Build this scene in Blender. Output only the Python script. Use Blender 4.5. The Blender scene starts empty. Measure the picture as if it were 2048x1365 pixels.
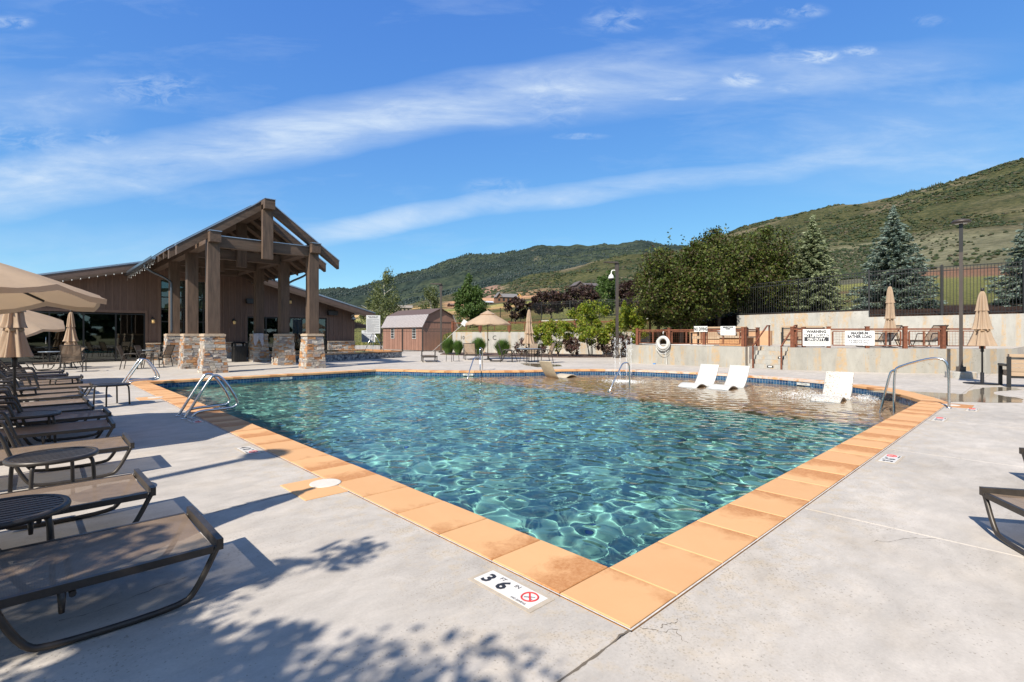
import bpy, bmesh, math, random
import numpy as np
from mathutils import Vector, Matrix, Euler
rng = np.random.default_rng(11); random.seed(11)
sc = bpy.context.scene
COL = sc.collection
# ------------------------------------------------------------------ camera
CAMP = Vector((-2.213, -1.4546, 1.5)); RT = Vector((.7247, -.689, 0)); FW = Vector((.689, .7247, 0))
cam = bpy.data.cameras.new('camera'); camo = bpy.data.objects.new('camera', cam); COL.objects.link(camo)
cam.sensor_width = 36; cam.lens = 1016/2048*36; cam.clip_end = 20000; cam.clip_start = .05
cam.shift_y = -(682.5-668)/2048
camo.location = CAMP; camo.rotation_euler = (math.pi/2, 0, -math.atan2(.689, .7247)); sc.camera = camo
# ------------------------------------------------------------------ sun, sky
SUN = Vector((-.968*math.cos(math.radians(42.8)), -.25*math.cos(math.radians(42.8)), math.sin(math.radians(42.8)))).normalized()
sl = bpy.data.lights.new('sun', 'SUN'); sl.energy = 5.0; sl.angle = math.radians(.53); sl.color = (1, .93, .81)
so = bpy.data.objects.new('sun', sl); COL.objects.link(so); so.rotation_euler = (-SUN).to_track_quat('-Z', 'Y').to_euler()
sl.cycles.is_caustics_light = True
w = bpy.data.worlds.new('World'); sc.world = w; w.use_nodes = True
def N(nt, t, **k):
    n = nt.nodes.new(t)
    for a, v in k.items():
        if a.startswith('i_'):
            key = a[2:]; key = int(key) if key.isdigit() else key.replace('_', ' ')
            n.inputs[key].default_value = v
        else: setattr(n, a, v)
    return n
def LK(nt, a, b): nt.links.new(a, b)
def ramp(nt, fac, stops):
    r = nt.nodes.new('ShaderNodeValToRGB'); e = r.color_ramp.elements
    while len(e) < len(stops): e.new(.5)
    for q, (p, c) in zip(e, stops):
        q.position = p; q.color = (*(c if isinstance(c, tuple) else (c, c, c)), 1)
    if fac is not None: nt.links.new(fac, r.inputs[0])
    return r.outputs[0]
def MA(nt, op, a, b=None, c=None, clamp=False):
    n = nt.nodes.new('ShaderNodeMath'); n.operation = op; n.use_clamp = clamp
    for i, x in enumerate((a, b, c)):
        if x is None: continue
        if isinstance(x, (int, float)): n.inputs[i].default_value = x
        else: nt.links.new(x, n.inputs[i])
    return n.outputs[0]
def MIX(nt, f, a, b, mode='MIX'):
    n = nt.nodes.new('ShaderNodeMix'); n.data_type = 'RGBA'; n.blend_type = mode
    for i, x in ((0, f), (6, a), (7, b)):
        if isinstance(x, (int, float)): n.inputs[i].default_value = x
        elif isinstance(x, tuple): n.inputs[i].default_value = (*x, 1)
        else: nt.links.new(x, n.inputs[i])
    return n.outputs[2]
nt = w.node_tree; nt.nodes.clear()
sky = N(nt, 'ShaderNodeTexSky', sky_type='NISHITA', sun_disc=False, altitude=2000, air_density=1.0, dust_density=.4, ozone_density=2.5)
sky.sun_elevation = math.radians(42.8); sky.sun_rotation = math.atan2(SUN.x, SUN.y)
hs = N(nt, 'ShaderNodeHueSaturation', i_Saturation=1.22, i_Value=1.0); LK(nt, sky.outputs[0], hs.inputs['Color'])
tc = N(nt, 'ShaderNodeTexCoord'); g = tc.outputs['Generated']
def dotv(v):
    n = N(nt, 'ShaderNodeVectorMath', operation='DOT_PRODUCT'); LK(nt, g, n.inputs[0]); n.inputs[1].default_value = v; return n.outputs['Value']
fw = MA(nt, 'MAXIMUM', dotv(tuple(FW)), .12)
P = MA(nt, 'DIVIDE', dotv(tuple(RT)), fw); Q = MA(nt, 'DIVIDE', dotv((0, 0, 1)), fw)   # bearing and height on the sky, world directions
cb = N(nt, 'ShaderNodeCombineXYZ'); LK(nt, P, cb.inputs[0]); LK(nt, Q, cb.inputs[1])
def noise(nt, vec, scale, detail=6, rough=.6, dist=0., sc3=None, rot=0, loc=(0,0,0)):
    if sc3 or rot:
        mp = N(nt, 'ShaderNodeMapping'); mp.inputs['Scale'].default_value = sc3 or (1, 1, 1); mp.inputs['Rotation'].default_value = (0, 0, rot); mp.inputs['Location'].default_value = loc
        LK(nt, vec, mp.inputs[0]); vec = mp.outputs[0]
    n = N(nt, 'ShaderNodeTexNoise', i_Scale=scale, i_Detail=detail, i_Roughness=rough, i_Distortion=dist)
    LK(nt, vec, n.inputs['Vector']); return n.outputs['Fac']
wob = MA(nt, 'MULTIPLY', MA(nt, 'SUBTRACT', noise(nt, cb.outputs[0], 2.2, 3), .5), .07)
def band(c, wid, p0, p1, amp):
    # c: quadratic of Q over P ; soft-edged streak
    a0, a1, a2 = c
    y = MA(nt, 'ADD', MA(nt, 'MULTIPLY', P, a1), a0); y = MA(nt, 'ADD', y, MA(nt, 'MULTIPLY', MA(nt, 'MULTIPLY', P, P), a2))
    dd = MA(nt, 'DIVIDE', MA(nt, 'ABSOLUTE', MA(nt, 'SUBTRACT', MA(nt, 'ADD', Q, wob), y)), wid)
    f = MA(nt, 'SUBTRACT', 1, MA(nt, 'MULTIPLY', dd, dd), clamp=True)
    e = N(nt, 'ShaderNodeMapRange', interpolation_type='SMOOTHSTEP'); LK(nt, P, e.inputs[0]); e.inputs[1].default_value = p0[0]; e.inputs[2].default_value = p0[1]
    e2 = N(nt, 'ShaderNodeMapRange', interpolation_type='SMOOTHSTEP'); LK(nt, P, e2.inputs[0]); e2.inputs[1].default_value = p1[1]; e2.inputs[2].default_value = p1[0]
    return MA(nt, 'MULTIPLY', MA(nt, 'MULTIPLY', f, amp), MA(nt, 'MULTIPLY', e.outputs[0], e2.outputs[0]))
streak = noise(nt, cb.outputs[0], 2.6, 9, .62, .4, sc3=(.55, 2.6, 1), rot=math.radians(-14))
fine = noise(nt, cb.outputs[0], 9, 8, .65, .6, sc3=(.5, 2.2, 1), rot=math.radians(-16))
tex = MA(nt, 'ADD', MA(nt, 'MULTIPLY', streak, .75), MA(nt, 'MULTIPLY', fine, .35))
texn = N(nt, 'ShaderNodeMapRange', i_1=.36, i_2=.80); LK(nt, tex, texn.inputs[0])
B1 = band((.472, .175, -.012), .066, (-1.5, -.8), (.0, .42), 1.4)
B1b = band((.44, .12, 0), .05, (-.1, .1), (.75, 1.1), .5)
B2 = band((.258, .135, -.01), .027, (-.48, -.3), (.15, .9), 1.25)
B3 = band((.19, .03, 0), .06, (-1.6, -1.1), (-.55, -.3), .45)
B4 = band((.44, -.02, 0), .07, (-1.4, -1.2), (-.85, -.72), .5)
B5 = band((.33, .04, 0), .13, (.35, .8), (1.3, 1.6), .5)
s = B1
for b in (B1b, B2, B3, B4, B5): s = MA(nt, 'ADD', s, b)
bandc = MA(nt, 'MULTIPLY', s, texn.outputs[0])
wisp = N(nt, 'ShaderNodeMapRange', i_1=.56, i_2=.86, i_3=0, i_4=.38); LK(nt, tex, wisp.inputs[0])
# a few small cumulus puffs
puffs = None
for (px, py, sx, sy, am) in ((1635, 113, 42, 13, .9), (1722, 103, 34, 9, .8), (1483, 160, 36, 13, .8), (1560, 110, 20, 18, .3), (1605, 22, 42, 13, .55), (1525, 48, 55, 10, .6), (1235, 40, 60, 22, .45), (1860, 42, 34, 11, .3), (1350, 196, 24, 5, .4), (1160, 273, 48, 6, .5), (1575, 176, 22, 9, .3), (20, 46, 42, 12, .6), (310, 180, 95, 30, .5), (60, 275, 80, 25, .45), (205, 275, 36, 14, .4), (1110, 205, 60, 50, .25), (1000, 375, 70, 16, .3)):
    a = MA(nt, 'DIVIDE', MA(nt, 'SUBTRACT', P, (px-1024)/1016), sx/1016); b = MA(nt, 'DIVIDE', MA(nt, 'SUBTRACT', Q, (668-py)/1016), sy/1016)
    r2 = MA(nt, 'ADD', MA(nt, 'MULTIPLY', a, a), MA(nt, 'MULTIPLY', b, b))
    f = MA(nt, 'MULTIPLY', MA(nt, 'POWER', MA(nt, 'SUBTRACT', 1.3, MA(nt, 'MULTIPLY', r2, .55), clamp=True), 2.2), am*.8)
    puffs = f if puffs is None else MA(nt, 'MAXIMUM', puffs, f)
pn = N(nt, 'ShaderNodeMapRange', i_1=.42, i_2=.66); LK(nt, noise(nt, cb.outputs[0], 26, 7, .68, .8, sc3=(.7, 1.7, 1)), pn.inputs[0])
puffs = MA(nt, 'MULTIPLY', puffs, pn.outputs[0])
cl = MA(nt, 'ADD', MA(nt, 'ADD', bandc, wisp.outputs[0]), puffs, clamp=True)
cl = MA(nt, 'MULTIPLY', cl, .72)
sp = N(nt, 'ShaderNodeSeparateColor'); LK(nt, hs.outputs[0], sp.inputs[0]); cc = N(nt, 'ShaderNodeCombineColor')
for i_, (a_, p_) in enumerate(((1.25, .66), (1.76, .66), (3.75, .31))): LK(nt, MA(nt, 'MULTIPLY', MA(nt, 'POWER', sp.outputs[i_], p_), a_), cc.inputs[i_])
dz = dotv((0, 0, 1)); zf_ = N(nt, 'ShaderNodeMapRange', interpolation_type='SMOOTHSTEP', i_1=.52, i_2=.95, i_3=1., i_4=.50); LK(nt, dz, zf_.inputs[0])
vs_ = N(nt, 'ShaderNodeVectorMath', operation='SCALE'); LK(nt, cc.outputs[0], vs_.inputs[0]); LK(nt, zf_.outputs[0], vs_.inputs['Scale'])
bk_ = N(nt, 'ShaderNodeMapRange', interpolation_type='SMOOTHSTEP', i_1=.30, i_2=-.25); LK(nt, dotv(tuple(FW)), bk_.inputs[0])
pl_ = N(nt, 'ShaderNodeVectorMath', operation='DIVIDE'); LK(nt, g, pl_.inputs[0]); dd_ = N(nt, 'ShaderNodeCombineXYZ'); q_z = MA(nt, 'ADD', MA(nt, 'ABSOLUTE', dz), .22)
for i_ in range(3): LK(nt, q_z, dd_.inputs[i_])
LK(nt, dd_.outputs[0], pl_.inputs[1]); ci_ = N(nt, 'ShaderNodeMapRange', i_1=.34, i_2=.66); LK(nt, noise(nt, pl_.outputs[0], 1.6, 8, .62, .5, sc3=(.6, 1.8, 1)), ci_.inputs[0])
cl = MA(nt, 'MAXIMUM', cl, MA(nt, 'MULTIPLY', MA(nt, 'MULTIPLY', ci_.outputs[0], bk_.outputs[0]), .62))  # cloud veil added behind the view to make the sky fill less blue
skyc = MIX(nt, cl, vs_.outputs[0], (5.4, 6.2, 7.0))
bg = N(nt, 'ShaderNodeBackground'); bg.inputs[1].default_value = .094; LK(nt, skyc, bg.inputs[0])
wo = N(nt, 'ShaderNodeOutputWorld'); LK(nt, bg.outputs[0], wo.inputs[0])
sc.view_settings.view_transform = 'Standard'; sc.view_settings.look = 'None'; sc.view_settings.gamma = 1; sc.view_settings.exposure = 0.62
sc.render.engine = 'CYCLES'
cy = sc.cycles; cy.use_denoising = True; cy.max_bounces = 8; cy.diffuse_bounces = 3; cy.glossy_bounces = 4; cy.transmission_bounces = 6; cy.transparent_max_bounces = 12
cy.sample_clamp_indirect = 12; cy.caustics_reflective = False; cy.caustics_refractive = True; cy.blur_glossy = .3
# ------------------------------------------------------------------ measuring helpers: place a point by bearing and distance from the photographer
def W(px, py, z=0.):
    d = 1016*(1.5-z)/(py-668); return D(px, d)
def D(px, d):
    X = (px-1024)/1016*d
    return (CAMP.x+X*.7247+d*.689, CAMP.y-X*.689+d*.7247)
# ------------------------------------------------------------------ mesh builder
class MB:
    def __init__(s): s.v = []; s.f = []; s.s = []
    def add(s, V, F, sm=False):
        o = len(s.v); s.v += [tuple(p) for p in V]; s.f += [tuple(i+o for i in f) for f in F]; s.s += [sm]*len(F); return s
    def box(s, c, d, rz=0, tilt=None):
        x, y, z = d[0]/2, d[1]/2, d[2]/2
        P = [Vector(p) for p in ((-x,-y,-z),(x,-y,-z),(x,y,-z),(-x,y,-z),(-x,-y,z),(x,-y,z),(x,y,z),(-x,y,z))]
        M = Matrix.Rotation(rz, 3, 'Z')
        if tilt: M = M @ Euler(tilt).to_matrix()
        return s.add([M@p+Vector(c) for p in P], [(3,2,1,0),(4,5,6,7),(0,1,5,4),(1,2,6,5),(2,3,7,6),(3,0,4,7)])
    def b2(s, a, b):
        return s.box([(a[i]+b[i])/2 for i in range(3)], [abs(b[i]-a[i]) for i in range(3)])
    def bar(s, p, q, w, h, up=(0,0,1)):
        p = Vector(p); q = Vector(q); d = (q-p).normalized(); u = Vector(up)
        r = d.cross(u)
        if r.length < 1e-4: r = d.cross(Vector((1,0,0)))
        r.normalize(); u = r.cross(d).normalized(); r *= w/2; u *= h/2
        V = [p-r-u, p+r-u, p+r+u, p-r+u, q-r-u, q+r-u, q+r+u, q-r+u]
        return s.add(V, [(0,1,2,3),(7,6,5,4),(0,4,5,1),(1,5,6,2),(2,6,7,3),(3,7,4,0)])
    def tube(s, pts, r, n=8, closed=False, ell=None):
        pts = [Vector(p) for p in pts]; m = len(pts); V = []; F = []
        rr = r if isinstance(r, (list, tuple)) else [r]*m
        prev = None
        for i, p in enumerate(pts):
            if closed: t = (pts[(i+1) % m]-pts[i-1]).normalized()
            else: t = (pts[min(i+1, m-1)]-pts[max(i-1, 0)]).normalized()
            if prev is None:
                a = t.cross(Vector((0,0,1)))
                if a.length < .1: a = t.cross(Vector((1,0,0)))
            else: a = prev-t*prev.dot(t)
            a.normalize(); prev = a; b = t.cross(a)
            for k in range(n):
                an = 2*math.pi*k/n; V.append(p+(a*math.cos(an)+b*math.sin(an))*rr[i])
        for i in range(m if closed else m-1):
            for k in range(n):
                A = i*n+k; B = i*n+(k+1) % n; C = ((i+1) % m)*n+(k+1) % n; E = ((i+1) % m)*n+k; F.append((A,B,C,E))
        s.add(V, F, True)
        if not closed:
            o = len(s.v)-m*n; s.f.append(tuple(o+k for k in reversed(range(n)))); s.f.append(tuple(o+(m-1)*n+k for k in range(n))); s.s += [False, False]
        return s
    def cone(s, p, q, r0, r1, n=10): return s.tube([p, q], [r0, r1], n)
    def lathe(s, prof, c=(0,0,0), n=20, sm=True, sx=1, sy=1, wav=None):
        V = []; F = []; m = len(prof)
        for i, (r, z) in enumerate(prof):
            for k in range(n):
                a = 2*math.pi*k/n; q = r*(1+(wav(a, z) if wav else 0)); V.append((c[0]+q*math.cos(a)*sx, c[1]+q*math.sin(a)*sy, c[2]+z))
        for i in range(m-1):
            for k in range(n): F.append((i*n+k, i*n+(k+1) % n, (i+1)*n+(k+1) % n, (i+1)*n+k))
        s.add(V, F, sm)
        o = len(s.v)-m*n
        for row, rev in ((0, True), (m-1, False)):
            if prof[row][0] > 1e-5:
                q = [o+row*n+k for k in range(n)]; s.f.append(tuple(reversed(q)) if rev else tuple(q)); s.s.append(False)
        return s
    def prism(s, poly, z0, z1):
        n = len(poly); V = [(x,y,z0) for x,y in poly]+[(x,y,z1) for x,y in poly]
        return s.add(V, [tuple(reversed(range(n))), tuple(range(n, 2*n))]+[(i,(i+1) % n,n+(i+1) % n,n+i) for i in range(n)])
    def ext(s, poly, y0, y1):   # polygon in x,z swept along y
        n = len(poly); V = [(x,y0,z) for x,z in poly]+[(x,y1,z) for x,z in poly]
        return s.add(V, [tuple(range(n)), tuple(reversed(range(n, 2*n)))]+[(i,n+i,n+(i+1) % n,(i+1) % n) for i in range(n)])
    def mesh(s, name, off=(0,0,0)):
        me = bpy.data.meshes.new(name); ox, oy, oz = off
        me.from_pydata([(x-ox, y-oy, z-oz) for x, y, z in s.v], [], s.f)
        me.polygons.foreach_set('use_smooth', s.s); me.update(); return me
def bez(pts, n=6):   # rounded polyline (Chaikin)
    P = [Vector(p) for p in pts]
    for _ in range(2):
        Q = [P[0]]
        for a, b in zip(P, P[1:]): Q += [a*.75+b*.25, a*.25+b*.75]
        Q.append(P[-1]); P = Q
    return P
def props(o, label=None, cat=None, group=None, kind=None):
    if label: o['label'] = label
    if cat: o['category'] = cat
    if group: o['group'] = group
    if kind: o['kind'] = kind
    return o
def thing(name, label, cat, loc=(0,0,0), rz=0, group=None):
    o = bpy.data.objects.new(name, None); o.empty_display_size = .1; COL.objects.link(o); o.location = loc; o.rotation_euler = (0,0,rz)
    return props(o, label, cat, group)
def part(par, name, mb, m, label=None, kind=None, world=False, recv=False):
    off = (0,0,0)
    if world:
        q = par
        while q is not None: off = tuple(off[i]+q.location[i] for i in range(3)); q = q.parent
    me = mb.mesh(name, off) if isinstance(mb, MB) else mb
    if m is not None and (not me.materials): me.materials.append(m)
    o = bpy.data.objects.new(name, me); COL.objects.link(o)
    if par is not None: o.parent = par
    if recv: o.cycles.is_caustics_receiver = True
    return props(o, label=label, kind=kind)
def solo(name, label, cat, mb, m, loc=(0,0,0), rz=0, group=None, kind=None, recv=False):
    o = part(None, name, mb, m, recv=recv); o.location = loc; o.rotation_euler = (0,0,rz)
    return props(o, label, cat, group, kind)
def struct(name, mb, m, recv=False):
    return props(part(None, name, mb, m, recv=recv), kind='structure')
KIDS = {}
def copy_tree(o, par=None):
    c = o.copy(); COL.objects.link(c)
    if par is not None: c.parent = par
    for ch in o.children: copy_tree(ch, c)
    return c
def dup(o, loc, rz=0, label=None, s=None):
    c = copy_tree(o); c.location = loc; c.rotation_euler = (0,0,rz)
    if label: c['label'] = label
    if s: c.scale = (s, s, s)
    return c
def text(par, body, size, loc, rot, m, name='lettering', align='CENTER', sx=1, bold=0., recv=False):
    cu = bpy.data.curves.new(name, 'FONT'); cu.body = body; cu.size = size; cu.align_x = align; cu.align_y = 'CENTER'; cu.extrude = .0008; cu.offset = bold; cu.space_line = .9
    cu.resolution_u = 2
    cu.materials.append(m); tmp = bpy.data.objects.new('tmp', cu); me = bpy.data.meshes.new_from_object(tmp); bpy.data.objects.remove(tmp)
    o = bpy.data.objects.new(name, me); COL.objects.link(o); o.parent = par; o.location = loc; o.rotation_euler = rot; o.scale = (sx, 1, 1); return o
# ------------------------------------------------------------------ materials
def mat(name, col, rough=.6, metal=0., var=0., scale=4., bump=0., bscale=60., rnd=0., spec=.5, col2=None, stretch=None, coords='Object', cover=None):
    m = bpy.data.materials.new(name); m.use_nodes = True; t = m.node_tree; b = t.nodes['Principled BSDF']
    b.inputs['Roughness'].default_value = rough; b.inputs['Metallic'].default_value = metal; b.inputs['Specular IOR Level'].default_value = spec
    tcn = N(t, 'ShaderNodeTexCoord'); v = tcn.outputs[coords]
    c = None
    if stretch:
        mp = N(t, 'ShaderNodeMapping'); mp.inputs['Scale'].default_value = stretch; LK(t, v, mp.inputs[0]); v = mp.outputs[0]
    if rnd:
        oi = N(t, 'ShaderNodeObjectInfo'); ad = N(t, 'ShaderNodeVectorMath', operation='ADD'); LK(t, v, ad.inputs[0])
        sc_ = N(t, 'ShaderNodeVectorMath', operation='SCALE'); sc_.inputs[0].default_value = (37, 91, 53); LK(t, oi.outputs['Random'], sc_.inputs['Scale']); LK(t, sc_.outputs[0], ad.inputs[1]); v = ad.outputs[0]
    if var or col2:
        n = noise(t, v, scale, 7, .62)
        f = N(t, 'ShaderNodeMapRange', i_1=.33, i_2=.67); LK(t, n, f.inputs[0])
        c2 = col2 or tuple(x*(1-var) for x in col); c1 = col if col2 else tuple(min(1, x*(1+var)) for x in col)
        c = MIX(t, f.outputs[0], c1, c2)
    if rnd:
        mr = N(t, 'ShaderNodeMapRange', i_3=1-rnd, i_4=1+rnd); LK(t, oi.outputs['Random'], mr.inputs[0])
        vm = N(t, 'ShaderNodeVectorMath', operation='SCALE'); LK(t, mr.outputs[0], vm.inputs['Scale'])
        if c is None: vm.inputs[0].default_value = col
        else: LK(t, c, vm.inputs[0])
        c = vm.outputs[0]
    if c is None: b.inputs['Base Color'].default_value = (*col, 1)
    else: LK(t, c, b.inputs['Base Color'])
    if bump:
        bn = N(t, 'ShaderNodeBump', i_Strength=bump, i_Distance=.01); LK(t, noise(t, v, bscale, 5, .6), bn.inputs['Height']); LK(t, bn.outputs[0], b.inputs['Normal'])
    return m
def leafmat(name, cols, trans=.25, rough=.55):
    m = bpy.data.materials.new(name); m.use_nodes = True; t = m.node_tree; b = t.nodes['Principled BSDF']
    ge = N(t, 'ShaderNodeNewGeometry'); n = len(cols)
    r = ramp(t, ge.outputs['Random Per Island'], [(i/(n-1), c) for i, c in enumerate(cols)])
    LK(t, r, b.inputs['Base Color']); b.inputs['Roughness'].default_value = rough; b.inputs['Specular IOR Level'].default_value = .3
    tr = N(t, 'ShaderNodeBsdfTranslucent'); br = MIX(t, 1., r, (1.2, 1.3, .6), 'MULTIPLY'); LK(t, br, tr.inputs[0])
    mx = N(t, 'ShaderNodeMixShader'); mx.inputs[0].default_value = trans; LK(t, b.outputs[0], mx.inputs[1]); LK(t, tr.outputs[0], mx.inputs[2])
    LK(t, mx.outputs[0], t.nodes['Material Output'].inputs[0]); return m
def glass(name, tint=(.02,.025,.025), rough=.02, spec=.9):
    # tinted building glass: dark interior seen through it, strong mirror reflections
    m = bpy.data.materials.new(name); m.use_nodes = True; t = m.node_tree; b = t.nodes['Principled BSDF']
    tr = N(t, 'ShaderNodeBsdfTransparent'); tr.inputs[0].default_value = (.34, .37, .36, 1); gl = N(t, 'ShaderNodeBsdfGlossy'); gl.inputs['Roughness'].default_value = rough; gl.inputs[0].default_value = (.75, .8, .78, 1)
    fr = N(t, 'ShaderNodeFresnel', i_IOR=2.0)
    mx = N(t, 'ShaderNodeMixShader'); LK(t, fr.outputs[0], mx.inputs[0]); LK(t, tr.outputs[0], mx.inputs[1]); LK(t, gl.outputs[0], mx.inputs[2])
    LK(t, mx.outputs[0], t.nodes['Material Output'].inputs[0]); return m
M = {}
M['steel'] = mat('stainless_steel', (.62,.62,.62), .22, 1., var=.08, scale=20)
M['bronze'] = mat('bronze_powder_coat', (.050,.042,.036), .42, .3, var=.25, scale=8, spec=.5)
M['black'] = mat('black_powder_coat', (.018,.018,.019), .45, .2, spec=.5)
M['lamp'] = mat('lamp_post_paint', (.060,.048,.042), .5, .2, var=.12, scale=3)
M['siding'] = mat('brown_siding', (0.135,0.083,0.063), .75, var=.16, scale=3, rnd=.10, stretch=(6,6,.6), bump=.25, bscale=30)
M['batten'] = mat('batten', (0.167,0.104,0.077), .75, var=.14, scale=3, rnd=.08, stretch=(6,6,.6))
M['timber'] = mat('stained_timber', (.098,.063,.043), .7, var=.34, scale=2.2, rnd=.07, stretch=(5,5,.55), bump=.5, bscale=14)
M['timberx'] = mat('stained_timber_across', (.086,.055,.037), .7, var=.32, scale=2.2, rnd=.07, stretch=(.55,5,5), bump=.5, bscale=14)
M['trim'] = mat('dark_trim', (.115,.075,.058), .6, var=.15, scale=3)
M['flash'] = mat('metal_flashing', (.40,.44,.50), .32, .85, var=.1, scale=4)
M['gutter'] = mat('gutter_metal', (.10,.115,.135), .35, .6)
M['roof'] = mat('roof_metal', (.15,.165,.19), .38, .7, var=.12, scale=2)
M['soffit'] = mat('soffit_boards', (.115,.07,.045), .7, var=.2, scale=3, stretch=(6,.6,6))
M['frame'] = mat('dark_window_frame', (.022,.021,.021), .4, .2)
M['glass'] = glass('window_glass')
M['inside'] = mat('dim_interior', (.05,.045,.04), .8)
M['stone'] = None
M['white'] = mat('white_paint', (0.624,0.624,0.608), .5, var=.03, scale=5)
M['plastic'] = mat('white_plastic', (.50,.485,.455), .4, var=.03, scale=6)
M['ink'] = mat('black_ink', (.02,.02,.025), .6)
M['red'] = mat('red_ink', (.62,.03,.03), .5)
M['canvas'] = None
M['mesh'] = None
M['rust'] = mat('rusted_steel', (0.158,0.054,0.027), .85, .1, var=.35, scale=9, rnd=.06, bump=.3, bscale=80)
M['tan'] = mat('tan_slats', (0.344,0.246,0.164), .65, var=.08, scale=5, rnd=.06, stretch=(.6,5,5))
M['mulch'] = mat('dark_bark_mulch', (.085,.050,.038), .95, var=.6, scale=14, bump=1., bscale=50)
M['bark'] = mat('tree_bark', (0.117,0.090,0.070), .9, var=.3, scale=6, bump=.6, bscale=25)
M['birch'] = mat('pale_bark', (.42,.40,.34), .8, var=.3, scale=8)
def stonemat():
    m = bpy.data.materials.new('ledge_stone'); m.use_nodes = True; t = m.node_tree; b = t.nodes['Principled BSDF']
    oi = N(t, 'ShaderNodeObjectInfo')
    c = ramp(t, oi.outputs['Random'], [(0,(.38,.33,.27)),(.14,(.47,.42,.35)),(.28,(.30,.27,.25)),(.42,(.42,.40,.37)),(.55,(.46,.25,.12)),(.64,(.35,.31,.27)),(.76,(.55,.49,.42)),(.86,(.40,.19,.085)),(.93,(.26,.25,.26)),(1,(.48,.36,.23))])
    c.node.color_ramp.interpolation = 'CONSTANT'
    ge = N(t, 'ShaderNodeNewGeometry')
    n = noise(t, ge.outputs['Position'], 9, 8, .7, .5, sc3=(1,1,3.5)); f = N(t, 'ShaderNodeMapRange', i_1=.3, i_2=.7, i_3=.55, i_4=1.35); LK(t, n, f.inputs[0])
    vm = N(t, 'ShaderNodeVectorMath', operation='SCALE'); LK(t, c, vm.inputs[0]); LK(t, f.outputs[0], vm.inputs['Scale'])
    n2 = noise(t, ge.outputs['Position'], 5, 4, .6); f2 = N(t, 'ShaderNodeMapRange', i_1=.52, i_2=.66, i_4=.7); LK(t, n2, f2.inputs[0])
    cc = MIX(t, f2.outputs[0], vm.outputs[0], (.44,.22,.10))
    LK(t, cc, b.inputs['Base Color']); b.inputs['Roughness'].default_value = .85
    bn = N(t, 'ShaderNodeBump', i_Strength=.9, i_Distance=.02); LK(t, noise(t, ge.outputs['Position'], 22, 6, .7, sc3=(1,1,2.5)), bn.inputs['Height']); LK(t, bn.outputs[0], b.inputs['Normal'])
    return m
M['stone'] = stonemat()
M['mortar'] = mat('mortar', (.20,.17,.14), .95)
M['capstone'] = mat('buff_cap_stone', (0.442,0.340,0.246), .8, var=.2, scale=9, bump=.4, bscale=30)
def canvasmat():
    m = leaf = bpy.data.materials.new('beige_canvas'); m.use_nodes = True; t = m.node_tree; b = t.nodes['Principled BSDF']
    tcn = N(t, 'ShaderNodeTexCoord'); n = noise(t, tcn.outputs['Object'], 3, 5, .6); f = N(t, 'ShaderNodeMapRange', i_1=.3, i_2=.7, i_3=.90, i_4=1.06); LK(t, n, f.inputs[0])
    vm = N(t, 'ShaderNodeVectorMath', operation='SCALE'); vm.inputs[0].default_value = (.56,.43,.315); LK(t, f.outputs[0], vm.inputs['Scale'])
    LK(t, vm.outputs[0], b.inputs['Base Color']); b.inputs['Roughness'].default_value = .9; b.inputs['Specular IOR Level'].default_value = .15
    tr = N(t, 'ShaderNodeBsdfTranslucent'); tr.inputs[0].default_value = (.62,.42,.24,1)
    bn = N(t, 'ShaderNodeBump', i_Strength=.25, i_Distance=.02); LK(t, noise(t, tcn.outputs['Object'], 5, 3), bn.inputs['Height']); LK(t, bn.outputs[0], b.inputs['Normal'])
    mx = N(t, 'ShaderNodeMixShader'); mx.inputs[0].default_value = .42; LK(t, b.outputs[0], mx.inputs[1]); LK(t, tr.outputs[0], mx.inputs[2]); LK(t, mx.outputs[0], t.nodes['Material Output'].inputs[0]); return m
M['canvas'] = canvasmat()
def slingmat():
    m = bpy.data.materials.new('woven_sling'); m.use_nodes = True; t = m.node_tree; b = t.nodes['Principled BSDF']
    tcn = N(t, 'ShaderNodeTexCoord')
    w1 = N(t, 'ShaderNodeTexWave', i_Scale=60, i_Distortion=.4, bands_direction='X'); w2 = N(t, 'ShaderNodeTexWave', i_Scale=60, i_Distortion=.4, bands_direction='Y')
    LK(t, tcn.outputs['Object'], w1.inputs[0]); LK(t, tcn.outputs['Object'], w2.inputs[0])
    h = MA(t, 'MULTIPLY', w1.outputs['Fac'], w2.outputs['Fac'])
    n = noise(t, tcn.outputs['Object'], 7, 6, .65); nn = N(t, 'ShaderNodeMapRange', i_1=.3, i_2=.7, i_3=.8, i_4=1.15); LK(t, n, nn.inputs[0])
    c = MIX(t, h, (.165,.115,.078), (.31,.22,.145)); vm = N(t, 'ShaderNodeVectorMath', operation='SCALE'); LK(t, c, vm.inputs[0]); LK(t, nn.outputs[0], vm.inputs['Scale'])
    LK(t, vm.outputs[0], b.inputs['Base Color']); b.inputs['Roughness'].default_value = .65
    bn = N(t, 'ShaderNodeBump', i_Strength=.3, i_Distance=.002); LK(t, h, bn.inputs['Height']); LK(t, bn.outputs[0], b.inputs['Normal'])
    tr = N(t, 'ShaderNodeBsdfTransparent'); mx = N(t, 'ShaderNodeMixShader'); mx.inputs[0].default_value = .16; LK(t, b.outputs[0], mx.inputs[1]); LK(t, tr.outputs[0], mx.inputs[2]); LK(t, mx.outputs[0], t.nodes['Material Output'].inputs[0]); return m
M['mesh'] = slingmat()
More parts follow.
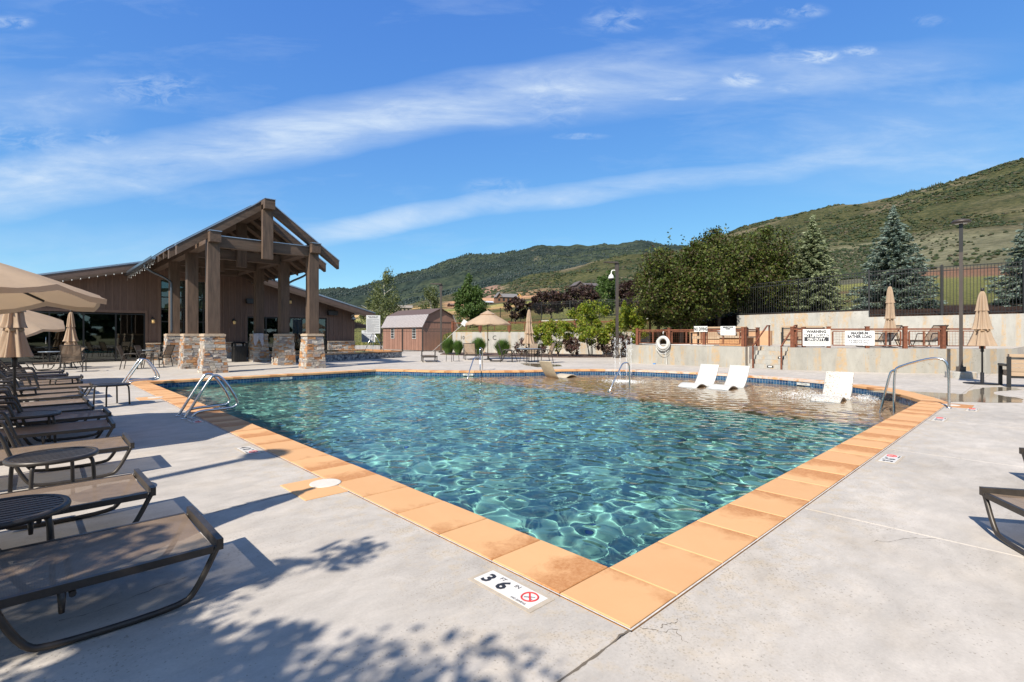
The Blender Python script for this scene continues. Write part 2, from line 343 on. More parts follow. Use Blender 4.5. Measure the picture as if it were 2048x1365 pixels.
def concrete(name, base, wall=False, coords='Position'):
    m = bpy.data.materials.new(name); m.use_nodes = True; t = m.node_tree; b = t.nodes['Principled BSDF']
    ge = N(t, 'ShaderNodeNewGeometry'); p = ge.outputs['Position']
    big = noise(t, p, .45, 5, .6); mid = noise(t, p, 3.0, 7, .66, .3, sc3=(1,1.7,1) if not wall else (1,1,.35)); fin = noise(t, p, 55, 4, .7)
    v = MA(t, 'ADD', MA(t, 'MULTIPLY', big, .40), MA(t, 'ADD', MA(t, 'MULTIPLY', mid, .45), MA(t, 'MULTIPLY', fin, .20)))
    mr = N(t, 'ShaderNodeMapRange', i_1=.36, i_2=.70, i_3=.66 if not wall else .70, i_4=1.17 if not wall else 1.16); LK(t, v, mr.inputs[0])
    warm = noise(t, p, 1.3, 5, .6); wf = N(t, 'ShaderNodeMapRange', i_1=.50, i_2=.72, i_4=.45 if not wall else .35); LK(t, warm, wf.inputs[0])
    c = MIX(t, wf.outputs[0], base, (base[0]*1.06, base[1]*.99, base[2]*.88))
    vm = N(t, 'ShaderNodeVectorMath', operation='SCALE'); LK(t, c, vm.inputs[0]); LK(t, mr.outputs[0], vm.inputs['Scale']); c = vm.outputs[0]
    # pits and small dark spots
    vo = N(t, 'ShaderNodeTexVoronoi', i_Scale=38 if not wall else 9, feature='F1'); LK(t, p, vo.inputs['Vector'])
    pm = noise(t, p, 1.1, 4, .6); pth = N(t, 'ShaderNodeMapRange', i_1=.40, i_2=.75, i_3=.06, i_4=.40); LK(t, pm, pth.inputs[0])
    pit = MA(t, 'LESS_THAN', vo.outputs['Distance'], pth.outputs[0])
    pn2 = noise(t, p, 90, 2, .5); pit = MA(t, 'MULTIPLY', pit, MA(t, 'GREATER_THAN', pn2, .5))
    c = MIX(t, MA(t, 'MULTIPLY', pit, .55), c, (base[0]*.45, base[1]*.43, base[2]*.38))
    if wall:
        # rust runs below the fence posts: narrow streaks down the face, fading with height
        tcn = N(t, 'ShaderNodeTexCoord')
        st = noise(t, tcn.outputs['Object'], 1.0, 4, .6, sc3=(2.3,2.3,.12)); sf = N(t, 'ShaderNodeMapRange', i_1=.50, i_2=.57); LK(t, st, sf.inputs[0])
        br = noise(t, p, 6, 5, .7); bf = N(t, 'ShaderNodeMapRange', i_1=.35, i_2=.6); LK(t, br, bf.inputs[0])
        c = MIX(t, MA(t, 'MULTIPLY', MA(t, 'MULTIPLY', sf.outputs[0], bf.outputs[0]), .55), c, (.46,.27,.09))
    else:
        # broad damp/brushed streaks
        st = noise(t, p, 1.0, 6, .65, .5, sc3=(.5,3.2,1), rot=.3); sf = N(t, 'ShaderNodeMapRange', i_1=.50, i_2=.70, i_4=.38); LK(t, st, sf.inputs[0])
        c = MIX(t, sf.outputs[0], c, (base[0]*.78, base[1]*.80, base[2]*.82))
    if not wall:
        # worn, pitted margin beside the pool coping
        sp_ = N(t, 'ShaderNodeSeparateXYZ'); LK(t, p, sp_.inputs[0]); dm = MA(t, 'MAXIMUM', MA(t, 'MULTIPLY', sp_.outputs[0], -1), MA(t, 'MULTIPLY', sp_.outputs[1], -1))
        bd = N(t, 'ShaderNodeMapRange', i_1=.85, i_2=.02); LK(t, dm, bd.inputs[0]); on_ = MA(t, 'MULTIPLY', bd.outputs[0], MA(t, 'GREATER_THAN', dm, 0))
        e1 = noise(t, p, 7, 7, .72, .4); ef = N(t, 'ShaderNodeMapRange', i_1=.50, i_2=.60); LK(t, e1, ef.inputs[0])
        c = MIX(t, MA(t, 'MULTIPLY', MA(t, 'MULTIPLY', on_, ef.outputs[0]), .55), c, (base[0]*.95, base[1]*.84, base[2]*.66))
        v2 = N(t, 'ShaderNodeTexVoronoi', i_Scale=60); LK(t, p, v2.inputs['Vector']); e2 = noise(t, p, 3.5, 5, .7); e2f = N(t, 'ShaderNodeMapRange', i_1=.40, i_2=.66); LK(t, e2, e2f.inputs[0])
        sp2 = MA(t, 'MULTIPLY', MA(t, 'LESS_THAN', v2.outputs['Distance'], .34), MA(t, 'MULTIPLY', e2f.outputs[0], MA(t, 'ADD', MA(t, 'MULTIPLY', on_, .6), .10)))
        c = MIX(t, sp2, c, (base[0]*.50, base[1]*.47, base[2]*.42))
    LK(t, c, b.inputs['Base Color']); b.inputs['Roughness'].default_value = .82; b.inputs['Specular IOR Level'].default_value = .3
    h = MA(t, 'SUBTRACT', MA(t, 'ADD', MA(t, 'MULTIPLY', fin, .5), MA(t, 'MULTIPLY', mid, .8)), MA(t, 'MULTIPLY', pit, .5))
    bn = N(t, 'ShaderNodeBump', i_Strength=.35, i_Distance=.006 if not wall else .015); LK(t, h, bn.inputs['Height']); LK(t, bn.outputs[0], b.inputs['Normal'])
    return m
M['deck'] = concrete('deck_concrete', (.465,.423,.378))
M['cwall'] = concrete('wall_concrete', (.340,.325,.290), wall=True)
M['cwall2'] = concrete('pale_wall_concrete', (.385,.373,.345), wall=True)
def copingmat():
    m = bpy.data.materials.new('orange_coping'); m.use_nodes = True; t = m.node_tree; b = t.nodes['Principled BSDF']
    ge = N(t, 'ShaderNodeNewGeometry'); p = ge.outputs['Position']; tcn = N(t, 'ShaderNodeTexCoord'); oi = N(t, 'ShaderNodeObjectInfo')
    sx = N(t, 'ShaderNodeSeparateXYZ'); LK(t, tcn.outputs['Object'], sx.inputs[0])
    n1 = noise(t, p, 2.2, 6, .65, .4); n2 = noise(t, p, 45, 4, .7)
    base = MIX(t, n1, (.64,.375,.185), (.57,.305,.135))
    # rusty wear that gathers beside one joint of some stones
    e = MA(t, 'ADD', MA(t, 'MULTIPLY', sx.outputs[0], 3.0), MA(t, 'MULTIPLY', noise(t, p, 4.5, 6, .7, .6), 2.4))
    e = MA(t, 'ADD', e, MA(t, 'MULTIPLY', MA(t, 'SUBTRACT', oi.outputs['Random'], .5), 1.5))
    f = N(t, 'ShaderNodeMapRange', i_1=1.30, i_2=1.95, i_4=.85); LK(t, e, f.inputs[0])
    c = MIX(t, MA(t, 'MULTIPLY', f.outputs[0], N_mul(t, n2)), base, (.36,.145,.045))
    mr = N(t, 'ShaderNodeMapRange', i_3=.92, i_4=1.06); LK(t, oi.outputs['Random'], mr.inputs[0]); vm = N(t, 'ShaderNodeVectorMath', operation='SCALE'); LK(t, c, vm.inputs[0]); LK(t, mr.outputs[0], vm.inputs['Scale'])
    # chalky scale towards the far curve (splashed by the jets)
    chalk = N(t, 'ShaderNodeAttribute', attribute_name='chalk', attribute_type='OBJECT'); cn = noise(t, p, 3, 6, .7); cf = N(t, 'ShaderNodeMapRange', i_1=.42, i_2=.52); LK(t, cn, cf.inputs[0])
    c = MIX(t, MA(t, 'MULTIPLY', chalk.outputs['Fac'], cf.outputs[0]), vm.outputs[0], (.54,.48,.43))
    LK(t, c, b.inputs['Base Color']); b.inputs['Roughness'].default_value = .7; b.inputs['Specular IOR Level'].default_value = .35
    bn = N(t, 'ShaderNodeBump', i_Strength=.25, i_Distance=.004); LK(t, noise(t, p, 70, 5, .7), bn.inputs['Height']); LK(t, bn.outputs[0], b.inputs['Normal'])
    return m
def N_mul(t, n):
    f = N(t, 'ShaderNodeMapRange', i_1=.35, i_2=.6, i_3=.55, i_4=1.); LK(t, n, f.inputs[0]); return f.outputs[0]
M['coping'] = copingmat()
M['caulk'] = mat('pale_caulk', (0.527,0.484,0.442), .8, var=.2, scale=20)
M['grout'] = mat('sandy_joint', (.24,.195,.15), .95, var=.25, scale=6)
M['grout_old'] = mat('sandy_joint', (0.357,0.297,0.221), .95, var=.25, scale=6)
# ================================================================== GROUND AND HILLS
def vnoise(x, y, seed=0):
    xi = np.floor(x).astype(np.int64); yi = np.floor(y).astype(np.int64); fx = x-xi; fy = y-yi
    def h(a, b):
        n = (a*374761393+b*668265263+seed*144269) & 0x7fffffff; n = (n ^ (n >> 13))*1274126177 & 0x7fffffff; return ((n ^ (n >> 16)) & 0xffff)/65535.
    u = fx*fx*(3-2*fx); v = fy*fy*(3-2*fy)
    return (h(xi,yi)*(1-u)+h(xi+1,yi)*u)*(1-v)+(h(xi,yi+1)*(1-u)+h(xi+1,yi+1)*u)*v
def fbm(x, y, o=5, seed=0):
    s = 0; a = .5
    for i in range(o): s = s+a*vnoise(x*2**i+17*i, y*2**i-9*i, seed+i); a *= .55
    return s/1.05-.47
def toxy(px, d):
    X = (px-1024)/1016*d; return CAMP.x+X*.7247+d*.689, CAMP.y-X*.689+d*.7247
UW = [D(1474, 31), D(1737, 26.5), D(2048, 23.5), D(2500, 21.5), D(3400, 19)]
WA = [D(905, 41.5), D(1080, 38.5), D(1300, 35.5), D(1474, 31.3)]
POOLSIDE = [(-40, -40), (UW[-1][0]+3, -60)]+[tuple(p) for p in reversed(UW)]+[tuple(p) for p in reversed(WA[:-1])]+[D(800, 62), D(640, 75), (-40, 60)]
def inpoly(x, y, poly):
    ins = np.zeros(np.shape(x), bool); n = len(poly)
    for i in range(n):
        x1, y1 = poly[i]; x2, y2 = poly[(i+1) % n]
        c = ((y1 > y) != (y2 > y)); ins ^= c & (x < (x2-x1)*(y-y1)/((y2-y1) if y2 != y1 else 1e-9)+x1)
    return ins
SKA = [(-400,600),(0,596),(400,590),(640,583),(700,575),(780,552),(850,534),(930,515),(978,510),(1033,504),(1085,492),(1178,493),(1240,489),(1285,486),(1317,491),(1375,493),(1500,505),(1700,540),(2200,560)]
SKB = [(-400,640),(800,612),(900,592),(1000,577),(1066,557),(1130,541),(1194,522),(1259,511),(1303,509),(1360,500),(1400,488),(1470,459),(1526,442),(1621,415),(1678,411),(1748,405),(1843,380),(1938,355),(2048,326),(2300,260),(2700,240)]
DB = [(-400,800),(900,900),(1200,1000),(1400,950),(1700,800),(2048,700),(2700,600)]
def ip(tab, x): return np.interp(x, [a for a, b in tab], [b for a, b in tab])
NEAR = {  # bearing: [(distance, sight-line row)]
 -200: [(19,738),(60,693),(100,683),(300,660),(600,645)],
 640: [(19,738),(75,688),(100,680),(200,655),(500,620)],
 800: [(19,738),(62,690),(80,672),(100,655),(150,640),(250,622),(500,612)],
 905: [(19,738),(41,700),(45,664),(70,655),(100,643),(150,632),(250,617),(500,598)],
 1083: [(19,738),(38,667),(40,664),(50,643),(80,634),(120,622),(250,600),(500,580)],
 1200: [(19,738),(37,667),(39,663),(47,638),(70,627),(100,612),(250,585),(500,562)],
 1300: [(19,738),(35,667),(37,664),(45,640),(70,620),(120,600),(250,578),(500,548)],
 1474: [(19,738),(31,632),(36,625),(45,615),(80,598),(150,583),(300,555),(500,520)],
 1737: [(19,738),(26.5,628),(31,617),(36,608),(60,590),(100,575),(180,556),(300,520)],
 1900: [(19,738),(24.8,630),(30,612),(40,592),(70,566),(100,556),(160,540),(300,480)],
 2048: [(19,738),(23.5,626),(30,605),(45,582),(70,556),(95,543),(130,536),(300,455)],
 2300: [(19,738),(22,620),(30,596),(45,565),(70,540),(110,520),(300,420)]}
nk = sorted(NEAR)
def terr(px, d):
    pc = np.clip(px, -200, 2300); z = np.zeros_like(d); ld = np.log(d)
    db = ip(DB, pc); sb = ip(SKB, pc); sa = ip(SKA, pc)
    rows = []
    for k in nk:
        t = NEAR[k]; ds = [a for a, b in t]; ps = [b for a, b in t]
        DBk = float(ip(DB, k)); SBk = float(ip(SKB, k)); SAk = float(ip(SKA, k))
        ds2 = ds+[DBk, DBk*1.25, 2500, 4500, 6500]; ps2 = ps+[SBk, SBk+22, max(SBk+12, SAk+40), SAk, SAk+70]
        rows.append(np.interp(ld, np.log(ds2), ps2))
    rows = np.array(rows)   # keys x n
    idx = np.clip(np.searchsorted(nk, pc)-1, 0, len(nk)-2); kk = np.array(nk, float)
    f = (pc-kk[idx])/(kk[idx+1]-kk[idx]); n = np.arange(len(d)); py = rows[idx, n]*(1-f)+rows[idx+1, n]*f
    # exact crest lines
    def crest(D0, S, wdt): 
        base = py.copy(); g_ = np.exp(-((ld-np.log(D0))/wdt)**2); return g_
    k_b = np.array([float(ip(SKB, k)) for k in nk]); k_a = np.array([float(ip(SKA, k)) for k in nk])
    lin_b = np.interp(pc, nk, k_b); lin_a = np.interp(pc, nk, k_a)
    py = py+(sb-lin_b)*np.exp(-((ld-np.log(db))/.35)**2)+(sa-lin_a)*np.exp(-((ld-np.log(4500))/.25)**2)
    x, y = toxy(px, d)
    z = 1.5+(668-py)/1016*d
    w1 = np.clip((d-160)/300, 0, 1)*np.clip((2500-d)/1500, 0, 1); z = z+w1*(fbm(x/170, y/170, 5, 3)*34+np.abs(fbm(x/90, y/90, 4, 8))*-14)*np.clip(d/800, .2, 1)
    w2 = np.clip((d-1800)/1500, 0, 1); z = z+w2*(fbm(x/900, y/900, 6, 5)*170-np.abs(fbm(x/420, y/420, 5, 9))*120+22)
    z = z+np.clip((d-45)/60, 0, 1)*fbm(x/14, y/14, 3, 12)*.9
    return x, y, z, py
cols = np.concatenate([np.linspace(-2600, -80, 40), np.arange(-60, 2110, 4.5), np.linspace(2130, 4600, 40)])
rws = np.concatenate([np.arange(19, 60, .5), np.geomspace(60.5, 6500, 300)])
PX, DD = np.meshgrid(cols, rws); sh = PX.shape
x, y, z, py = terr(PX.ravel(), DD.ravel())
ins = inpoly(x, y, POOLSIDE)
# keep a margin behind the walls sunk as well
for a in range(8):
    ins |= inpoly(x+.55*math.cos(a*math.pi/4), y+.55*math.sin(a*math.pi/4), POOLSIDE)
z = np.where(ins, -2.4, z)
me = bpy.data.meshes.new('hillside'); nv = len(x)
i = (np.arange(sh[0]-1)[:, None]*sh[1]+np.arange(sh[1]-1)); F = np.stack([i, i+1, i+sh[1]+1, i+sh[1]], -1).reshape(-1, 4)
def fastmesh(me, V, F, smooth=True):
    V = np.asarray(V, np.float32); F = np.asarray(F, np.int32); k = F.shape[1]
    me.vertices.add(len(V)); me.vertices.foreach_set('co', V.ravel()); me.loops.add(F.size); me.loops.foreach_set('vertex_index', F.ravel())
    me.polygons.add(len(F)); me.polygons.foreach_set('loop_start', np.arange(0, F.size, k, dtype=np.int32)); me.polygons.foreach_set('loop_total', np.full(len(F), k, np.int32))
    me.polygons.foreach_set('use_smooth', np.full(len(F), smooth)); me.update(calc_edges=True); me.validate()
fastmesh(me, np.stack([x, y, z], 1), F)
d = DD.ravel(); px = np.clip(PX.ravel(), -200, 2300)
c1 = np.zeros((nv, 3)); c2 = np.zeros((nv, 3))
def setc(mask, a, b, soft=None):
    m = mask.astype(float)[:, None] if soft is None else (np.clip(soft, 0, 1)*mask)[:, None]
    c1[:] = c1*(1-m)+np.array(a)*m; c2[:] = c2*(1-m)+np.array(b)*m
al = np.ones(nv, bool)
setc(al, (.14,.165,.040), (.36,.33,.12))                                    # meadow
setc(d > 230, (.024,.034,.013), (.085,.080,.034))                            # scrub oak slopes
sage = np.clip(fbm(x/130, y/130, 4, 21)*5-.1, 0, 1); setc((d > 230) & (d < 1500), (.075,.066,.038), (.19,.155,.10), sage)
low = np.clip((470-py)/-60, 0, 1)*np.clip((py-455)/50, 0, 1)*np.clip((px-1450)/150, 0, 1); setc((d > 130) & (d < 700), (.085,.088,.052), (.23,.21,.145), low)
sg_ = np.clip((540-py)/10, 0, 1)*np.clip((px-1480)/60, 0, 1)*np.clip((py-450)/25, 0, 1); setc((d > 60) & (d < 420), (.080,.082,.045), (.20,.185,.115), sg_)
setc(d > 1500, (.015,.026,.019), (.056,.068,.040))
con = np.clip(fbm(x/700, y/700, 4, 31)*6+.3, 0, 1); setc(d > 1500, (.010,.018,.017), (.026,.038,.030), con)
tanp = np.clip(fbm(x/260, y/120, 4, 41)*9-2.2, 0, 1)*np.clip((px-1000)/60, 0, 1)*np.clip((py-495)/10, 0, 1); setc(d > 1500, (.20,.16,.11), (.36,.28,.20), tanp*.8)
# bare ground of the building site and the dry fields on the left
n1 = fbm(x/30, y/30, 4, 51); n2 = fbm(x/60, y/22, 4, 52)
dry = np.clip(n2*5+.55, 0, 1)*np.clip((1120-px)/80, 0, 1)*np.clip((645-py)/8, 0, 1); setc((d > 60) & (d < 400), (.38,.22,.09), (.55,.37,.18), dry*.9)
ds = np.clip(((px-880)/40), 0, 1)*np.clip((1185-px)/25, 0, 1); line = 611-(px-880)*.125; dirt = ds*np.clip(1-np.abs(py-line)/11, 0, 1)*2.2; setc(d > 150, (.40,.21,.11), (.55,.33,.20), dirt)
mound = ds*np.clip((1010-px)/20, 0, 1)*np.clip((py-575)/4, 0, 1)*np.clip((592-py)/4, 0, 1); setc((d > 200) & (d < 1400), (.20,.12,.09), (.28,.18,.13), mound)
rd = np.clip((px-1780)/140, 0, 1); rl = 555-(px-1850)*.05; rdirt = rd*np.clip(1-np.abs(py-rl+6)/13, 0, 1)*2.; setc((d > 40) & (d < 400), (.20,.105,.062), (.34,.19,.12), rdirt)
st = np.clip(np.abs(((py-585)/9) % 2-1)*3-1.9, 0, 1)*np.clip((px-1500)/60, 0, 1)*np.clip((1760-px)/40, 0, 1)*np.clip((612-py)/4, 0, 1)*np.clip((py-570)/4, 0, 1); setc(d > 30, (.20,.12,.07), (.30,.18,.12), st*.8)
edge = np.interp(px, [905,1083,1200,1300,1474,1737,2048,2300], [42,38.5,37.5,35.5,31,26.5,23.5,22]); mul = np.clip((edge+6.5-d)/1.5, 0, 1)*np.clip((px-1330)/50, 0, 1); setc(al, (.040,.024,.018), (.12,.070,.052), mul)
for nm, arr in (('c1', c1), ('c2', c2)):
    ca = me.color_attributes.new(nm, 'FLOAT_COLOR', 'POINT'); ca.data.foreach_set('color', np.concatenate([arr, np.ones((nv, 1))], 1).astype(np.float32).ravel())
fa = me.attributes.new('far', 'FLOAT', 'POINT'); fa.data.foreach_set('value', np.clip(np.log10(d/40)/2.1, 0, 1).astype(np.float32))
m = bpy.data.materials.new('hillside_cover'); m.use_nodes = True; t = m.node_tree; b = t.nodes['Principled BSDF']; b.inputs['Roughness'].default_value = .95; b.inputs['Specular IOR Level'].default_value = .1
A1 = N(t, 'ShaderNodeAttribute', attribute_name='c1'); A2 = N(t, 'ShaderNodeAttribute', attribute_name='c2'); A3 = N(t, 'ShaderNodeAttribute', attribute_name='far')
ge = N(t, 'ShaderNodeNewGeometry'); p = ge.outputs['Position']
nn = noise(t, p, 3.0, 6, .7); nm_ = noise(t, p, .22, 8, .72); nf = noise(t, p, .022, 9, .74)
fm = N(t, 'ShaderNodeMapRange', i_1=.2, i_2=.42); LK(t, A3.outputs['Fac'], fm.inputs[0]); fm2 = N(t, 'ShaderNodeMapRange', i_1=.72, i_2=.85); LK(t, A3.outputs['Fac'], fm2.inputs[0])
mx1 = N(t, 'ShaderNodeMix'); LK(t, fm.outputs[0], mx1.inputs[0]); LK(t, nn, mx1.inputs[2]); LK(t, nm_, mx1.inputs[3])
mx2 = N(t, 'ShaderNodeMix'); LK(t, fm2.outputs[0], mx2.inputs[0]); LK(t, mx1.outputs[0], mx2.inputs[2]); LK(t, nf, mx2.inputs[3])
fr = N(t, 'ShaderNodeMapRange', i_1=.40, i_2=.58); LK(t, mx2.outputs[0], fr.inputs[0])
c = MIX(t, fr.outputs[0], A1.outputs['Color'], A2.outputs['Color'])
lg = noise(t, p, .012, 5, .6); lf = N(t, 'ShaderNodeMapRange', i_1=.35, i_2=.65, i_3=.75, i_4=1.2); LK(t, lg, lf.inputs[0]); vm = N(t, 'ShaderNodeVectorMath', operation='SCALE'); LK(t, c, vm.inputs[0]); LK(t, lf.outputs[0], vm.inputs['Scale'])
LK(t, vm.outputs[0], b.inputs['Base Color'])
bn = N(t, 'ShaderNodeBump', i_Strength=.9, i_Distance=1.5); LK(t, mx2.outputs[0], bn.inputs['Height']); LK(t, bn.outputs[0], b.inputs['Normal'])
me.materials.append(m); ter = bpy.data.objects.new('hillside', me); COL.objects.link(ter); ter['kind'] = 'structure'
def tz(px_, d_):
    r = terr(np.array([float(px_)]), np.array([float(d_)])); return float(r[2][0])
# flat land behind the photographer
fl = MB(); R0 = 900
for a in ((-R0,-R0,-30,60),(-30,-R0,R0,-14)): fl.b2((a[0],a[1],-.5),(a[2],a[3],-.06))
struct('ground', fl, mat('dry_ground', (.20,.19,.09), .95, var=.4, scale=.3))
# scrub on the near hill: one mass of thousands of bushes
BB = np.array([(0,0,1.),(.9,0,.35),(.28,.86,.35),(-.73,.53,.35),(-.73,-.53,.35),(.28,-.86,.35),(.75,.5,-.3),(-.3,.9,-.3),(-.9,0,-.3),(-.3,-.9,-.3),(.75,-.5,-.3)])
BF = [(0,1,2),(0,2,3),(0,3,4),(0,4,5),(0,5,1),(1,6,2),(2,6,7),(2,7,3),(3,7,8),(3,8,4),(4,8,9),(4,9,5),(5,9,10),(5,10,1),(1,10,6)]
def bushmass(name, pts, sizes, m, zs=1.):
    n = len(pts); V = np.zeros((n, 11, 3)); a = rng.uniform(0, 6.28, n); jit = rng.uniform(.7, 1.25, (n, 11, 1))
    B = BB[None]*jit; ca, sa = np.cos(a)[:, None], np.sin(a)[:, None]
    V[..., 0] = (B[..., 0]*ca-B[..., 1]*sa); V[..., 1] = (B[..., 0]*sa+B[..., 1]*ca); V[..., 2] = B[..., 2]*zs
    V = V*sizes[:, None, None]+np.asarray(pts)[:, None]
    F = (np.array(BF)[None]+11*np.arange(n)[:, None, None]).reshape(-1, 3)
    me = bpy.data.meshes.new(name); fastmesh(me, V.reshape(-1, 3), F, False); me.materials.append(m)
    o = bpy.data.objects.new(name, me); COL.objects.link(o); o['kind'] = 'stuff'; return o
n = 26000; bp = rng.uniform(900, 2150, n); bd = np.exp(rng.uniform(math.log(170), math.log(1000), n)); bd = np.minimum(bd, ip(DB, bp)*1.02)
X_, Y_, Z_, PY_ = terr(bp, bd); k = (fbm(X_/60, Y_/60, 4, 77)+.06 > 0) & ~((PY_ > 455+0*bp) & (bp > 1750) & (rng.random(n) < .85)) & ((bp > 1120) | (bd > 500))
scol = leafmat('scrub_leaves', [(.018,.028,.008), (.034,.048,.014), (.026,.040,.011), (.052,.060,.022), (.07,.058,.034)], .12)
bushmass('scrub_oak', np.stack([X_, Y_, Z_+.3], 1)[k], (rng.uniform(.9, 2.6, n)*np.clip(bd/600, .45, 1.2))[k], scol, .75)
# ================================================================== POOL
IN = [(.478,.478),(12.3,.478)]
cv = [(12.3,.478),(12.62,.62),(13.15,.92),(14.1,1.42),(14.9,2.05),(15.55,3.1),(16.1,4.5),(16.35,5.9),(16.3,7.8),(15.95,9.7),(15.2,11.1),(13.6,12.4),(12.1,13.15),(10.5,14.4),(9.5,15.6),(8.95,16.7),(8.2,17.7)]
def catmull(P, n=8):
    P = [np.array(p) for p in P]; P = [2*P[0]-P[1]]+P+[2*P[-1]-P[-2]]; out = []
    for i in range(1, len(P)-2):
        for k in range(n):
            t = k/n; a, b, c, d_ = P[i-1:i+3]; out.append(.5*((2*b)+(c-a)*t+(2*a-5*b+4*c-d_)*t*t+(3*b-a-3*c+d_)*t**3))
    out.append(P[-2]); return out
cd = catmull(cv, 8); seg = np.concatenate([[0], np.cumsum([np.linalg.norm(b-a) for a, b in zip(cd, cd[1:])])]); L = seg[-1]; ns = int(round(L/.6))
cr = [np.array([np.interp(s_, seg, [p[0] for p in cd]), np.interp(s_, seg, [p[1] for p in cd])]) for s_ in np.linspace(0, L, ns+1)]
POOL = [np.array((.478,.478))]+cr+[np.array((.478,17.7))]      # inner outline, counter-clockwise
def offset(P, w):
    n = len(P); out = []
    for i in range(n):
        a, b, c = P[i-1], P[i], P[(i+1) % n]; t1 = (b-a)/np.linalg.norm(b-a); t2 = (c-b)/np.linalg.norm(c-b)
        n1 = np.array((t1[1], -t1[0])); n2 = np.array((t2[1], -t2[0])); m_ = n1+n2; m_ /= np.linalg.norm(m_); out.append(b+m_*w/max(.5, m_.dot(n1)))
    return out
OUT = offset(POOL, .478)
def cstone(poly, z0=-.058, z1=.008, c=.0045):
    P = [np.array(p, float) for p in poly]; mb = MB(); n = len(P); cen = sum(P)/n
    ins_ = offset(P, -c)
    V = [(p[0],p[1],z0) for p in P]+[(p[0],p[1],z1-c) for p in P]+[(p[0],p[1],z1) for p in ins_]
    F = [tuple(reversed(range(n))), tuple(range(2*n, 3*n))]+[(i,(i+1) % n,n+(i+1) % n,n+i) for i in range(n)]+[(n+i,n+(i+1) % n,2*n+(i+1) % n,2*n+i) for i in range(n)]
    mb.add(V, F); return mb
cop = MB()    # mortar bed under the stones
nP = len(POOL)
bedi = offset(POOL, .01); bedo = offset(POOL, .47)
for i in range(nP):
    j = (i+1) % nP; cop.add([(*bedi[i],-.006),(*bedo[i],-.006),(*bedo[j],-.006),(*bedi[j],-.006)], [(0,1,2,3)])
coping = struct('pool_coping', cop, M['grout'])
def put_stone(poly, ang, chalk=0):
    cen = sum(np.array(p, float) for p in poly)/len(poly); ca, sa = math.cos(-ang), math.sin(-ang)
    loc = [((p[0]-cen[0])*ca-(p[1]-cen[1])*sa, (p[0]-cen[0])*sa+(p[1]-cen[1])*ca) for p in poly]
    o = part(coping, 'coping_stone', cstone(loc), M['coping']); o.location = (*cen, rng.uniform(-.0015, .0015)); o.rotation_euler = (rng.normal(0, .0015), rng.normal(0, .0015), ang)
    if chalk: o['chalk'] = float(chalk)
    return o
g_ = .0042
def rect(x0, y0, x1, y1): return [(x0+g_,y0+g_),(x1-g_,y0+g_),(x1-g_,y1-g_),(x0+g_,y1-g_)]
put_stone(rect(0,0,.478,.478), 0)
proto = None
def straight(p0, p1, nst, ang, w0, w1, axis):
    global proto
    for i in range(nst):
        a = p0+(p1-p0)*i/nst; b = p0+(p1-p0)*(i+1)/nst
        poly = rect(a, w0, b, w1) if axis == 'x' else rect(w0, a, w1, b)
        put_stone(poly, ang)
straight(.478, 12.3, 20, 0, 0, .478, 'x')
straight(.478, 17.7, 29, -math.pi/2, 0, .478, 'y')
put_stone(rect(0,17.7,.478,18.178), 0)
straight(.478, 8.2, 13, math.pi, 17.7, 18.178, 'x')
ci = POOL[1:-1]; co_ = OUT[1:-1]
for i in range(len(ci)-1):
    a, b = ci[i], ci[i+1]; A, B = co_[i], co_[i+1]; 
    tt = (b-a)/np.linalg.norm(b-a)*g_
    if i == 0: A = np.array((12.3, 0.0))
    cx = (a+b)/2; chalk = .85 if (cx[0] > 15.2 and cx[1] < 11.8 and cx[1] > 2.2) else 0
    put_stone([a+tt, A+tt, B-tt, b-tt], math.atan2(*(B-A)[::-1]), chalk)
# pale caulk line between coping and deck
ck = MB(); o1 = offset(POOL, .481); o2 = offset(POOL, .491)
for i in range(nP):
    j = (i+1) % nP; ck.add([(*o1[i],.0045),(*o2[i],.0045),(*o2[j],.0045),(*o1[j],.0045)], [(0,1,2,3)])
struct('caulk_line', ck, M['caulk'])
# basin
plaster = mat('green_plaster', (.155,.345,.295), .8, var=.16, scale=1.2, coords='Object')
plsand = mat('sandy_plaster', (.46,.27,.16), .85, var=.25, scale=3, bump=.5, bscale=60)
fl = MB(); zf = -1.25; LX = 10.8; zl = -.40
wi = offset(POOL, .02)
fl.add([(-.2,-.2,zf),(LX,-.2,zf),(LX,18.2,zf),(-.2,18.2,zf)], [(0,1,2,3)])
for i in range(nP):
    j = (i+1) % nP; fl.add([(*wi[i],-.20),(*wi[j],-.20),(*wi[j],zf),(*wi[i],zf)], [(0,1,2,3)])
basin = struct('swimming_pool', fl, plaster, recv=True)
lg = MB(); lg.add([(LX,-.2,zl),(17.2,-.2,zl),(17.2,18.2,zl),(LX,18.2,zl)], [(0,1,2,3)])
for k_, (sx_, zz) in enumerate(((LX,-.40),(LX-.34,-.64),(LX-.68,-.9))):
    if k_: lg.add([(sx_,-.2,zz),(sx_+.34,-.2,zz),(sx_+.34,18.2,zz),(sx_,18.2,zz)], [(0,1,2,3)])
    zb = (-.64,-.9,zf)[k_]; lg.add([(sx_,-.2,zz),(sx_,18.2,zz),(sx_,18.2,zb),(sx_,-.2,zb)], [(0,1,2,3)])
part(basin, 'shallow_ledge', lg, plsand, recv=True)
def tilemat():
    m = bpy.data.materials.new('blue_waterline_tile'); m.use_nodes = True; t = m.node_tree; b = t.nodes['Principled BSDF']; b.inputs['Roughness'].default_value = .15
    ge = N(t, 'ShaderNodeNewGeometry'); c = ramp(t, ge.outputs['Random Per Island'], [(0,(.010,.035,.10)),(.3,(.02,.07,.16)),(.6,(.03,.10,.20)),(.85,(.012,.05,.12)),(1,(.06,.15,.26))])
    LK(t, c, b.inputs['Base Color']); return m
tl = MB(); wt = offset(POOL, .0165)
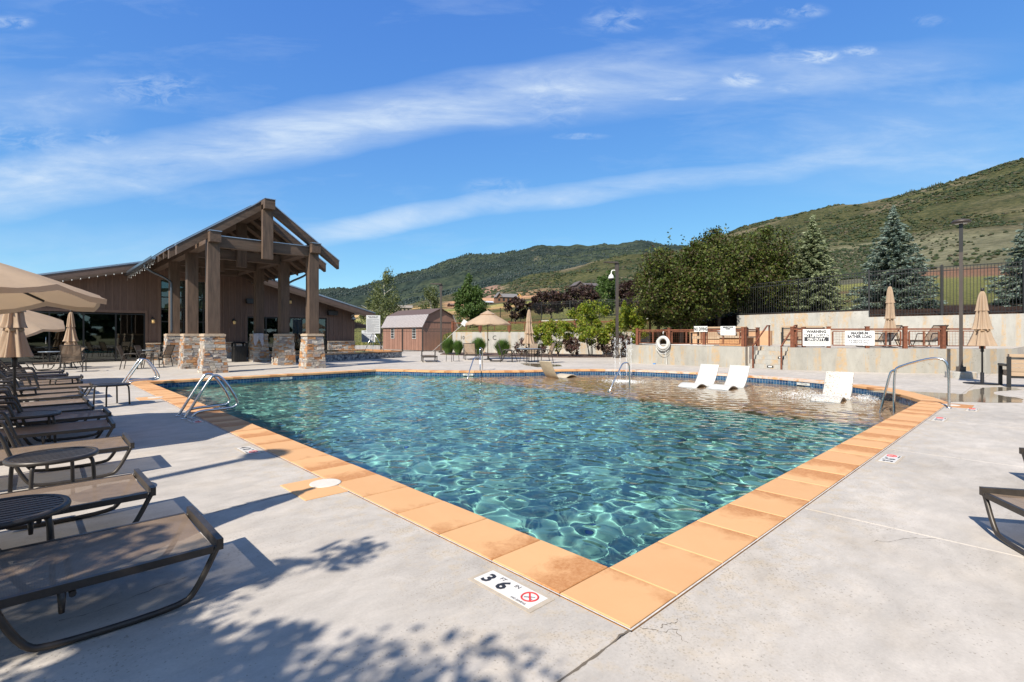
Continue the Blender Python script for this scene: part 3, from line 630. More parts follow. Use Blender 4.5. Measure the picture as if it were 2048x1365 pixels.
for i in range(nP):
    a, b = wt[i], wt[(i+1) % nP]; L_ = np.linalg.norm(b-a); n = max(1, int(round(L_/.1))); t_ = (b-a)/L_
    for k in range(n):
        p = a+t_*(L_*k/n+.004); q = a+t_*(L_*(k+1)/n-.004)
        for z0, z1 in ((-.128,-.062),(-.202,-.134),(-.275,-.208)): tl.add([(*p,z0),(*q,z0),(*q,z1),(*p,z1)], [(3,2,1,0)])
part(basin, 'waterline_tiles', tl, tilemat(), kind='stuff', recv=True)
gw = MB()
for i in range(nP):
    a, b = wi[i], wi[(i+1) % nP]; gw.add([(*a,-.29),(*b,-.29),(*b,-.05),(*a,-.05)], [(3,2,1,0)])
part(basin, 'tile_grout', gw, mat('tile_grout', (.35,.38,.40), .8), recv=True)
# inlets and main drain, seen as dark blue spots on the floor
dr = MB()
for q in ((2.3,2.0),(4.5,5.2),(2.6,6.4),(6.5,3.2),(3.2,10.),(8.,7.)): dr.lathe([(.0,0),(.09,0),(.08,.012),(0,.016)], (*q, zf+.002), 14)
part(basin, 'drain_cover', dr, mat('blue_drain', (.01,.06,.22), .5), recv=True)
# water
h = .030; xs = np.arange(.40, 16.6, h); ys = np.arange(.40, 17.9, h); X, Y = np.meshgrid(xs, ys)
Z = np.zeros_like(X); r2 = np.random.default_rng(5)
warpx = X+.10*np.sin(Y*1.7+.5)+.06*np.sin(Y*4.1+X*1.3); warpy = Y+.10*np.sin(X*1.9+1.1)+.05*np.sin(X*3.7-Y*2.1)
AA = (.112, .028, .004)
lam = np.concatenate([r2.uniform(.20, .41, 46), r2.uniform(.6, 1.5, 26), r2.uniform(.19, .30, 16)])
slp = np.concatenate([np.full(46, AA[0]), np.full(26, AA[1]), np.full(16, AA[2])])
cnt = np.concatenate([np.full(46, 46), np.full(26, 26), np.full(16, 16)])
for l_, s_, n_ in zip(lam, slp, cnt):
    a = r2.normal(.9, 1.0); k = 2*math.pi/l_; Z += s_/k*np.sin(k*(warpx*math.cos(a)+warpy*math.sin(a))+r2.uniform(0, 6.28))*math.sqrt(2/n_)
Z *= .84-.22*np.clip((X+Y-3)/16, 0, 1)
shal = np.clip((X-10.2)/1.2, 0, 1); Z *= 1-.35*shal
ker = [np.array(p) for p in offset(POOL, .035)]
inside = inpoly(X, Y, [tuple(p) for p in ker]); cell = inside[:-1,:-1] | inside[1:,:-1] | inside[:-1,1:] | inside[1:,1:]
i = (np.arange(X.shape[0]-1)[:, None]*X.shape[1]+np.arange(X.shape[1]-1)); F = np.stack([i, i+1, i+X.shape[1]+1, i+X.shape[1]], -1)[cell]
used = np.zeros(X.size, bool); used[F.ravel()] = True; remap = np.cumsum(used)-1
me = bpy.data.meshes.new('pool_water'); fastmesh(me, np.stack([X.ravel(), Y.ravel(), Z.ravel()-.2], 1)[used], remap[F])
m = bpy.data.materials.new('water'); m.use_nodes = True; t = m.node_tree; g = N(t, 'ShaderNodeBsdfGlass', distribution='GGX', i_Roughness=0., i_IOR=1.29); g.inputs['Color'].default_value = (.95,1,.99,1)
LK(t, g.outputs[0], t.nodes['Material Output'].inputs[0]); me.materials.append(m)
wo_ = bpy.data.objects.new('pool_water', me); COL.objects.link(wo_); wo_['kind'] = 'structure'; wo_.cycles.is_caustics_caster = True
# ================================================================== DECK: cast slabs cut round the pool
XL = [-30, -23, -16, -9.8, -6.6, -3.4, 2.62, 5.9, 9.2, 12.4, 15.6, 18.8, 22.0, 25.2, 28.4, 34]
YL = [-14, -9.9, -6.6, -3.3, 0, 3.43, 6.85, 10.3, 13.7, 18.18, 21.4, 24.7, 28., 31.3, 34.6, 38, 46, 60]
bm = bmesh.new(); ov = [bm.verts.new((*p, 0)) for p in ((XL[0],YL[0]),(XL[-1],YL[0]),(XL[-1],YL[-1]),(XL[0],YL[-1]))]
hv = [bm.verts.new((*p, 0)) for p in offset(POOL, .497)]
eds = [bm.edges.new((a, b)) for L_ in (ov, hv) for a, b in zip(L_, L_[1:]+L_[:1])]
bmesh.ops.triangle_fill(bm, edges=eds, use_beauty=True)
for xv in XL[1:-1]:
    bmesh.ops.bisect_plane(bm, geom=bm.verts[:]+bm.edges[:]+bm.faces[:], plane_co=(xv,0,0), plane_no=(1,0,0), dist=1e-5)
for yv in YL[1:-1]:
    bmesh.ops.bisect_plane(bm, geom=bm.verts[:]+bm.edges[:]+bm.faces[:], plane_co=(0,yv,0), plane_no=(0,1,0), dist=1e-5)
cells = {}
for f in bm.faces:
    c_ = f.calc_center_median(); cells.setdefault((np.searchsorted(XL, c_.x), np.searchsorted(YL, c_.y)), []).append(f)
bs = MB(); bs.add([(p.co.x, p.co.y, -.016) for p in ov], [(0,1,2,3)])
# joint bed (a sheet below the slabs with the pool cut out)
vi = {v: k for k, v in enumerate(bm.verts)}; bed = MB()
bed.add([(v.co.x, v.co.y, -.013) for v in bm.verts], [tuple(vi[v] for v in (f.verts if f.normal.z > 0 else reversed(f.verts))) for f in bm.faces])
deck = struct('pool_deck', bed, M['grout'])
for (ix, iy), fs in cells.items():
    vs = {}; V = []
    x0, x1, y0, y1 = XL[ix-1], XL[ix], YL[iy-1], YL[iy]; gap = .004
    def vid(v, low=0):
        key = (v, low)
        if key not in vs:
            X0, Y0 = v.co.x, v.co.y; e = gap if low != 2 else gap+.006
            if abs(X0-x0) < 1e-4 and ix > 1: X0 += e
            elif abs(X0-x1) < 1e-4 and ix < len(XL)-1: X0 -= e
            if abs(Y0-y0) < 1e-4 and iy > 1: Y0 += e
            elif abs(Y0-y1) < 1e-4 and iy < len(YL)-1: Y0 -= e
            vs[key] = len(V); V.append((X0, Y0, {0: -.1, 1: -.004, 2: 0.}[low]))
        return vs[key]
    F = []; fset = set(fs)
    for f in fs:
        vv = f.verts[:] if f.normal.z > 0 else list(reversed(f.verts)); F.append(tuple(vid(v, 2) for v in vv))
        for a, b in zip(vv, vv[1:]+vv[:1]):
            e = bm.edges.get((a, b)); oth = [q for q in e.link_faces if q in fset and q is not f]
            if not oth:
                F.append((vid(b, 2), vid(a, 2), vid(a, 1), vid(b, 1))); F.append((vid(b, 1), vid(a, 1), vid(a, 0), vid(b, 0)))
    mb = MB(); mb.add(V, F); part(deck, 'deck_slab', mb, M['deck'])
bm.free()
# cracks: thin dark strips laid on the slabs
crk = MB()
def crack(p, q, wd, n, amp, seed):
    r = np.random.default_rng(seed); p = np.array(p); q = np.array(q); t_ = (q-p)/np.linalg.norm(q-p); nn_ = np.array((-t_[1], t_[0])); off = np.cumsum(r.normal(0, amp, n+1)); off -= np.linspace(off[0], off[-1], n+1)
    P = [p+(q-p)*k/n+nn_*off[k] for k in range(n+1)]; wv = wd*np.clip(r.uniform(.1, 1.3, n+1), .1, 1.3)
    for k in range(n): crk.add([(*(P[k]-nn_*wv[k]/2),.0022),(*(P[k+1]-nn_*wv[k+1]/2),.0022),(*(P[k+1]+nn_*wv[k+1]/2),.0022),(*(P[k]+nn_*wv[k]/2),.0022)], [(0,1,2,3)])
crack((-.42,3.45), (-1.6,3.32), .006, 40, .010, 1); crack((0,-.004),(-1.1,-.02), .014, 40, .004, 2)
crack((.05,-.02),(.17,-.17), .004, 12, .008, 3); crack((.12,-.10),(.26,-.12), .004, 12, .008, 4); crack((.16,-.17),(.10,-.26), .003, 10, .008, 5); crack((2.2,-.6),(2.6,-.9), .004, 14, .01, 6)
crack((-1.5,2.2),(-2.1,2.1), .005, 20, .01, 7)
struct('deck_cracks', crk, mat('crack_dark', (.13,.105,.08), 1.))
# shallow puddle of splash water on the right
pd = MB(); pp = [W(*q) for q in ((1730,782),(1790,781),(1835,784),(1875,786),(1925,789),(1948,779),(1985,775),(2035,776),(2040,781),(1990,783),(1985,789),(2040,797),(2048,806),(1990,806),(1905,804),(1880,800),(1815,791),(1760,786))]
r3 = np.random.default_rng(8); P3 = []
for a, b in zip(pp, pp[1:]+pp[:1]):
    for k in range(5): t_ = k/5; P3.append((a[0]*(1-t_)+b[0]*t_+r3.normal(0,.035), a[1]*(1-t_)+b[1]*t_+r3.normal(0,.025)))
pd.add([(*p,.0042) for p in P3], [tuple(range(len(P3)))])
wetm = mat('wet_concrete', (.17,.14,.10), .07, var=.22, scale=2.5, spec=.55)
struct('puddle', pd, wetm)
pd = MB(); pd.add([(W(q[0], q[1])[0], W(q[0], q[1])[1], .0042) for q in ((1040,727),(1075,727.6),(1120,730),(1125,733),(1075,735),(1050,731))], [(0,1,2,3,4,5)]); struct('puddle', pd, wetm)
# ================================================================== CLUBHOUSE
WY = 33.3; RX = 4.85
def roofz(x): return 6.0-(.25*(RX-x) if x < RX else .27*(x-RX))
club = thing('clubhouse', 'long brown clubhouse with vertical board siding and a low gabled roof behind the porch', 'building', (4.85, WY, 0))
XL0, XR0 = -8.0, 14.95
openings = [(-6.8, 2.5, 0, 2.65), (3.2, 6.2, 0, 4.6), (7.75, 12.9, 0, 2.6)]
bk = MB()
# building body behind the boards
def bodywall(x0, x1, z0):
    bk.ext([(x0, z0), (x1, z0), (x1, roofz(x1)-.12)]+([(RX, roofz(RX)-.12)] if x0 < RX < x1 else [])+[(x0, roofz(x0)-.12)], WY+.03, WY+.15)
e_ = [XL0]+[v for o in openings for v in o[:2]]+[XR0]
for k in range(0, len(e_)-1):
    a, b = e_[k], e_[k+1]; z0 = 0
    for o in openings:
        if abs(o[0]-a) < 1e-6: z0 = o[3]
    bodywall(a, b, z0)
bk.b2((XR0-.12, WY+.16, 0), (XR0, WY+14, roofz(XR0)-.15)); bk.b2((XL0, WY+.16, 0), (XL0+.12, WY+14, roofz(XL0)-.15)); bk.b2((XL0, WY+14, 0), (XR0, WY+14.2, 3.))
part(club, 'wall', bk, M['siding'], world=True)
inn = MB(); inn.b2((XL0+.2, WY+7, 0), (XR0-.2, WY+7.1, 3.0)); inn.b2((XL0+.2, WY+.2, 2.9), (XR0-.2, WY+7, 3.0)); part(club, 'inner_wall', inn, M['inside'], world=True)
# siding boards and battens, each its own piece
x = XL0; rr = np.random.default_rng(4)
def zspan(xa, xb):
    z0 = .98
    for o in openings:
        if xa < o[1]+.08 and xb > o[0]-.08: z0 = o[3]+.12
    if 2.5 < (xa+xb)/2 < 3.2 or 6.2 < (xa+xb)/2 < 7.75: z0 = .98 if not (xa < 6.3 and xb > 3.1 and (xa > 3.1)) else z0
    return z0
bounds = sorted(set([XL0, XR0, 2.5, 3.2, 6.2, 7.75, 12.9]+[XL0+.335*i for i in range(69) if all(abs(XL0+.335*i-q) > .14 for q in (2.5, 3.2, 6.2, 7.75, 12.9, XR0))]))
for xa, xb in zip(bounds, bounds[1:]):
    xm = (xa+xb)/2; z0 = .98
    for o in openings:
        if o[0] <= xm <= o[1]: z0 = o[3]+.10
    mb = MB(); top = lambda q: roofz(q)-.14
    g2 = .012; P_ = [(xa+g2, z0), (xb-g2, z0), (xb-g2, top(xb))]+([(RX, top(RX))] if xa < RX < xb else [])+[(xa+g2, top(xa))]
    mb.ext(P_, WY-.002-rr.uniform(0, .003), WY+.026); part(club, 'siding_board', mb, M['siding'], world=True)
    mb = MB(); mb.b2((xb-.025, WY-.024, z0), (xb+.025, WY+.0, top(xb)-.01)); part(club, 'batten', mb, M['batten'], world=True)
# trim round openings
for o in openings:
    mb = MB(); mb.b2((o[0]-.1, WY-.035, o[3]), (o[1]+.1, WY-.003, o[3]+.14)); part(club, 'head_trim', mb, M['batten'], world=True)
    for xx in (o[0]-.11, o[1]+.0):
        mb = MB(); mb.b2((xx, WY-.034, .98 if o[3] > 2 else 0), (xx+.11, WY-.004, o[3]-.002)); part(club, 'side_trim', mb, M['batten'], world=True)
# stone wainscot
SM = []
for k in range(10):
    mb = MB(); r_ = np.random.default_rng(100+k); mb.box((0,0,0), (1,1,1)); v = [(a+(r_.uniform(-.03,.03)), b+r_.uniform(-.12,.12)*(b < 0), c+r_.uniform(-.07,.07)) for a, b, c in mb.v]; mb.v = v
    me = mb.mesh('stone'); me.materials.append(M['stone']); SM.append(me)
def stonewall(par, base, u, nrm, width, height, z0=0, taper=None, dep=.07, hmean=.085, lmean=.32, seed=0):
    r_ = np.random.default_rng(seed); z = z0; u = Vector(u); nrm = Vector(nrm); ang = math.atan2(u.y, u.x)
    while z < height-.03:
        hh = min(r_.choice([.06,.075,.09,.11,.14]), height-z)
        tp = taper(z+hh/2) if taper else (0, width, 0)
        s = tp[0]
        while s < tp[1]-.02:
            l_ = min(r_.uniform(.45, 1.5)*lmean, tp[1]-s)
            if tp[1]-s-l_ < .08: l_ = tp[1]-s
            o = part(par, 'stone', SM[r_.integers(10)], None); dd = dep+r_.uniform(-.012, .022)
            c = Vector(base)+u*(s+l_/2)-nrm*(tp[2]) + nrm*(dd/2-.03); c.z = z+hh/2
            off = Vector(par.location); 
            o.location = c-off; o.rotation_euler = (0, 0, ang); o.scale = (l_-.008, dd, hh-.008); s += l_
        z += hh
waist = [(-8.0, -6.8), (2.52, 3.18), (6.3, 7.7), (12.95, 14.97)]
for k, (a, b) in enumerate(waist):
    mb = MB(); mb.b2((a, WY-.09, 0), (b, WY-.0045, .93)); part(club, 'stone_backing', mb, M['mortar'], world=True)
    stonewall(club, (a, WY-.09, 0), (1,0,0), (0,-1,0), b-a, .93, seed=20+k)
    mb = MB(); mb.b2((a-.02, WY-.19, .93), (b+.02, WY-.004, .99)); part(club, 'stone_sill', mb, M['capstone'], world=True)
# glazing
def glazing(x0, x1, z1, cols_, rows_, door=()):
    y = WY+.05
    for xx in cols_:
        mb = MB(); mb.b2((xx-.035, y-.04, 0.02), (xx+.035, y+.04, z1)); part(club, 'mullion', mb, M['frame'], world=True)
    for zz in rows_:
        for xa, xb in zip(cols_, cols_[1:]):
            mb = MB(); mb.b2((xa+.035, y-.03, zz-.03), (xb-.035, y+.03, zz+.03)); part(club, 'transom', mb, M['frame'], world=True)
    zz = [0.02]+rows_+[z1]
    for xa, xb in zip(cols_, cols_[1:]):
        for za, zb in zip(zz, zz[1:]):
            mb = MB(); mb.b2((xa+.03, y-.004, za+.028), (xb-.03, y+.004, zb-.028)); part(club, 'window_pane', mb, M['glass'], world=True)
glazing(-6.8, 2.5, 2.65, [-6.77,-5.46,-4.13,-2.8,-1.47,-.14,1.2,2.47], [.10, 2.58])
glazing(3.2, 6.2, 4.6, [3.23,3.85,4.35,5.35,5.75,6.17], [.10,2.2,2.9,3.6,4.55])
glazing(7.75, 12.9, 2.6, [7.78,8.9,10.05,11.2,12.0,12.87], [.10,2.54])
for xx in (-1.6, 4.9, 10.2):
    mb = MB(); mb.tube([(xx, WY-.03, .95), (xx, WY-.06, 1.0), (xx, WY-.06, 1.3), (xx, WY-.03, 1.35)], .013); part(club, 'door_handle', mb, M['steel'], world=True)
# main roof
rt = MB(); RF = WY-.95; RBk = WY+15
for xa, xb in ((-9.0, RX), (RX, 16.15)):
    za, zb = roofz(xa), roofz(xb)
    rt.ext([(xa, za), (xb, zb), (xb, zb+.06), (xa, za+.06)], RF, RBk)
part(club, 'roof', rt, M['roof'], world=True)
for xa, xb in ((-9.0, RX), (RX, 16.15)):
    za, zb = roofz(xa), roofz(xb); sh_ = .10
    mb = MB(); mb.ext([(xa, za-.34), (xb, zb-.34), (xb, zb-.003), (xa, za-.003)], RF-.01, RF+.06); part(club, 'fascia_board', mb, M['trim'], world=True)
    mb = MB(); mb.ext([(xa, za-.43), (xb, zb-.43), (xb, zb-.28), (xa, za-.28)], RF-.045, RF-.012); part(club, 'rake_trim', mb, M['timberx'], world=True)
    mb = MB(); mb.ext([(xa, za+.02), (xb, zb+.02), (xb, zb+.10), (xa, za+.10)], RF-.035, RF-.006); part(club, 'roof_edge_flashing', mb, M['flash'], world=True)
    mb = MB(); mb.ext([(xa, za-.12), (xb, zb-.12), (xb, zb-.09), (xa, za-.09)], RF+.065, WY+.12); part(club, 'soffit', mb, M['soffit'], world=True)
    for k in range(26):
        xx = xa+(xb-xa)*(k+.5)/26; sg = 1 if xa < RX-5 else -1
        rb = MB(); rb.b2((xx-.02, RF+.02, roofz(xx)+.058), (xx+.02, RBk, roofz(xx)+.095)); part(club, 'roof_seam', rb, M['roof'], world=True)
# low side roof past the right corner
mb = MB(); mb.ext([(14.97, 2.45), (17.3, 1.95), (17.3, 2.03), (14.97, 2.6)], WY+1.5, WY+8); part(club, 'side_roof', mb, M['trim'], world=True)
# string of bulbs under the left rake
stl = thing('string_lights', 'string of small white bulbs hung under the left roof edge of the clubhouse', 'string lights', (-1.5, RF-.06, 4.0))
cab = MB(); px_ = [(xx, RF-.06, roofz(xx)-.40) for xx in np.linspace(-3.2, 1.75, 18)]; cab.tube(px_, .006, 5); part(stl, 'cord', cab, M['black'], world=True)
bu = MB(); bu.lathe([(0,-.10),(.03,-.085),(.04,-.05),(.022,-.01),(.02,.02),(0,.02)], (0,0,0), 8); bme = bu.mesh('bulb'); bme.materials.append(M['white'])
for xx in np.linspace(-3.0, 1.7, 15):
    o = part(stl, 'bulb', bme, None); o.location = (xx+1.5, 0, roofz(xx)-.40-4.0); o.scale = (.6, .6, .6)
# wall fittings
def lantern(x, z, label):
    t_ = thing('wall_lantern', label, 'lantern', (x, WY-.02, z), 0, 'gooseneck lanterns on the clubhouse wall')
    mb = MB(); mb.tube(bez([(0,0,.0),(0,-.12,.10),(0,-.28,.12),(0,-.32,.02)]), .012, 6); mb.box((0,-.01,0), (.1,.03,.14)); part(t_, 'bracket', mb, M['black'])
    mb = MB(); mb.lathe([(.03,0),(.12,-.05),(.13,-.07),(.02,-.03)], (0,-.32,.02), 14); part(t_, 'hood', mb, M['black'])
    mb = MB(); mb.lathe([(.05,-.05),(.085,-.1),(.085,-.24),(.06,-.28),(0,-.285)], (0,-.32,.02), 12); part(t_, 'lamp_glass', mb, mat('amber_glass', (.85,.55,.22), .25)); return t_
lt = lantern(2.82, 2.35, 'black gooseneck lantern with amber glass left of the tall entrance windows'); dup(lt, (6.95, WY-.02, 2.35), 0, 'black gooseneck lantern with amber glass on the siding right of the entrance windows')
lt2 = dup(lt, (10.3, WY-.02, 3.75), 0, 'black gooseneck lantern high above the right glass doors')
def speaker(x, z, label):
    t_ = thing('wall_speaker', label, 'speaker', (x, WY-.02, z), 0, 'black speakers on the clubhouse wall'); mb = MB(); mb.ext([(-.32,-.15),(.32,-.15),(.36,.15),(-.36,.15)], -.28, -.03); part(t_, 'cabinet', mb, M['black']); mb = MB(); mb.b2((-.29,-.292,-.12),(.29,-.282,.12)); part(t_, 'grille', mb, M['frame']); mb = MB(); mb.b2((-.05,-.03,-.1),(.05,0,.1)); part(t_, 'bracket', mb, M['black']); return t_
sp1 = speaker(8.0, 3.55, 'black box speaker on the siding between the entrance and the right glass doors'); dup(sp1, (13.25, WY-.02, 2.95), 0, 'black box speaker near the right end of the clubhouse wall')
def domecam(loc, label, par_h=0):
    t_ = thing('dome_camera', label, 'camera', loc); mb = MB(); mb.tube(bez([(.3,0,.0),(.22,0,.12),(.05,0,.14),(0,0,.02)]), .03, 8); part(t_, 'arm', mb, M['white'])
    mb = MB(); mb.lathe([(.03,.02),(.07,-.02),(.10,-.06),(.155,-.16),(.16,-.2),(0,-.2)], n=16); part(t_, 'housing', mb, M['white']); mb = MB(); mb.lathe([(0,-.33),(.07,-.31),(.115,-.25),(.12,-.2),(0,-.19)], n=16); part(t_, 'dome', mb, M['black']); return t_
dc = domecam((14.75, WY-.35, 2.75), 'white dome security camera at the right corner of the clubhouse'); dc.rotation_euler = (0,0,math.pi/2)
# ------------------------------------------------------------------ entrance portico
PX0, PX1 = 2.93, 6.80; RZ = 7.05; SL = .717
def pz(x): return RZ-SL*abs(x-RX)
por = thing('entrance_portico', 'tall open timber entrance porch with steep gabled roof standing on six stone piers', 'porch', (RX, 27, 1.5))
ys_ = (20.75, 24.2, 27.9)
for X_c in (PX0, PX1):
    for yy in ys_:
        mb = MB(); mb.b2((X_c-.205, yy-.205, 1.505), (X_c+.205, yy+.205, 5.0)); part(por, 'post', mb, M['timber'], world=True)
    mb = MB(); mb.b2((X_c-.19, 20.3, 5.003), (X_c+.19, WY-.03, 5.40)); part(por, 'side_beam', mb, mat('stained_timber_along', (.092,.058,.039), .7, var=.32, scale=2.2, stretch=(5,.55,5), bump=.5, bscale=14), world=True)
    mb = MB(); mb.b2((X_c-.21, 20.27, 5.403), (X_c+.21, 20.75, 5.43)); part(por, 'beam_cap', mb, M['flash'], world=True)
for k, yy in enumerate(ys_+(31.0,)):
    mb = MB(); mb.b2((PX0+.207, yy-.15, 4.86), (PX1-.207, yy+.15, 5.28)); part(por, 'tie_beam', mb, M['timberx'], world=True)
    if k == 0:
        mb = MB(); mb.b2((PX0+.21, yy-.17, 5.283), (PX1-.21, yy+.17, 5.31)); part(por, 'beam_cap', mb, M['flash'], world=True)
    mb = MB(); mb.b2((RX-.2, yy-.35, 4.55 if k < 2 else 4.7), (RX+.2, yy-.153, 6.75)); part(por, 'king_post', mb, M['timber'], world=True)
mb = MB(); mb.b2((RX-.2, 20.15, 6.55), (RX+.2, 33.2, 6.93)); part(por, 'ridge_beam', mb, M['timberx'], world=True)
mb = MB(); mb.b2((RX-.21, 20.13, 6.934), (RX+.21, 20.9, 6.96)); part(por, 'beam_cap', mb, M['flash'], world=True)
ext_ = 3.12
def rafter(yy, th, dp, name='rafter', cap=True):
    for sg in (-1, 1):
        xa, xb = RX+sg*.205, RX+sg*ext_
        mb = MB(); mb.ext([(xa, pz(xa)-.02), (xa, pz(xa)-dp-.02), (xb, pz(xb)-dp-.02), (xb, pz(xb)-.02)], yy-th/2, yy+th/2); part(por, name, mb, M['timberx'], world=True)
        if cap:
            mb = MB(); mb.ext([(xa, pz(xa)+.03), (xa, pz(xa)-.016), (xb+sg*.02, pz(xb)-.016-.015), (xb+sg*.02, pz(xb)+.03-.015)], yy-th/2-.02, yy+th/2+.02); part(por, 'rafter_flashing', mb, M['flash'], world=True)
rafter(20.75, .24, .36); rafter(22.15, .24, .36)
yy = 23.2
while yy < 33: rafter(yy, .14, .26, cap=False); yy += 1.15
for sg in (-1, 1):
    xa, xb = RX, RX+sg*ext_
    mb = MB(); mb.ext([(xa, RZ+.06), (xa, RZ), (xb, pz(xb)), (xb, pz(xb)+.06)], 22.6, 36.2); part(por, 'roof_sheet', mb, M['roof'], world=True)
    for k in range(34):
        y0 = 22.62+k*.4
        mb = MB(); mb.ext([(xa, RZ+.10), (xa, RZ+.062), (xb, pz(xb)+.062), (xb, pz(xb)+.10)], y0-.014, y0+.014); part(por, 'roof_seam', mb, M['roof'], world=True)
    mb = MB(); mb.ext([(xa, RZ-.006), (xa, RZ-.02), (xb, pz(xb)-.02), (xb, pz(xb)-.006)], 22.62, 36); part(por, 'roof_deck', mb, M['soffit'], world=True)
    mb = MB(); xe = RX+sg*(ext_+.09); ze = pz(RX+ext_)-.05; c_ = [(-.09,.07),(-.09,-.04),(-.05,-.09),(.05,-.09),(.09,-.04),(.09,.07),(.075,.07),(.075,-.035),(.045,-.075),(-.045,-.075),(-.075,-.035),(-.075,.07)]
    mb.ext([(xe+a, ze+b) for a, b in c_], 22.5 if sg > 0 else 24.8, 34.4); part(por, 'gutter', mb, M['gutter'], world=True)
    # downspout bends from the gutter to the post
    xpo = RX+sg*(abs(PX0-RX)+.0); yd = 27.0 if sg < 0 else 24.6
    mb = MB(); mb.tube(bez([(xe, yd, ze-.09), (xe, yd, ze-.28), (PX0-.27 if sg < 0 else PX1+.27, yd-.0, ze-.75), (PX0-.27 if sg < 0 else PX1+.27, yd, ze-1.1), (PX0-.27 if sg < 0 else PX1+.27, yd, 1.55 if sg < 0 else 3.6)]), .05, 8); part(por, 'downspout', mb, M['gutter'], world=True)
ic = thing('icicle_lights', 'row of short drooping bulb strands under the left gutter of the entrance porch', 'string lights', (1.7, 29, 4.7))
for k in range(26):
    y0 = 25.0+k*.36; ln = (.10,.2,.14,.26)[k % 4]; mb = MB(); mb.tube([(1.70, y0, 4.72), (1.70, y0, 4.72-ln)], .007, 5); mb.lathe([(0,-.03),(.016,-.02),(.012,.01),(0,.01)], (1.70, y0, 4.72-ln), 6); part(ic, 'bulb_strand', mb, M['white'], world=True)
# piers
names = {(0,0): 'front left stone pier of the porch, nearest the pool ladder', (0,1): 'middle left stone pier of the porch', (0,2): 'rear left stone pier of the porch beside the sling chairs', (1,0): 'front right stone pier of the porch at the pool edge', (1,1): 'middle right stone pier of the porch', (1,2): 'rear right stone pier of the porch behind the black trash can'}
for a, X_c in enumerate((PX0, PX1)):
    for b, yy in enumerate(ys_):
        t_ = thing('stone_pier', 'tapered '+names[(a, b)], 'pier', (X_c, yy, 0), 0, 'stone piers carrying the porch')
        h0, h1, H = .40, .305, 1.40
        mb = MB(); V = [(-h0,-h0,0),(h0,-h0,0),(h0,h0,0),(-h0,h0,0),(-h1,-h1,H),(h1,-h1,H),(h1,h1,H),(-h1,h1,H)]; mb.add(V, [(3,2,1,0),(4,5,6,7),(0,1,5,4),(1,2,6,5),(2,3,7,6),(3,0,4,7)]); part(t_, 'mortar_core', mb, M['mortar'])
        for q, (u, n_) in enumerate((((1,0,0),(0,-1,0)), ((0,-1,0),(-1,0,0)), ((0,1,0),(1,0,0)), ((-1,0,0),(0,1,0)))):
            if q == 3 : continue
            base = Vector((X_c, yy, 0))+Vector(n_)*h0-Vector(u)*(h0+.03)
            stonewall(t_, base, u, n_, 2*h0+.06, H, taper=lambda z, h0=h0, h1=h1, H=H: ((h0-h1)*z/H, 2*h0+.06-(h0-h1)*z/H, (h0-h1)*z/H), seed=40+a*10+b*3+q, lmean=.26)
        mb = MB(); mb.add([(-.37,-.37,1.40),(.37,-.37,1.40),(.37,.37,1.40),(-.37,.37,1.40),(-.37,-.37,1.485),(.37,-.37,1.485),(.37,.37,1.485),(-.37,.37,1.485)], [(3,2,1,0),(4,5,6,7),(0,1,5,4),(1,2,6,5),(2,3,7,6),(3,0,4,7)]); mb.b2((-.33,-.33,1.486),(.33,.33,1.503)); part(t_, 'cap_stone', mb, M['capstone'])
# trash can, towels, planter
tr = thing('trash_can', 'black square trash can with a domed open lid beside the rear right stone pier', 'trash can', (5.95, 28.35, 0))
mb = MB(); mb.b2((-.29,-.29,0),(.29,.29,.78)); 
for k in range(-2, 3): mb.b2((k*.11-.035,-.305,.06),(k*.11+.035,-.292,.70)); mb.b2((-.305,k*.11-.035,.06),(-.292,k*.11+.035,.70))
part(tr, 'bin', mb, M['black'])
mb = MB(); mb.b2((-.31,-.31,.782),(.31,.31,.83)); [mb.b2((sx*.27-.04, sy*.27-.04, .83),(sx*.27+.04, sy*.27+.04, .99)) for sx in (-1,1) for sy in (-1,1)]; mb.add([(-.33,-.33,.99),(.33,-.33,.99),(.33,.33,.99),(-.33,.33,.99),(-.2,-.2,1.07),(.2,-.2,1.07),(.2,.2,1.07),(-.2,.2,1.07)], [(3,2,1,0),(4,5,6,7),(0,1,5,4),(1,2,6,5),(2,3,7,6),(3,0,4,7)]); part(tr, 'lid', mb, M['black'])
tw = MB(); r_ = np.random.default_rng(2)
V = []; nx, nz = 10, 8
for i in range(nz+1):
    for k in range(nx+1):
        V.append((-.36+k*.05, -.40-.05*(i/nz)+.018*math.sin(k*1.9+i*.4), 1.52-i*.06*(1+.4*math.sin(k*.9))-(.0 if i else 0)))
V0 = [(-.36+k*.05, -.05, 1.515) for k in range(nx+1)]
tw.add(V0+V, [(i*(nx+1)+k, i*(nx+1)+k+1, (i+1)*(nx+1)+k+1, (i+1)*(nx+1)+k) for i in range(nz+1) for k in range(nx)], True)
solo('towel', 'pale towel draped over the cap of the rear right stone pier', 'towel', tw, mat('towel_cloth', (.46,.44,.46), .95, var=.15, scale=12), (6.75, 27.85, 0))
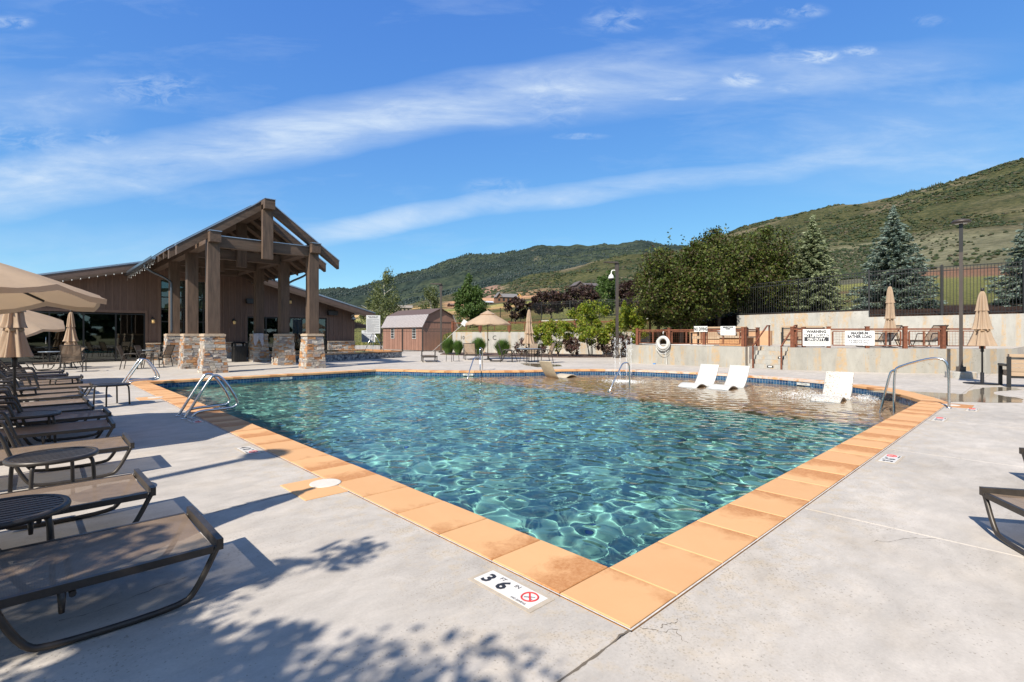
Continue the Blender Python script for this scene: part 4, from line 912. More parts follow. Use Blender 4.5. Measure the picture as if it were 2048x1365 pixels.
# raised spa with pebble face beside the building
spa = thing('raised_spa', 'low raised spa with dark pebble face in front of the clubhouse right wing', 'spa', (12, 28, 0))
sp_poly = [(7.9,25.0),(9.32,25.4),(11.6,25.95),(13.69,26.34),(14.5,26.5),(15.1,27.0),(15.2,28.0),(15.0,31.5),(7.9,31.5)]
mb = MB(); mb.prism(sp_poly, 0, .36); part(spa, 'pebble_wall', mb, None, world=True)
def pebmat():
    m = bpy.data.materials.new('pebble_face'); m.use_nodes = True; t = m.node_tree; b = t.nodes['Principled BSDF']; ge = N(t, 'ShaderNodeNewGeometry'); vo = N(t, 'ShaderNodeTexVoronoi', i_Scale=11); LK(t, ge.outputs['Position'], vo.inputs['Vector'])
    s_ = N(t, 'ShaderNodeSeparateColor'); LK(t, vo.outputs['Color'], s_.inputs[0]); c = ramp(t, s_.outputs[0], [(0,(.03,.035,.05)),(.4,(.10,.12,.15)),(.75,(.25,.26,.27)),(1,(.40,.40,.38))]); LK(t, c, b.inputs['Base Color'])
    bn = N(t, 'ShaderNodeBump', i_Strength=.8, i_Distance=.02, invert=True); LK(t, vo.outputs['Distance'], bn.inputs['Height']); LK(t, bn.outputs[0], b.inputs['Normal']); b.inputs['Roughness'].default_value = .4; return m
spa.children[0].data.materials.append(pebmat())
so_ = offset([np.array(p) for p in sp_poly], .04); si_ = offset([np.array(p) for p in sp_poly], -.36)
for i in range(len(sp_poly)):
    j = (i+1) % len(sp_poly); L_ = np.linalg.norm(so_[j]-so_[i]); n_ = max(1, int(round(L_/.62)))
    for k in range(n_):
        f0, f1 = k/n_+.003, (k+1)/n_-.003
        q = [so_[i]*(1-f0)+so_[j]*f0, so_[i]*(1-f1)+so_[j]*f1, si_[i]*(1-f1)+si_[j]*f1, si_[i]*(1-f0)+si_[j]*f0]
        mb = cstone(q, .363, .42); part(spa, 'coping_stone', mb, M['coping'], world=True)
mb = MB(); mb.add([(*p, .362) for p in si_], [tuple(range(len(si_)))]); part(spa, 'spa_water', mb, mat('dark_water', (.02,.10,.12), .05, spec=.8), world=True)
# rules board on its tripod, standing on the spa edge
def textlines(par, loc, rot, w_, n_, size, m):
    r_ = random.Random(3); mb = MB()
    return
sb = thing('pool_rules_board', 'large white pool rules board on a three legged metal stand on the raised spa', 'sign', (13.2, 27.2, .42))
BZ0, BZ1 = 1.10, 2.22
mb = MB(); mb.b2((-.42,-.02,BZ0),(.42,.0,BZ1)); part(sb, 'board', mb, M['white'])
for k, (q, l_) in enumerate((((-.55,-.25,0),'leg'), ((.62,-.2,0),'leg'), ((.05,.5,0),'leg'))):
    mb = MB(); mb.tube([(0,.03,1.2), q], .016, 7); part(sb, 'leg', mb, M['steel'])
mb = MB(); mb.tube([(0,.02,0.3),(0,.02,2.1)], .018, 7); part(sb, 'mast', mb, M['steel'])
def paragraph(par, x0, x1, z0, z1, y, n_, seed, m=None, h_=.3):
    # rows of print too small to read: thin raised bars of ink, broken into words
    r_ = random.Random(seed); mb = MB(); st = (z1-z0)/n_
    for k in range(n_):
        z = z1-st*(k+.5); x = x0
        if k % 4 == 3: xe = x0+(x1-x0)*r_.uniform(.3, .8)
        else: xe = x1
        while x < xe:
            l_ = min(r_.uniform(.02, .07)*(x1-x0)/.8*1.2, xe-x); mb.b2((x, y-.001, z-st*h_/2), (x+l_*.86, y, z+st*h_/2)); x += l_
    part(par, 'print', mb, m or M['ink'], kind='stuff')
gi = mat('grey_ink', (.16,.16,.17), .7)
TR = (math.pi/2, 0, 0)
text(sb, 'POOL RULES AND\nREGULATIONS', .075, (0,-.0215,2.10), TR, M['ink'], bold=.002)
paragraph(sb, -.37, .37, 1.16, 2.0, -.0205, 24, 5, gi, .42)
sb.rotation_euler = (0,0,-.35)
# ------------------------------------------------------------------ iron fences
def ironfence(name, label, pts, zb, zt, cat='fence', spacing=.11, singles=False, post_every=2.4, pw=.06, pick=.019, sign=None):
    """pts: list of (x,y); zb, zt: list of bottom and top heights at the pts"""
    t_ = thing(name, label, cat, (pts[0][0], pts[0][1], 0)); rails = MB(); pk = MB(); cube = MB(); cube.box((0,0,.5), (1,1,1)); cme = cube.mesh('picket'); cme.materials.append(M['black'])
    for (a, b, z0, z1, y0, y1) in zip(pts, pts[1:], zb, zb[1:], zt, zt[1:]):
        a = Vector((*a, 0)); b = Vector((*b, 0)); L_ = (b-a).length; n_ = max(1, round(L_/post_every)); ang = math.atan2(b.y-a.y, b.x-a.x)
        for k in range(n_+1):
            f = k/n_; p = a.lerp(b, f); mb = MB(); mb.box((p.x, p.y, (z0+(z1-z0)*f+y0+(y1-y0)*f)/2+.02), (pw, pw, (y0-z0)+((y1-y0)-(z1-z0))*f+.06), ang); part(t_, 'post', mb, M['black'], world=True)
        for off_ in (.05, .24, None):
            mb = MB()
            if off_ is None: pa, pb = a+Vector((0,0,z0+.09)), b+Vector((0,0,z1+.09))
            else: pa, pb = a+Vector((0,0,y0-off_)), b+Vector((0,0,y1-off_))
            mb.bar(pa, pb, .03, .035); part(t_, 'rail', mb, M['black'], world=True)
        m_ = int(L_/spacing)
        for k in range(1, m_):
            f = k/m_; p = a.lerp(b, f); zz0 = z0+(z1-z0)*f+.03; zz1 = y0+(y1-y0)*f-.02
            if singles:
                o = part(t_, 'picket', cme, None); o.location = (p.x-pts[0][0], p.y-pts[0][1], zz0); o.rotation_euler = (0,0,ang); o.scale = (pick, pick, zz1-zz0)
            else: pk.box((p.x, p.y, (zz0+zz1)/2), (pick, pick, zz1-zz0), ang)
    if pk.v: part(t_, 'pickets', pk, M['black'], kind='stuff', world=True)
    return t_
F1 = [D(697, 42.5), D(762, 42.8), D(805, 42.5), D(845, 42.3), D(905, 42.2)]
f1 = ironfence('iron_fence', 'black iron fence with a gate in front of the barn shaped shed', F1, [0]*5, [1.95]*5, pw=.09)
gs = thing('caution_sign', 'grey notice board hanging on the black iron gate left of the shed', 'sign', (*D(737, 42.3), 0), math.atan2(F1[1][1]-F1[0][1], F1[1][0]-F1[0][0]))
mb = MB(); mb.b2((-.55,-.07,.80),(.55,-.05,1.78)); part(gs, 'board', mb, mat('grey_board', (.52,.54,.56), .6)); text(gs, 'CAUTION', .16, (0,-.0715,1.68), TR, M['ink'], bold=.003); paragraph(gs, -.48, .48, .86, 1.56, -.0705, 12, 9, gi, .45)
# ------------------------------------------------------------------ shed
shd = thing('garden_shed', 'brown wooden shed with a barn shaped metal roof and two small white framed windows', 'shed', (23.07, 36.6, 0))
w_, l_ = 3.75, 7.0; eave, brk, top_ = 2.25, 3.2, 3.78
sm = mat('shed_siding', (.30,.16,.115), .8, var=.08, scale=2); srf = mat('ribbed_roof', (.50,.45,.43), .45, .3, var=.08); sr2 = mat('ribbed_roof_valley_shade', (.27,.22,.21), .5, .3); srd = mat('shed_trim', (.10,.065,.055), .7)  # roof valleys coloured darker as shade between the ribs
prof = [(0,0),(w_,0),(w_,eave),(w_-.55,brk),(w_/2,top_),(.55,brk),(0,eave)]
mb = MB(); mb.ext(prof, 0, l_); part(shd, 'wall', mb, sm)
for k in range(int(l_/.30)):
    mb = MB(); mb.b2((-.022, k*.30+.012, .02), (-.001, k*.30+.278, eave-.02)); part(shd, 'siding_board', mb, sm)
for k in range(12):
    xa, xb = k*w_/12+.01, (k+1)*w_/12-.01; tz_ = lambda q: np.interp(q, [0,.55,w_/2,w_-.55,w_], [eave,brk,top_,brk,eave])-.03
    mb = MB(); mb.ext([(xa,.02),(xb,.02),(xb,2.5),(xa,2.5)] if tz_(xa) > 2.5 and tz_(xb) > 2.5 else [(xa,.02),(xb,.02),(xb,min(2.5,tz_(xb))),(xa,min(2.5,tz_(xa)))], -.022, -.001); part(shd, 'siding_board', mb, sm)
mb = MB(); mb.b2((.15,-.04,2.5),(w_-.15,-.0235,2.58)); part(shd, 'band_board', mb, srd)
def rplane(xa, za, xb, zb, m, name, ribs):
    mb = MB(); nx_, nz_ = (zb-za), -(xb-xa); l2 = math.hypot(nx_, nz_); ox, oz = -abs(nx_)/l2*.05 if xa < w_/2 else abs(nx_)/l2*.05, abs(nz_)/l2*.05
    mb.ext([(xa, za), (xb, zb), (xb+ox, zb+oz), (xa+ox, za+oz)], -.15, l_+.15); part(shd, name, mb, sr2 if ribs else m)
    if ribs:
        for k in range(int(l_/.23)+1):
            y = -.13+k*.23; mb = MB(); mb.ext([(xa+ox, za+oz), (xb+ox, zb+oz), (xb+1.8*ox, zb+1.8*oz), (xa+1.8*ox, za+1.8*oz)], y, y+.13); part(shd, 'roof_rib', mb, m)
rplane(-.12, eave-.2, .55, brk, srf, 'lower_roof', True); rplane(.55, brk, w_/2, top_, srd, 'upper_roof', False); rplane(w_/2, top_, w_-.55, brk, srd, 'upper_roof', False); rplane(w_-.55, brk, w_+.12, eave-.2, srf, 'lower_roof', False)
for yy in (1.35, 5.1):
    wf = MB(); wf.b2((-.06, yy-.30, 1.05), (-.024, yy+.30, 2.02)); f_ = part(shd, 'window_frame', wf, M['white'])
    for zz in (1.10, 1.34, 1.58, 1.80):
        for dy in (-.26, .01):
            mb = MB(); mb.b2((-.067, yy+dy, zz), (-.0605, yy+dy+.25, zz+.20)); part(f_, 'pane', mb, M['frame'])
# ------------------------------------------------------------------ rust fence panels with wire grid
def rustfence(name, label, pts, z0, h_, posts=None, gaps=(), grid=.13, n_mid=2, posth=.06):
    t_ = thing(name, label, 'fence', (pts[0][0], pts[0][1], z0))
    for i, (a, b) in enumerate(zip(pts, pts[1:])):
        A = Vector((*a, z0)); B = Vector((*b, z0)); u = (B-A).normalized(); ang = math.atan2(u.y, u.x); L_ = (B-A).length
        for k, P_ in ((0, A), (1, B)):
            if k and i < len(pts)-2: continue
            mb = MB(); mb.box((P_.x, P_.y, z0+(h_+posth)/2), (.13, .13, h_+posth), ang); mb.box((P_.x, P_.y, z0+h_+posth+.012), (.16, .16, .024), ang); part(t_, 'post', mb, M['rust'], world=True)
        a2, b2 = A+u*.066, B-u*.066
        mb = MB(); mb.bar(a2+Vector((0,0,h_-.03)), b2+Vector((0,0,h_-.03)), .07, .06); part(t_, 'top_rail', mb, M['rust'], world=True)
        a3, b3 = A+u*.14, B-u*.14
        for zz in (.11, h_-.11):
            mb = MB(); mb.bar(a3+Vector((0,0,zz)), b3+Vector((0,0,zz)), .035, .035); part(t_, 'panel_rail', mb, M['rust'], world=True)
        for k in range(n_mid+1):
            p = a3.lerp(b3, k/n_mid); mb = MB(); mb.bar(p+Vector((0,0,.13)), p+Vector((0,0,h_-.13)), .04, .05, up=tuple(u)); part(t_, 'stile', mb, M['rust'], world=True)
        wr = MB(); n_ = int(L_/grid); nz_ = int((h_-.2)/grid)
        for k in range(1, n_): p = a3.lerp(b3, k/n_); wr.tube([p+Vector((0,0,.11)), p+Vector((0,0,h_-.11))], .0035, 3)
        for k in range(1, nz_+1): q = .11+(h_-.22)*k/(nz_+1); wr.tube([a3+Vector((0,0,q)), b3+Vector((0,0,q))], .0035, 3)
        part(t_, 'wire_grid', wr, M['rust'], kind='stuff', world=True)
    return t_
# ------------------------------------------------------------------ concrete walls and terrace
def wallstrip(name, label, pts, z0, z1, th, m, cat='wall', zt=None, solo_=True):
    P_ = [np.array(p, float) for p in pts]; mb = MB(); n_ = len(P_); zt = zt or [z1]*n_
    nr = []
    for i in range(n_):
        d_ = P_[min(i+1, n_-1)]-P_[max(i-1, 0)]; d_ /= np.linalg.norm(d_); nr.append(np.array((-d_[1], d_[0])))
    V = []
    for i in range(n_):
        for s_ in (0, 1):
            q = P_[i]+nr[i]*th*s_; V += [(*q, z0), (*q, zt[i])]
    F = []
    for i in range(n_-1):
        a = 4*i; b = a+4; F += [(a,b,b+1,a+1), (a+2,a+3,b+3,b+2), (a+1,b+1,b+3,a+3)]
    F += [(0,1,3,2), (4*n_-4, 4*n_-2, 4*n_-1, 4*n_-3)]
    mb.add(V, F); return solo(name, label, cat, mb, m)
TZ = .93
TL = [(20.16,13.1),(20.25,11.3),(20.36,9.5),(20.5,7.62)]; TRr = [(20.72,5.97),(21.0,4.7),(21.5,3.35),(22.05,2.2),(22.75,1.13),(23.8,.1),(25.0,-.7)]
LW = wallstrip('terrace_wall', 'rust streaked concrete terrace wall left of the steps, below the life ring', list(reversed(TL)), -.05, TZ, -.32, M['cwall'])
RW = wallstrip('terrace_wall', 'rust streaked concrete terrace wall right of the steps, below the warning signs', list(reversed(TRr)), -.05, TZ, -.32, M['cwall'])
LW.data.flip_normals(); RW.data.flip_normals()
tp = MB(); base_ = [(20.5,13.1),(20.6,11.3),(20.7,9.5),(20.85,7.6),(22.1,7.6),(22.1,5.95),(21.05,5.95),(21.3,4.7),(21.8,3.4),(22.35,2.3),(23.0,1.25),(24.0,.25),(25.2,-.5)]
uw2 = [UW[2], UW[1], UW[0], (WA[-2][0]-2.5, WA[-2][1]-5.2)]
tp.prism(base_+[tuple(p) for p in uw2], -.02, TZ-.012)
props(part(None, 'terrace_floor', tp, M['deck']), kind='structure')
wallstrip('terrace_wall', 'short concrete end wall at the left end of the terrace behind the lamp post', [(20.2,13.12),(25.4,15.4)], -.05, TZ, .3, M['cwall'])
stp = thing('concrete_steps', 'flight of five concrete steps with small step lights leading up to the terrace', 'steps', (20.9, 6.8, 0))
for k in range(5):
    mb = MB(); mb.b2((20.75+k*.28, 5.98, 0.001 if k == 0 else .186*k+.001), (22.3, 7.60, .186*(k+1)-(.001 if k < 4 else .0))); part(stp, 'step', mb, M['cwall2'], world=True)
for k in (0, 2):
    mb = MB(); mb.b2((20.735+k*.28, 6.55-.12*k, .186*k+.05), (20.749+k*.28, 6.80-.12*k, .186*k+.14)); f_ = part(stp, 'step_light', mb, M['frame'], world=True); mb = MB(); mb.b2((20.729+k*.28, 6.60-.12*k, .186*k+.07), (20.734+k*.28, 6.75-.12*k, .186*k+.12)); part(f_, 'lens', mb, M['white'], world=True)
for side, yy in ((0, 7.52), (1, 6.05)):
    hr = thing('step_handrail', ('rusty square handrail on the left side of the terrace steps', 'rusty square handrail on the right side of the terrace steps')[side], 'handrail', (21.4, yy, 0)); dy = (.1 if side == 0 else -.08); yq = yy-.18*(side == 0)+.14*(side == 1)
    for q, (xx, zz) in enumerate(((20.62, 0), (22.5, .93))):
        mb = MB(); mb.b2((xx-.03, yq-.03, zz), (xx+.03, yq+.03, zz+.93)); part(hr, 'post', mb, M['rust'], world=True)
    mb = MB(); mb.bar((20.58, yq, .955), (22.25, yq, 1.87), .055, .045); mb.bar((22.25, yq, 1.87), (22.56, yq, 1.88), .055, .045); part(hr, 'rail', mb, M['rust'], world=True)
# upper retaining wall with fence on top
uwz = 1.5+36/1016*31
U1 = [UW[0], tuple(np.array(UW[0])*.5+np.array(UW[1])*.5), UW[1]]; U2 = [UW[1], UW[2], UW[3], UW[4]]
w1_ = wallstrip('retaining_wall', 'tall pale concrete retaining wall behind the terrace, left higher section', list(reversed(U1)), .5, 0, -.3, M['cwall2'], zt=[2.70, 2.66, 2.62]); w1_.data.flip_normals()
w2_ = wallstrip('retaining_wall', 'tall pale concrete retaining wall behind the terrace, right lower section', list(reversed(U2)), -.05, 0, -.3, M['cwall2'], zt=[2.45, 2.42, 2.44, 2.37]); w2_.data.flip_normals()
wl = MB()
def off2(p, q, e): 
    v_ = np.array(q)-np.array(p); v_ = v_/np.linalg.norm(v_); n_ = np.array((v_[1], -v_[0])); return n_*e
n1_ = -off2(UW[0], UW[1], .16); n1_ = n1_ if np.dot(n1_, np.array(UW[0])-np.array((0, 0))) > 0 else -n1_
sh1 = lambda p: (p[0]+n1_[0], p[1]+n1_[1])
f2 = ironfence('iron_fence', 'tall black iron fence on the left upper retaining wall in front of the green spruce', [sh1(p) for p in U1], [2.62, 2.64, 2.69], [4.49, 4.62, 4.80], singles=True, spacing=.125)
f3 = ironfence('iron_fence', 'tall black iron fence on the right upper retaining wall in front of the blue spruce', [sh1(p) for p in U2[:3]], [2.40, 2.47, 2.40], [4.80, 4.90, 4.95], singles=True, spacing=.125, pw=.08)
# back wall left of the terrace, with painted depth letters
w3 = wallstrip('retaining_wall', 'long cream concrete wall with rust streaks behind the grass clumps and shrubs', list(reversed(WA[:3])), -.05, 1.64, -.3, M['cwall2']); w3.data.flip_normals()
wsd = thing('wall_letters', 'black painted 10 and C marks on the cream wall behind the umbrella', 'wall lettering', (*D(925, 41.0), 1.17), math.atan2(WA[1][1]-WA[0][1], WA[1][0]-WA[0][0]))
def facing(px, dep, z): 
    x, y = D(px, dep); return x, y, z
a_ = Vector((*WA[0], 0)); b_ = Vector((*WA[1], 0)); uv = (b_-a_).normalized(); nv_ = Vector((uv.y, -uv.x, 0)); 
nv_ = nv_ if nv_.dot(Vector((CAMP.x, CAMP.y, 0))-a_) > 0 else -nv_
def onwall(px):
    # ground point of the wall face at this bearing
    dx = (px-1024)/1016; dirv = Vector((RT.x*dx+FW.x, RT.y*dx+FW.y, 0)); o0 = Vector((CAMP.x, CAMP.y, 0)); den = dirv.x*uv.y-dirv.y*uv.x; tt = ((a_.x-o0.x)*uv.y-(a_.y-o0.y)*uv.x)/den; return o0+dirv*tt
pA, pC = onwall(925), onwall(989)
wsd.location = (*(pA+nv_*.02).xy, 1.17); wsd.rotation_euler = (0,0,0); ra = (math.pi/2, 0, math.atan2(uv.y, uv.x))
text(wsd, '10', .42, (0,0,0), ra, M['ink']); text(wsd, 'C', .5, tuple((pC-pA))[:2]+(0,), ra, M['ink'])
rustfence('wire_fence', 'low rusty frame fence along the top of the cream back wall', [tuple(Vector((*WA[0],0)).lerp(Vector((*WA[1],0)), k/3).xy) for k in range(4)]+[tuple(Vector((*WA[1],0)).lerp(Vector((*WA[2],0)), k/3).xy) for k in range(1, 4)], 1.64, .78)
WB = [D(1083, 50), D(1200, 48), D(1300, 46), D(1400, 42), D(1480, 33)]
w4 = wallstrip('retaining_wall', 'far white concrete wall on the slope above the shrubs', list(reversed(WB)), 0, 0, -.3, M['cwall2'], zt=[2.6, 2.75, 2.9, 2.93, 2.83]); w4.data.flip_normals()
FB = [D(900, 70), D(960, 64), D(1023, 58), D(1083, 50.3), D(1199, 48.3), D(1300, 46.3), D(1400, 42.3), D(1474, 33)]
zb_ = [tz(900, 70), tz(960, 64), tz(1023, 58), 2.84, 2.94, 2.92, 2.78, 2.65]
f4 = ironfence('iron_fence', 'long black iron fence crossing the slope in front of the purple trees', FB, zb_, [z_+h_ for z_, h_ in zip(zb_, (1.9, 1.9, 1.85, 1.8, 1.85, 1.85, 1.85, 1.85))], spacing=.14, pick=.02)
# terrace fences
ft = .78
LF = [(20.34,12.95),(20.4,11.2),(20.52,9.5),(20.66,7.78)]
rustfence('wire_fence', 'rusty frame fence with wire grid on the left terrace wall, behind the life ring', LF, TZ, ft)
rustfence('wire_fence', 'short rusty fence panel beside the left side of the terrace steps', [(20.80,7.74),(22.2,7.74)], TZ, ft, n_mid=1)
RFp = [(20.88,5.86),(21.18,4.6),(21.68,3.4),(22.25,2.3),(22.95,1.25),(24.0,.22)]
rustfence('wire_fence', 'rusty frame fence with wire grid on the right terrace wall, carrying the warning signs', RFp, TZ, ft)
rustfence('wire_fence', 'short rusty fence panel beside the right side of the terrace steps', [(21.0,5.82),(22.2,5.82)], TZ, ft, n_mid=1)
# signs on the fences: hang on the pool side of the wire
def fsign(name, label, pxa, pxb, pya, pyb, dep, ang, fill, m=None):
    xa, ya = D(pxa, dep[0]); xb, yb = D(pxb, dep[1]); za = 1.5+(668-pya)/1016*dep[0]; zb2 = 1.5+(668-pyb)/1016*dep[0]
    cx_, cy_ = (xa+xb)/2, (ya+yb)/2; w2 = math.hypot(xb-xa, yb-ya); an = math.atan2(yb-ya, xb-xa); h2 = za-zb2
    t_ = thing(name, label, 'sign', (cx_, cy_, (za+zb2)/2), an); mb = MB(); mb.box((0,0,0), (w2, .008, h2)); part(t_, 'panel', mb, m or M['white']); fill(t_, w2, h2); return t_
def depth_on(px, a, b, off=.09):
    a = Vector((*a, 0)); b = Vector((*b, 0)); u = (b-a).normalized(); n_ = Vector((u.y, -u.x, 0)); n_ = n_ if n_.dot(Vector((CAMP.x, CAMP.y, 0))-a) > 0 else -n_
    a = a+n_*off; dx = (px-1024)/1016; dv = Vector((RT.x*dx+FW.x, RT.y*dx+FW.y, 0)); o0 = Vector((CAMP.x, CAMP.y, 0)); return ((a.x-o0.x)*u.y-(a.y-o0.y)*u.x)/(dv.x*u.y-dv.y*u.x)
def s_div(t_, w2, h2): text(t_, 'NO DIVING', h2*.82, (0,-.0055,-.01), TR, M['ink'], bold=.009, sx=.92*w2/(h2*.82*4.9)*1.0)
fsign('no_diving_sign', 'small white sign reading NO DIVING on the left terrace fence', 1388, 1415, 653, 664, (depth_on(1388, LF[1], LF[2]), depth_on(1415, LF[1], LF[2])), 0, s_div)
def s_em(t_, w2, h2):
    text(t_, 'EMERGENCY PHONE\nNUMBERS', h2*.19, (0,-.0055,h2*.28), TR, M['ink'], bold=.005, sx=.62); paragraph(t_, -w2*.44, w2*.44, -h2*.45, h2*.02, -.005, 6, 12, gi, .3)
fsign('emergency_phone_sign', 'white emergency phone numbers sign on the left terrace fence near the steps', 1441, 1471, 653, 671, (depth_on(1441, LF[2], LF[3]), depth_on(1471, LF[2], LF[3])), 0, s_em)
def s_wa(t_, w2, h2):
    text(t_, 'WARNING', h2*.22, (0,-.0055,h2*.35), TR, M['ink'], bold=.007, sx=.95); mb = MB(); mb.b2((-w2*.44,-.0062,-h2*.22),(w2*.44,-.0045,h2*.21)); part(t_, 'black_band', mb, M['ink'])
    text(t_, 'NO LIFEGUARD\nON DUTY.', h2*.235, (0,-.0078,-h2*.005), TR, M['white'], bold=.007, sx=.84); paragraph(t_, -w2*.42, w2*.42, -h2*.46, -h2*.26, -.005, 3, 14, gi, .35)
fsign('warning_sign', 'white warning sign with black band reading NO LIFEGUARD ON DUTY', 1605.5, 1661, 659, 692, (depth_on(1605.5, RFp[0], RFp[1]), depth_on(1661, RFp[1], RFp[2])), 0, s_wa)
def s_bl(t_, w2, h2):
    text(t_, 'MAXIMUM\nBATHER LOAD', h2*.27, (0,-.0055,h2*.22), TR, mat('worn_ink', (.05,.05,.06), .7), bold=.009, sx=.80); text(t_, '#18 PERSONS (POOL)\n8 PERSONS (SPA)', h2*.16, (0,-.0055,-h2*.25), TR, gi, sx=.85, bold=.004)
fsign('bather_load_sign', 'scuffed white sign reading MAXIMUM BATHER LOAD', 1690, 1749, 662.5, 691, (depth_on(1690, RFp[1], RFp[2]), depth_on(1749, RFp[2], RFp[3])), 0, s_bl, mat('scuffed_white', (.74,.74,.74), .6, var=.2, scale=14))
# life ring and rope
lr = thing('life_ring', 'white life ring hanging on the left terrace fence above the concrete wall', 'life ring', (20.08, 11.35, 1.06))
mb = MB(); mb.tube([(0, .265*math.sin(a), .265*math.cos(a)) for a in np.linspace(0, 2*math.pi, 28)[:-1]], .082, 12, closed=True); part(lr, 'ring', mb, M['plastic'])
mb = MB(); mb.tube([(-.03+.02*math.sin(3*a), .355*math.sin(a), .355*math.cos(a)-.03) for a in np.linspace(.3, 2*math.pi+.3, 30)], .012, 6); mb.tube(bez([(0,0,.42),(.0,.02,.52),(0,-.04,.56),(.02,0,.48)]), .014, 6); part(lr, 'grab_rope', mb, M['white'])
mb = MB(); mb.tube(bez([(-.02,-.12,-.42),(-.02,-.18,-.7),(-.04,-.2,-1.0),(-.10,-.24,-1.04)]), .009, 6); mb.tube(bez([(-.02,-.3,-.36),(-.03,-.1,-.55),(-.03,.2,-.5),(-.02,.38,-.25)]), .011, 6); part(lr, 'throw_rope', mb, M['white'])
mb = MB(); mb.b2((20.06,11.78,.0),(20.14,11.9,.05)); solo('blue_float', 'tiny blue float on the ground under the life ring', 'float', mb, mat('blue_plastic', (.05,.22,.55), .5))
rp = MB(); rp.tube([(20.22,12.6,.985),(20.28,11.3,.975),(20.36,9.9,.97),(20.45,9.0,.965)], .016, 7)
solo('reach_pole', 'long white aluminium reaching pole lying along the top of the left terrace wall', 'pole', rp, M['white'])
# skimmer net leaning in front of the fence near the shed
sk = thing('skimmer_net', 'long white pole with a leaf net leaning beside the left lamp post', 'pool net', (*D(861, 38.8), .02))
e1 = Vector((*D(861, 38.8), .02)); e2 = Vector((*D(928, 38.0), 1.5+21/1016*38)); mb = MB(); mb.tube([(0,0,0), e2-e1], .013, 7); part(sk, 'pole', mb, M['white'])
mb = MB(); dv = (e2-e1); mb.box(tuple(dv+Vector((.03,0,.03))), (.36,.05,.42), math.atan2(RT.y, RT.x), tilt=(.1,.6,0)); part(sk, 'net', mb, M['white'])
# ================================================================== POOL FITTINGS
def grab(loc, label):
    t_ = thing('pool_ladder', label, 'grab rails', loc, 0, 'grab rails on the left pool edge')
    for y in (0, .5):
        pts = bez([(-.24,y,-.0),(.14,y,.66),(.22,y,.76),(.36,y,.70),(.62,y,.26),(.60,y,.14),(.40,y,.12),(.0,y,.12),(-.10,y,.06),(-.12,y,0)])
        mb = MB(); mb.tube(pts, .024, 10); part(t_, 'rail', mb, M['steel'])
        for xx in (-.24, -.12):
            mb = MB(); mb.lathe([(.045,0.001),(.045,.012),(.028,.02),(0,.02)], (xx,y,0), 12); part(t_, 'escutcheon', mb, M['steel'])
    return t_
gr = grab((0, 8.97, 0), 'pair of curved steel grab rails on the left pool edge, nearer pair'); dup(gr, (0.02, 17.0, 0), 0, 'pair of curved steel grab rails at the far left corner of the pool')
def recv_tree(o):
    for c in o.children: c.cycles.is_caustics_receiver = True
h3 = thing('handrail', 'bent steel handrail over the orange coping at the right end of the pool', 'handrail', (11.25, .1, 0))
mb = MB(); mb.tube(bez([(0,-.2,0),(0,-.2,.78),(0,-.14,.98),(0,.08,1.01),(0,.62,.80),(0,.70,.70),(0,.70,-.42)]), .024, 10); part(h3, 'rail', mb, M['steel'], recv=True)
mb = MB(); mb.tube(bez([(0,.66,.73),(0,.74,.70),(0,.78,.6),(0,.95,-.25),(0,1.0,-.42)]), .024, 10); part(h3, 'lower_rail', mb, M['steel'], recv=True)
mb = MB(); mb.lathe([(.05,.001),(.05,.012),(.03,.02),(0,.02)], (0,-.2,0), 14); part(h3, 'escutcheon', mb, M['steel'])
h2 = thing('handrail', 'small steel handrail standing in the water at the edge of the sandy ledge', 'handrail', (11.0, 7.5, 0))
mb = MB(); mb.tube(bez([(.36,0,-.42),(.36,0,.40),(.32,0,.60),(.0,0,.60),(-.10,0,.50),(-.72,0,-.2),(-.78,0,-.64)]), .022, 10); part(h2, 'rail', mb, M['steel'], recv=True)
h1 = thing('handrail', 'tall steel handrail at the far left curve of the pool in front of the loungers', 'handrail', (11.35, 14.55, 0))
mb = MB(); mb.tube(bez([(.1,.15,0),(.05,.1,.84),(0,.05,.9),(-.3,-.2,.92),(-.36,-.22,.86)]), .022, 10); mb.tube([(-.40,-.30,-.6),(-.40,-.30,.68)], .022, 10); mb.tube(bez([(-.3,-.2,.92),(-.42,-.3,.9),(-.42,-.3,.6)]), .022, 10); mb.tube(bez([(-.40,-.30,.56),(-.9,-.55,.56),(-1.0,-.6,.50),(-1.55,-.9,-.2),(-1.6,-.93,-.6)]), .022, 10); part(h1, 'rail', mb, M['steel'], recv=True)
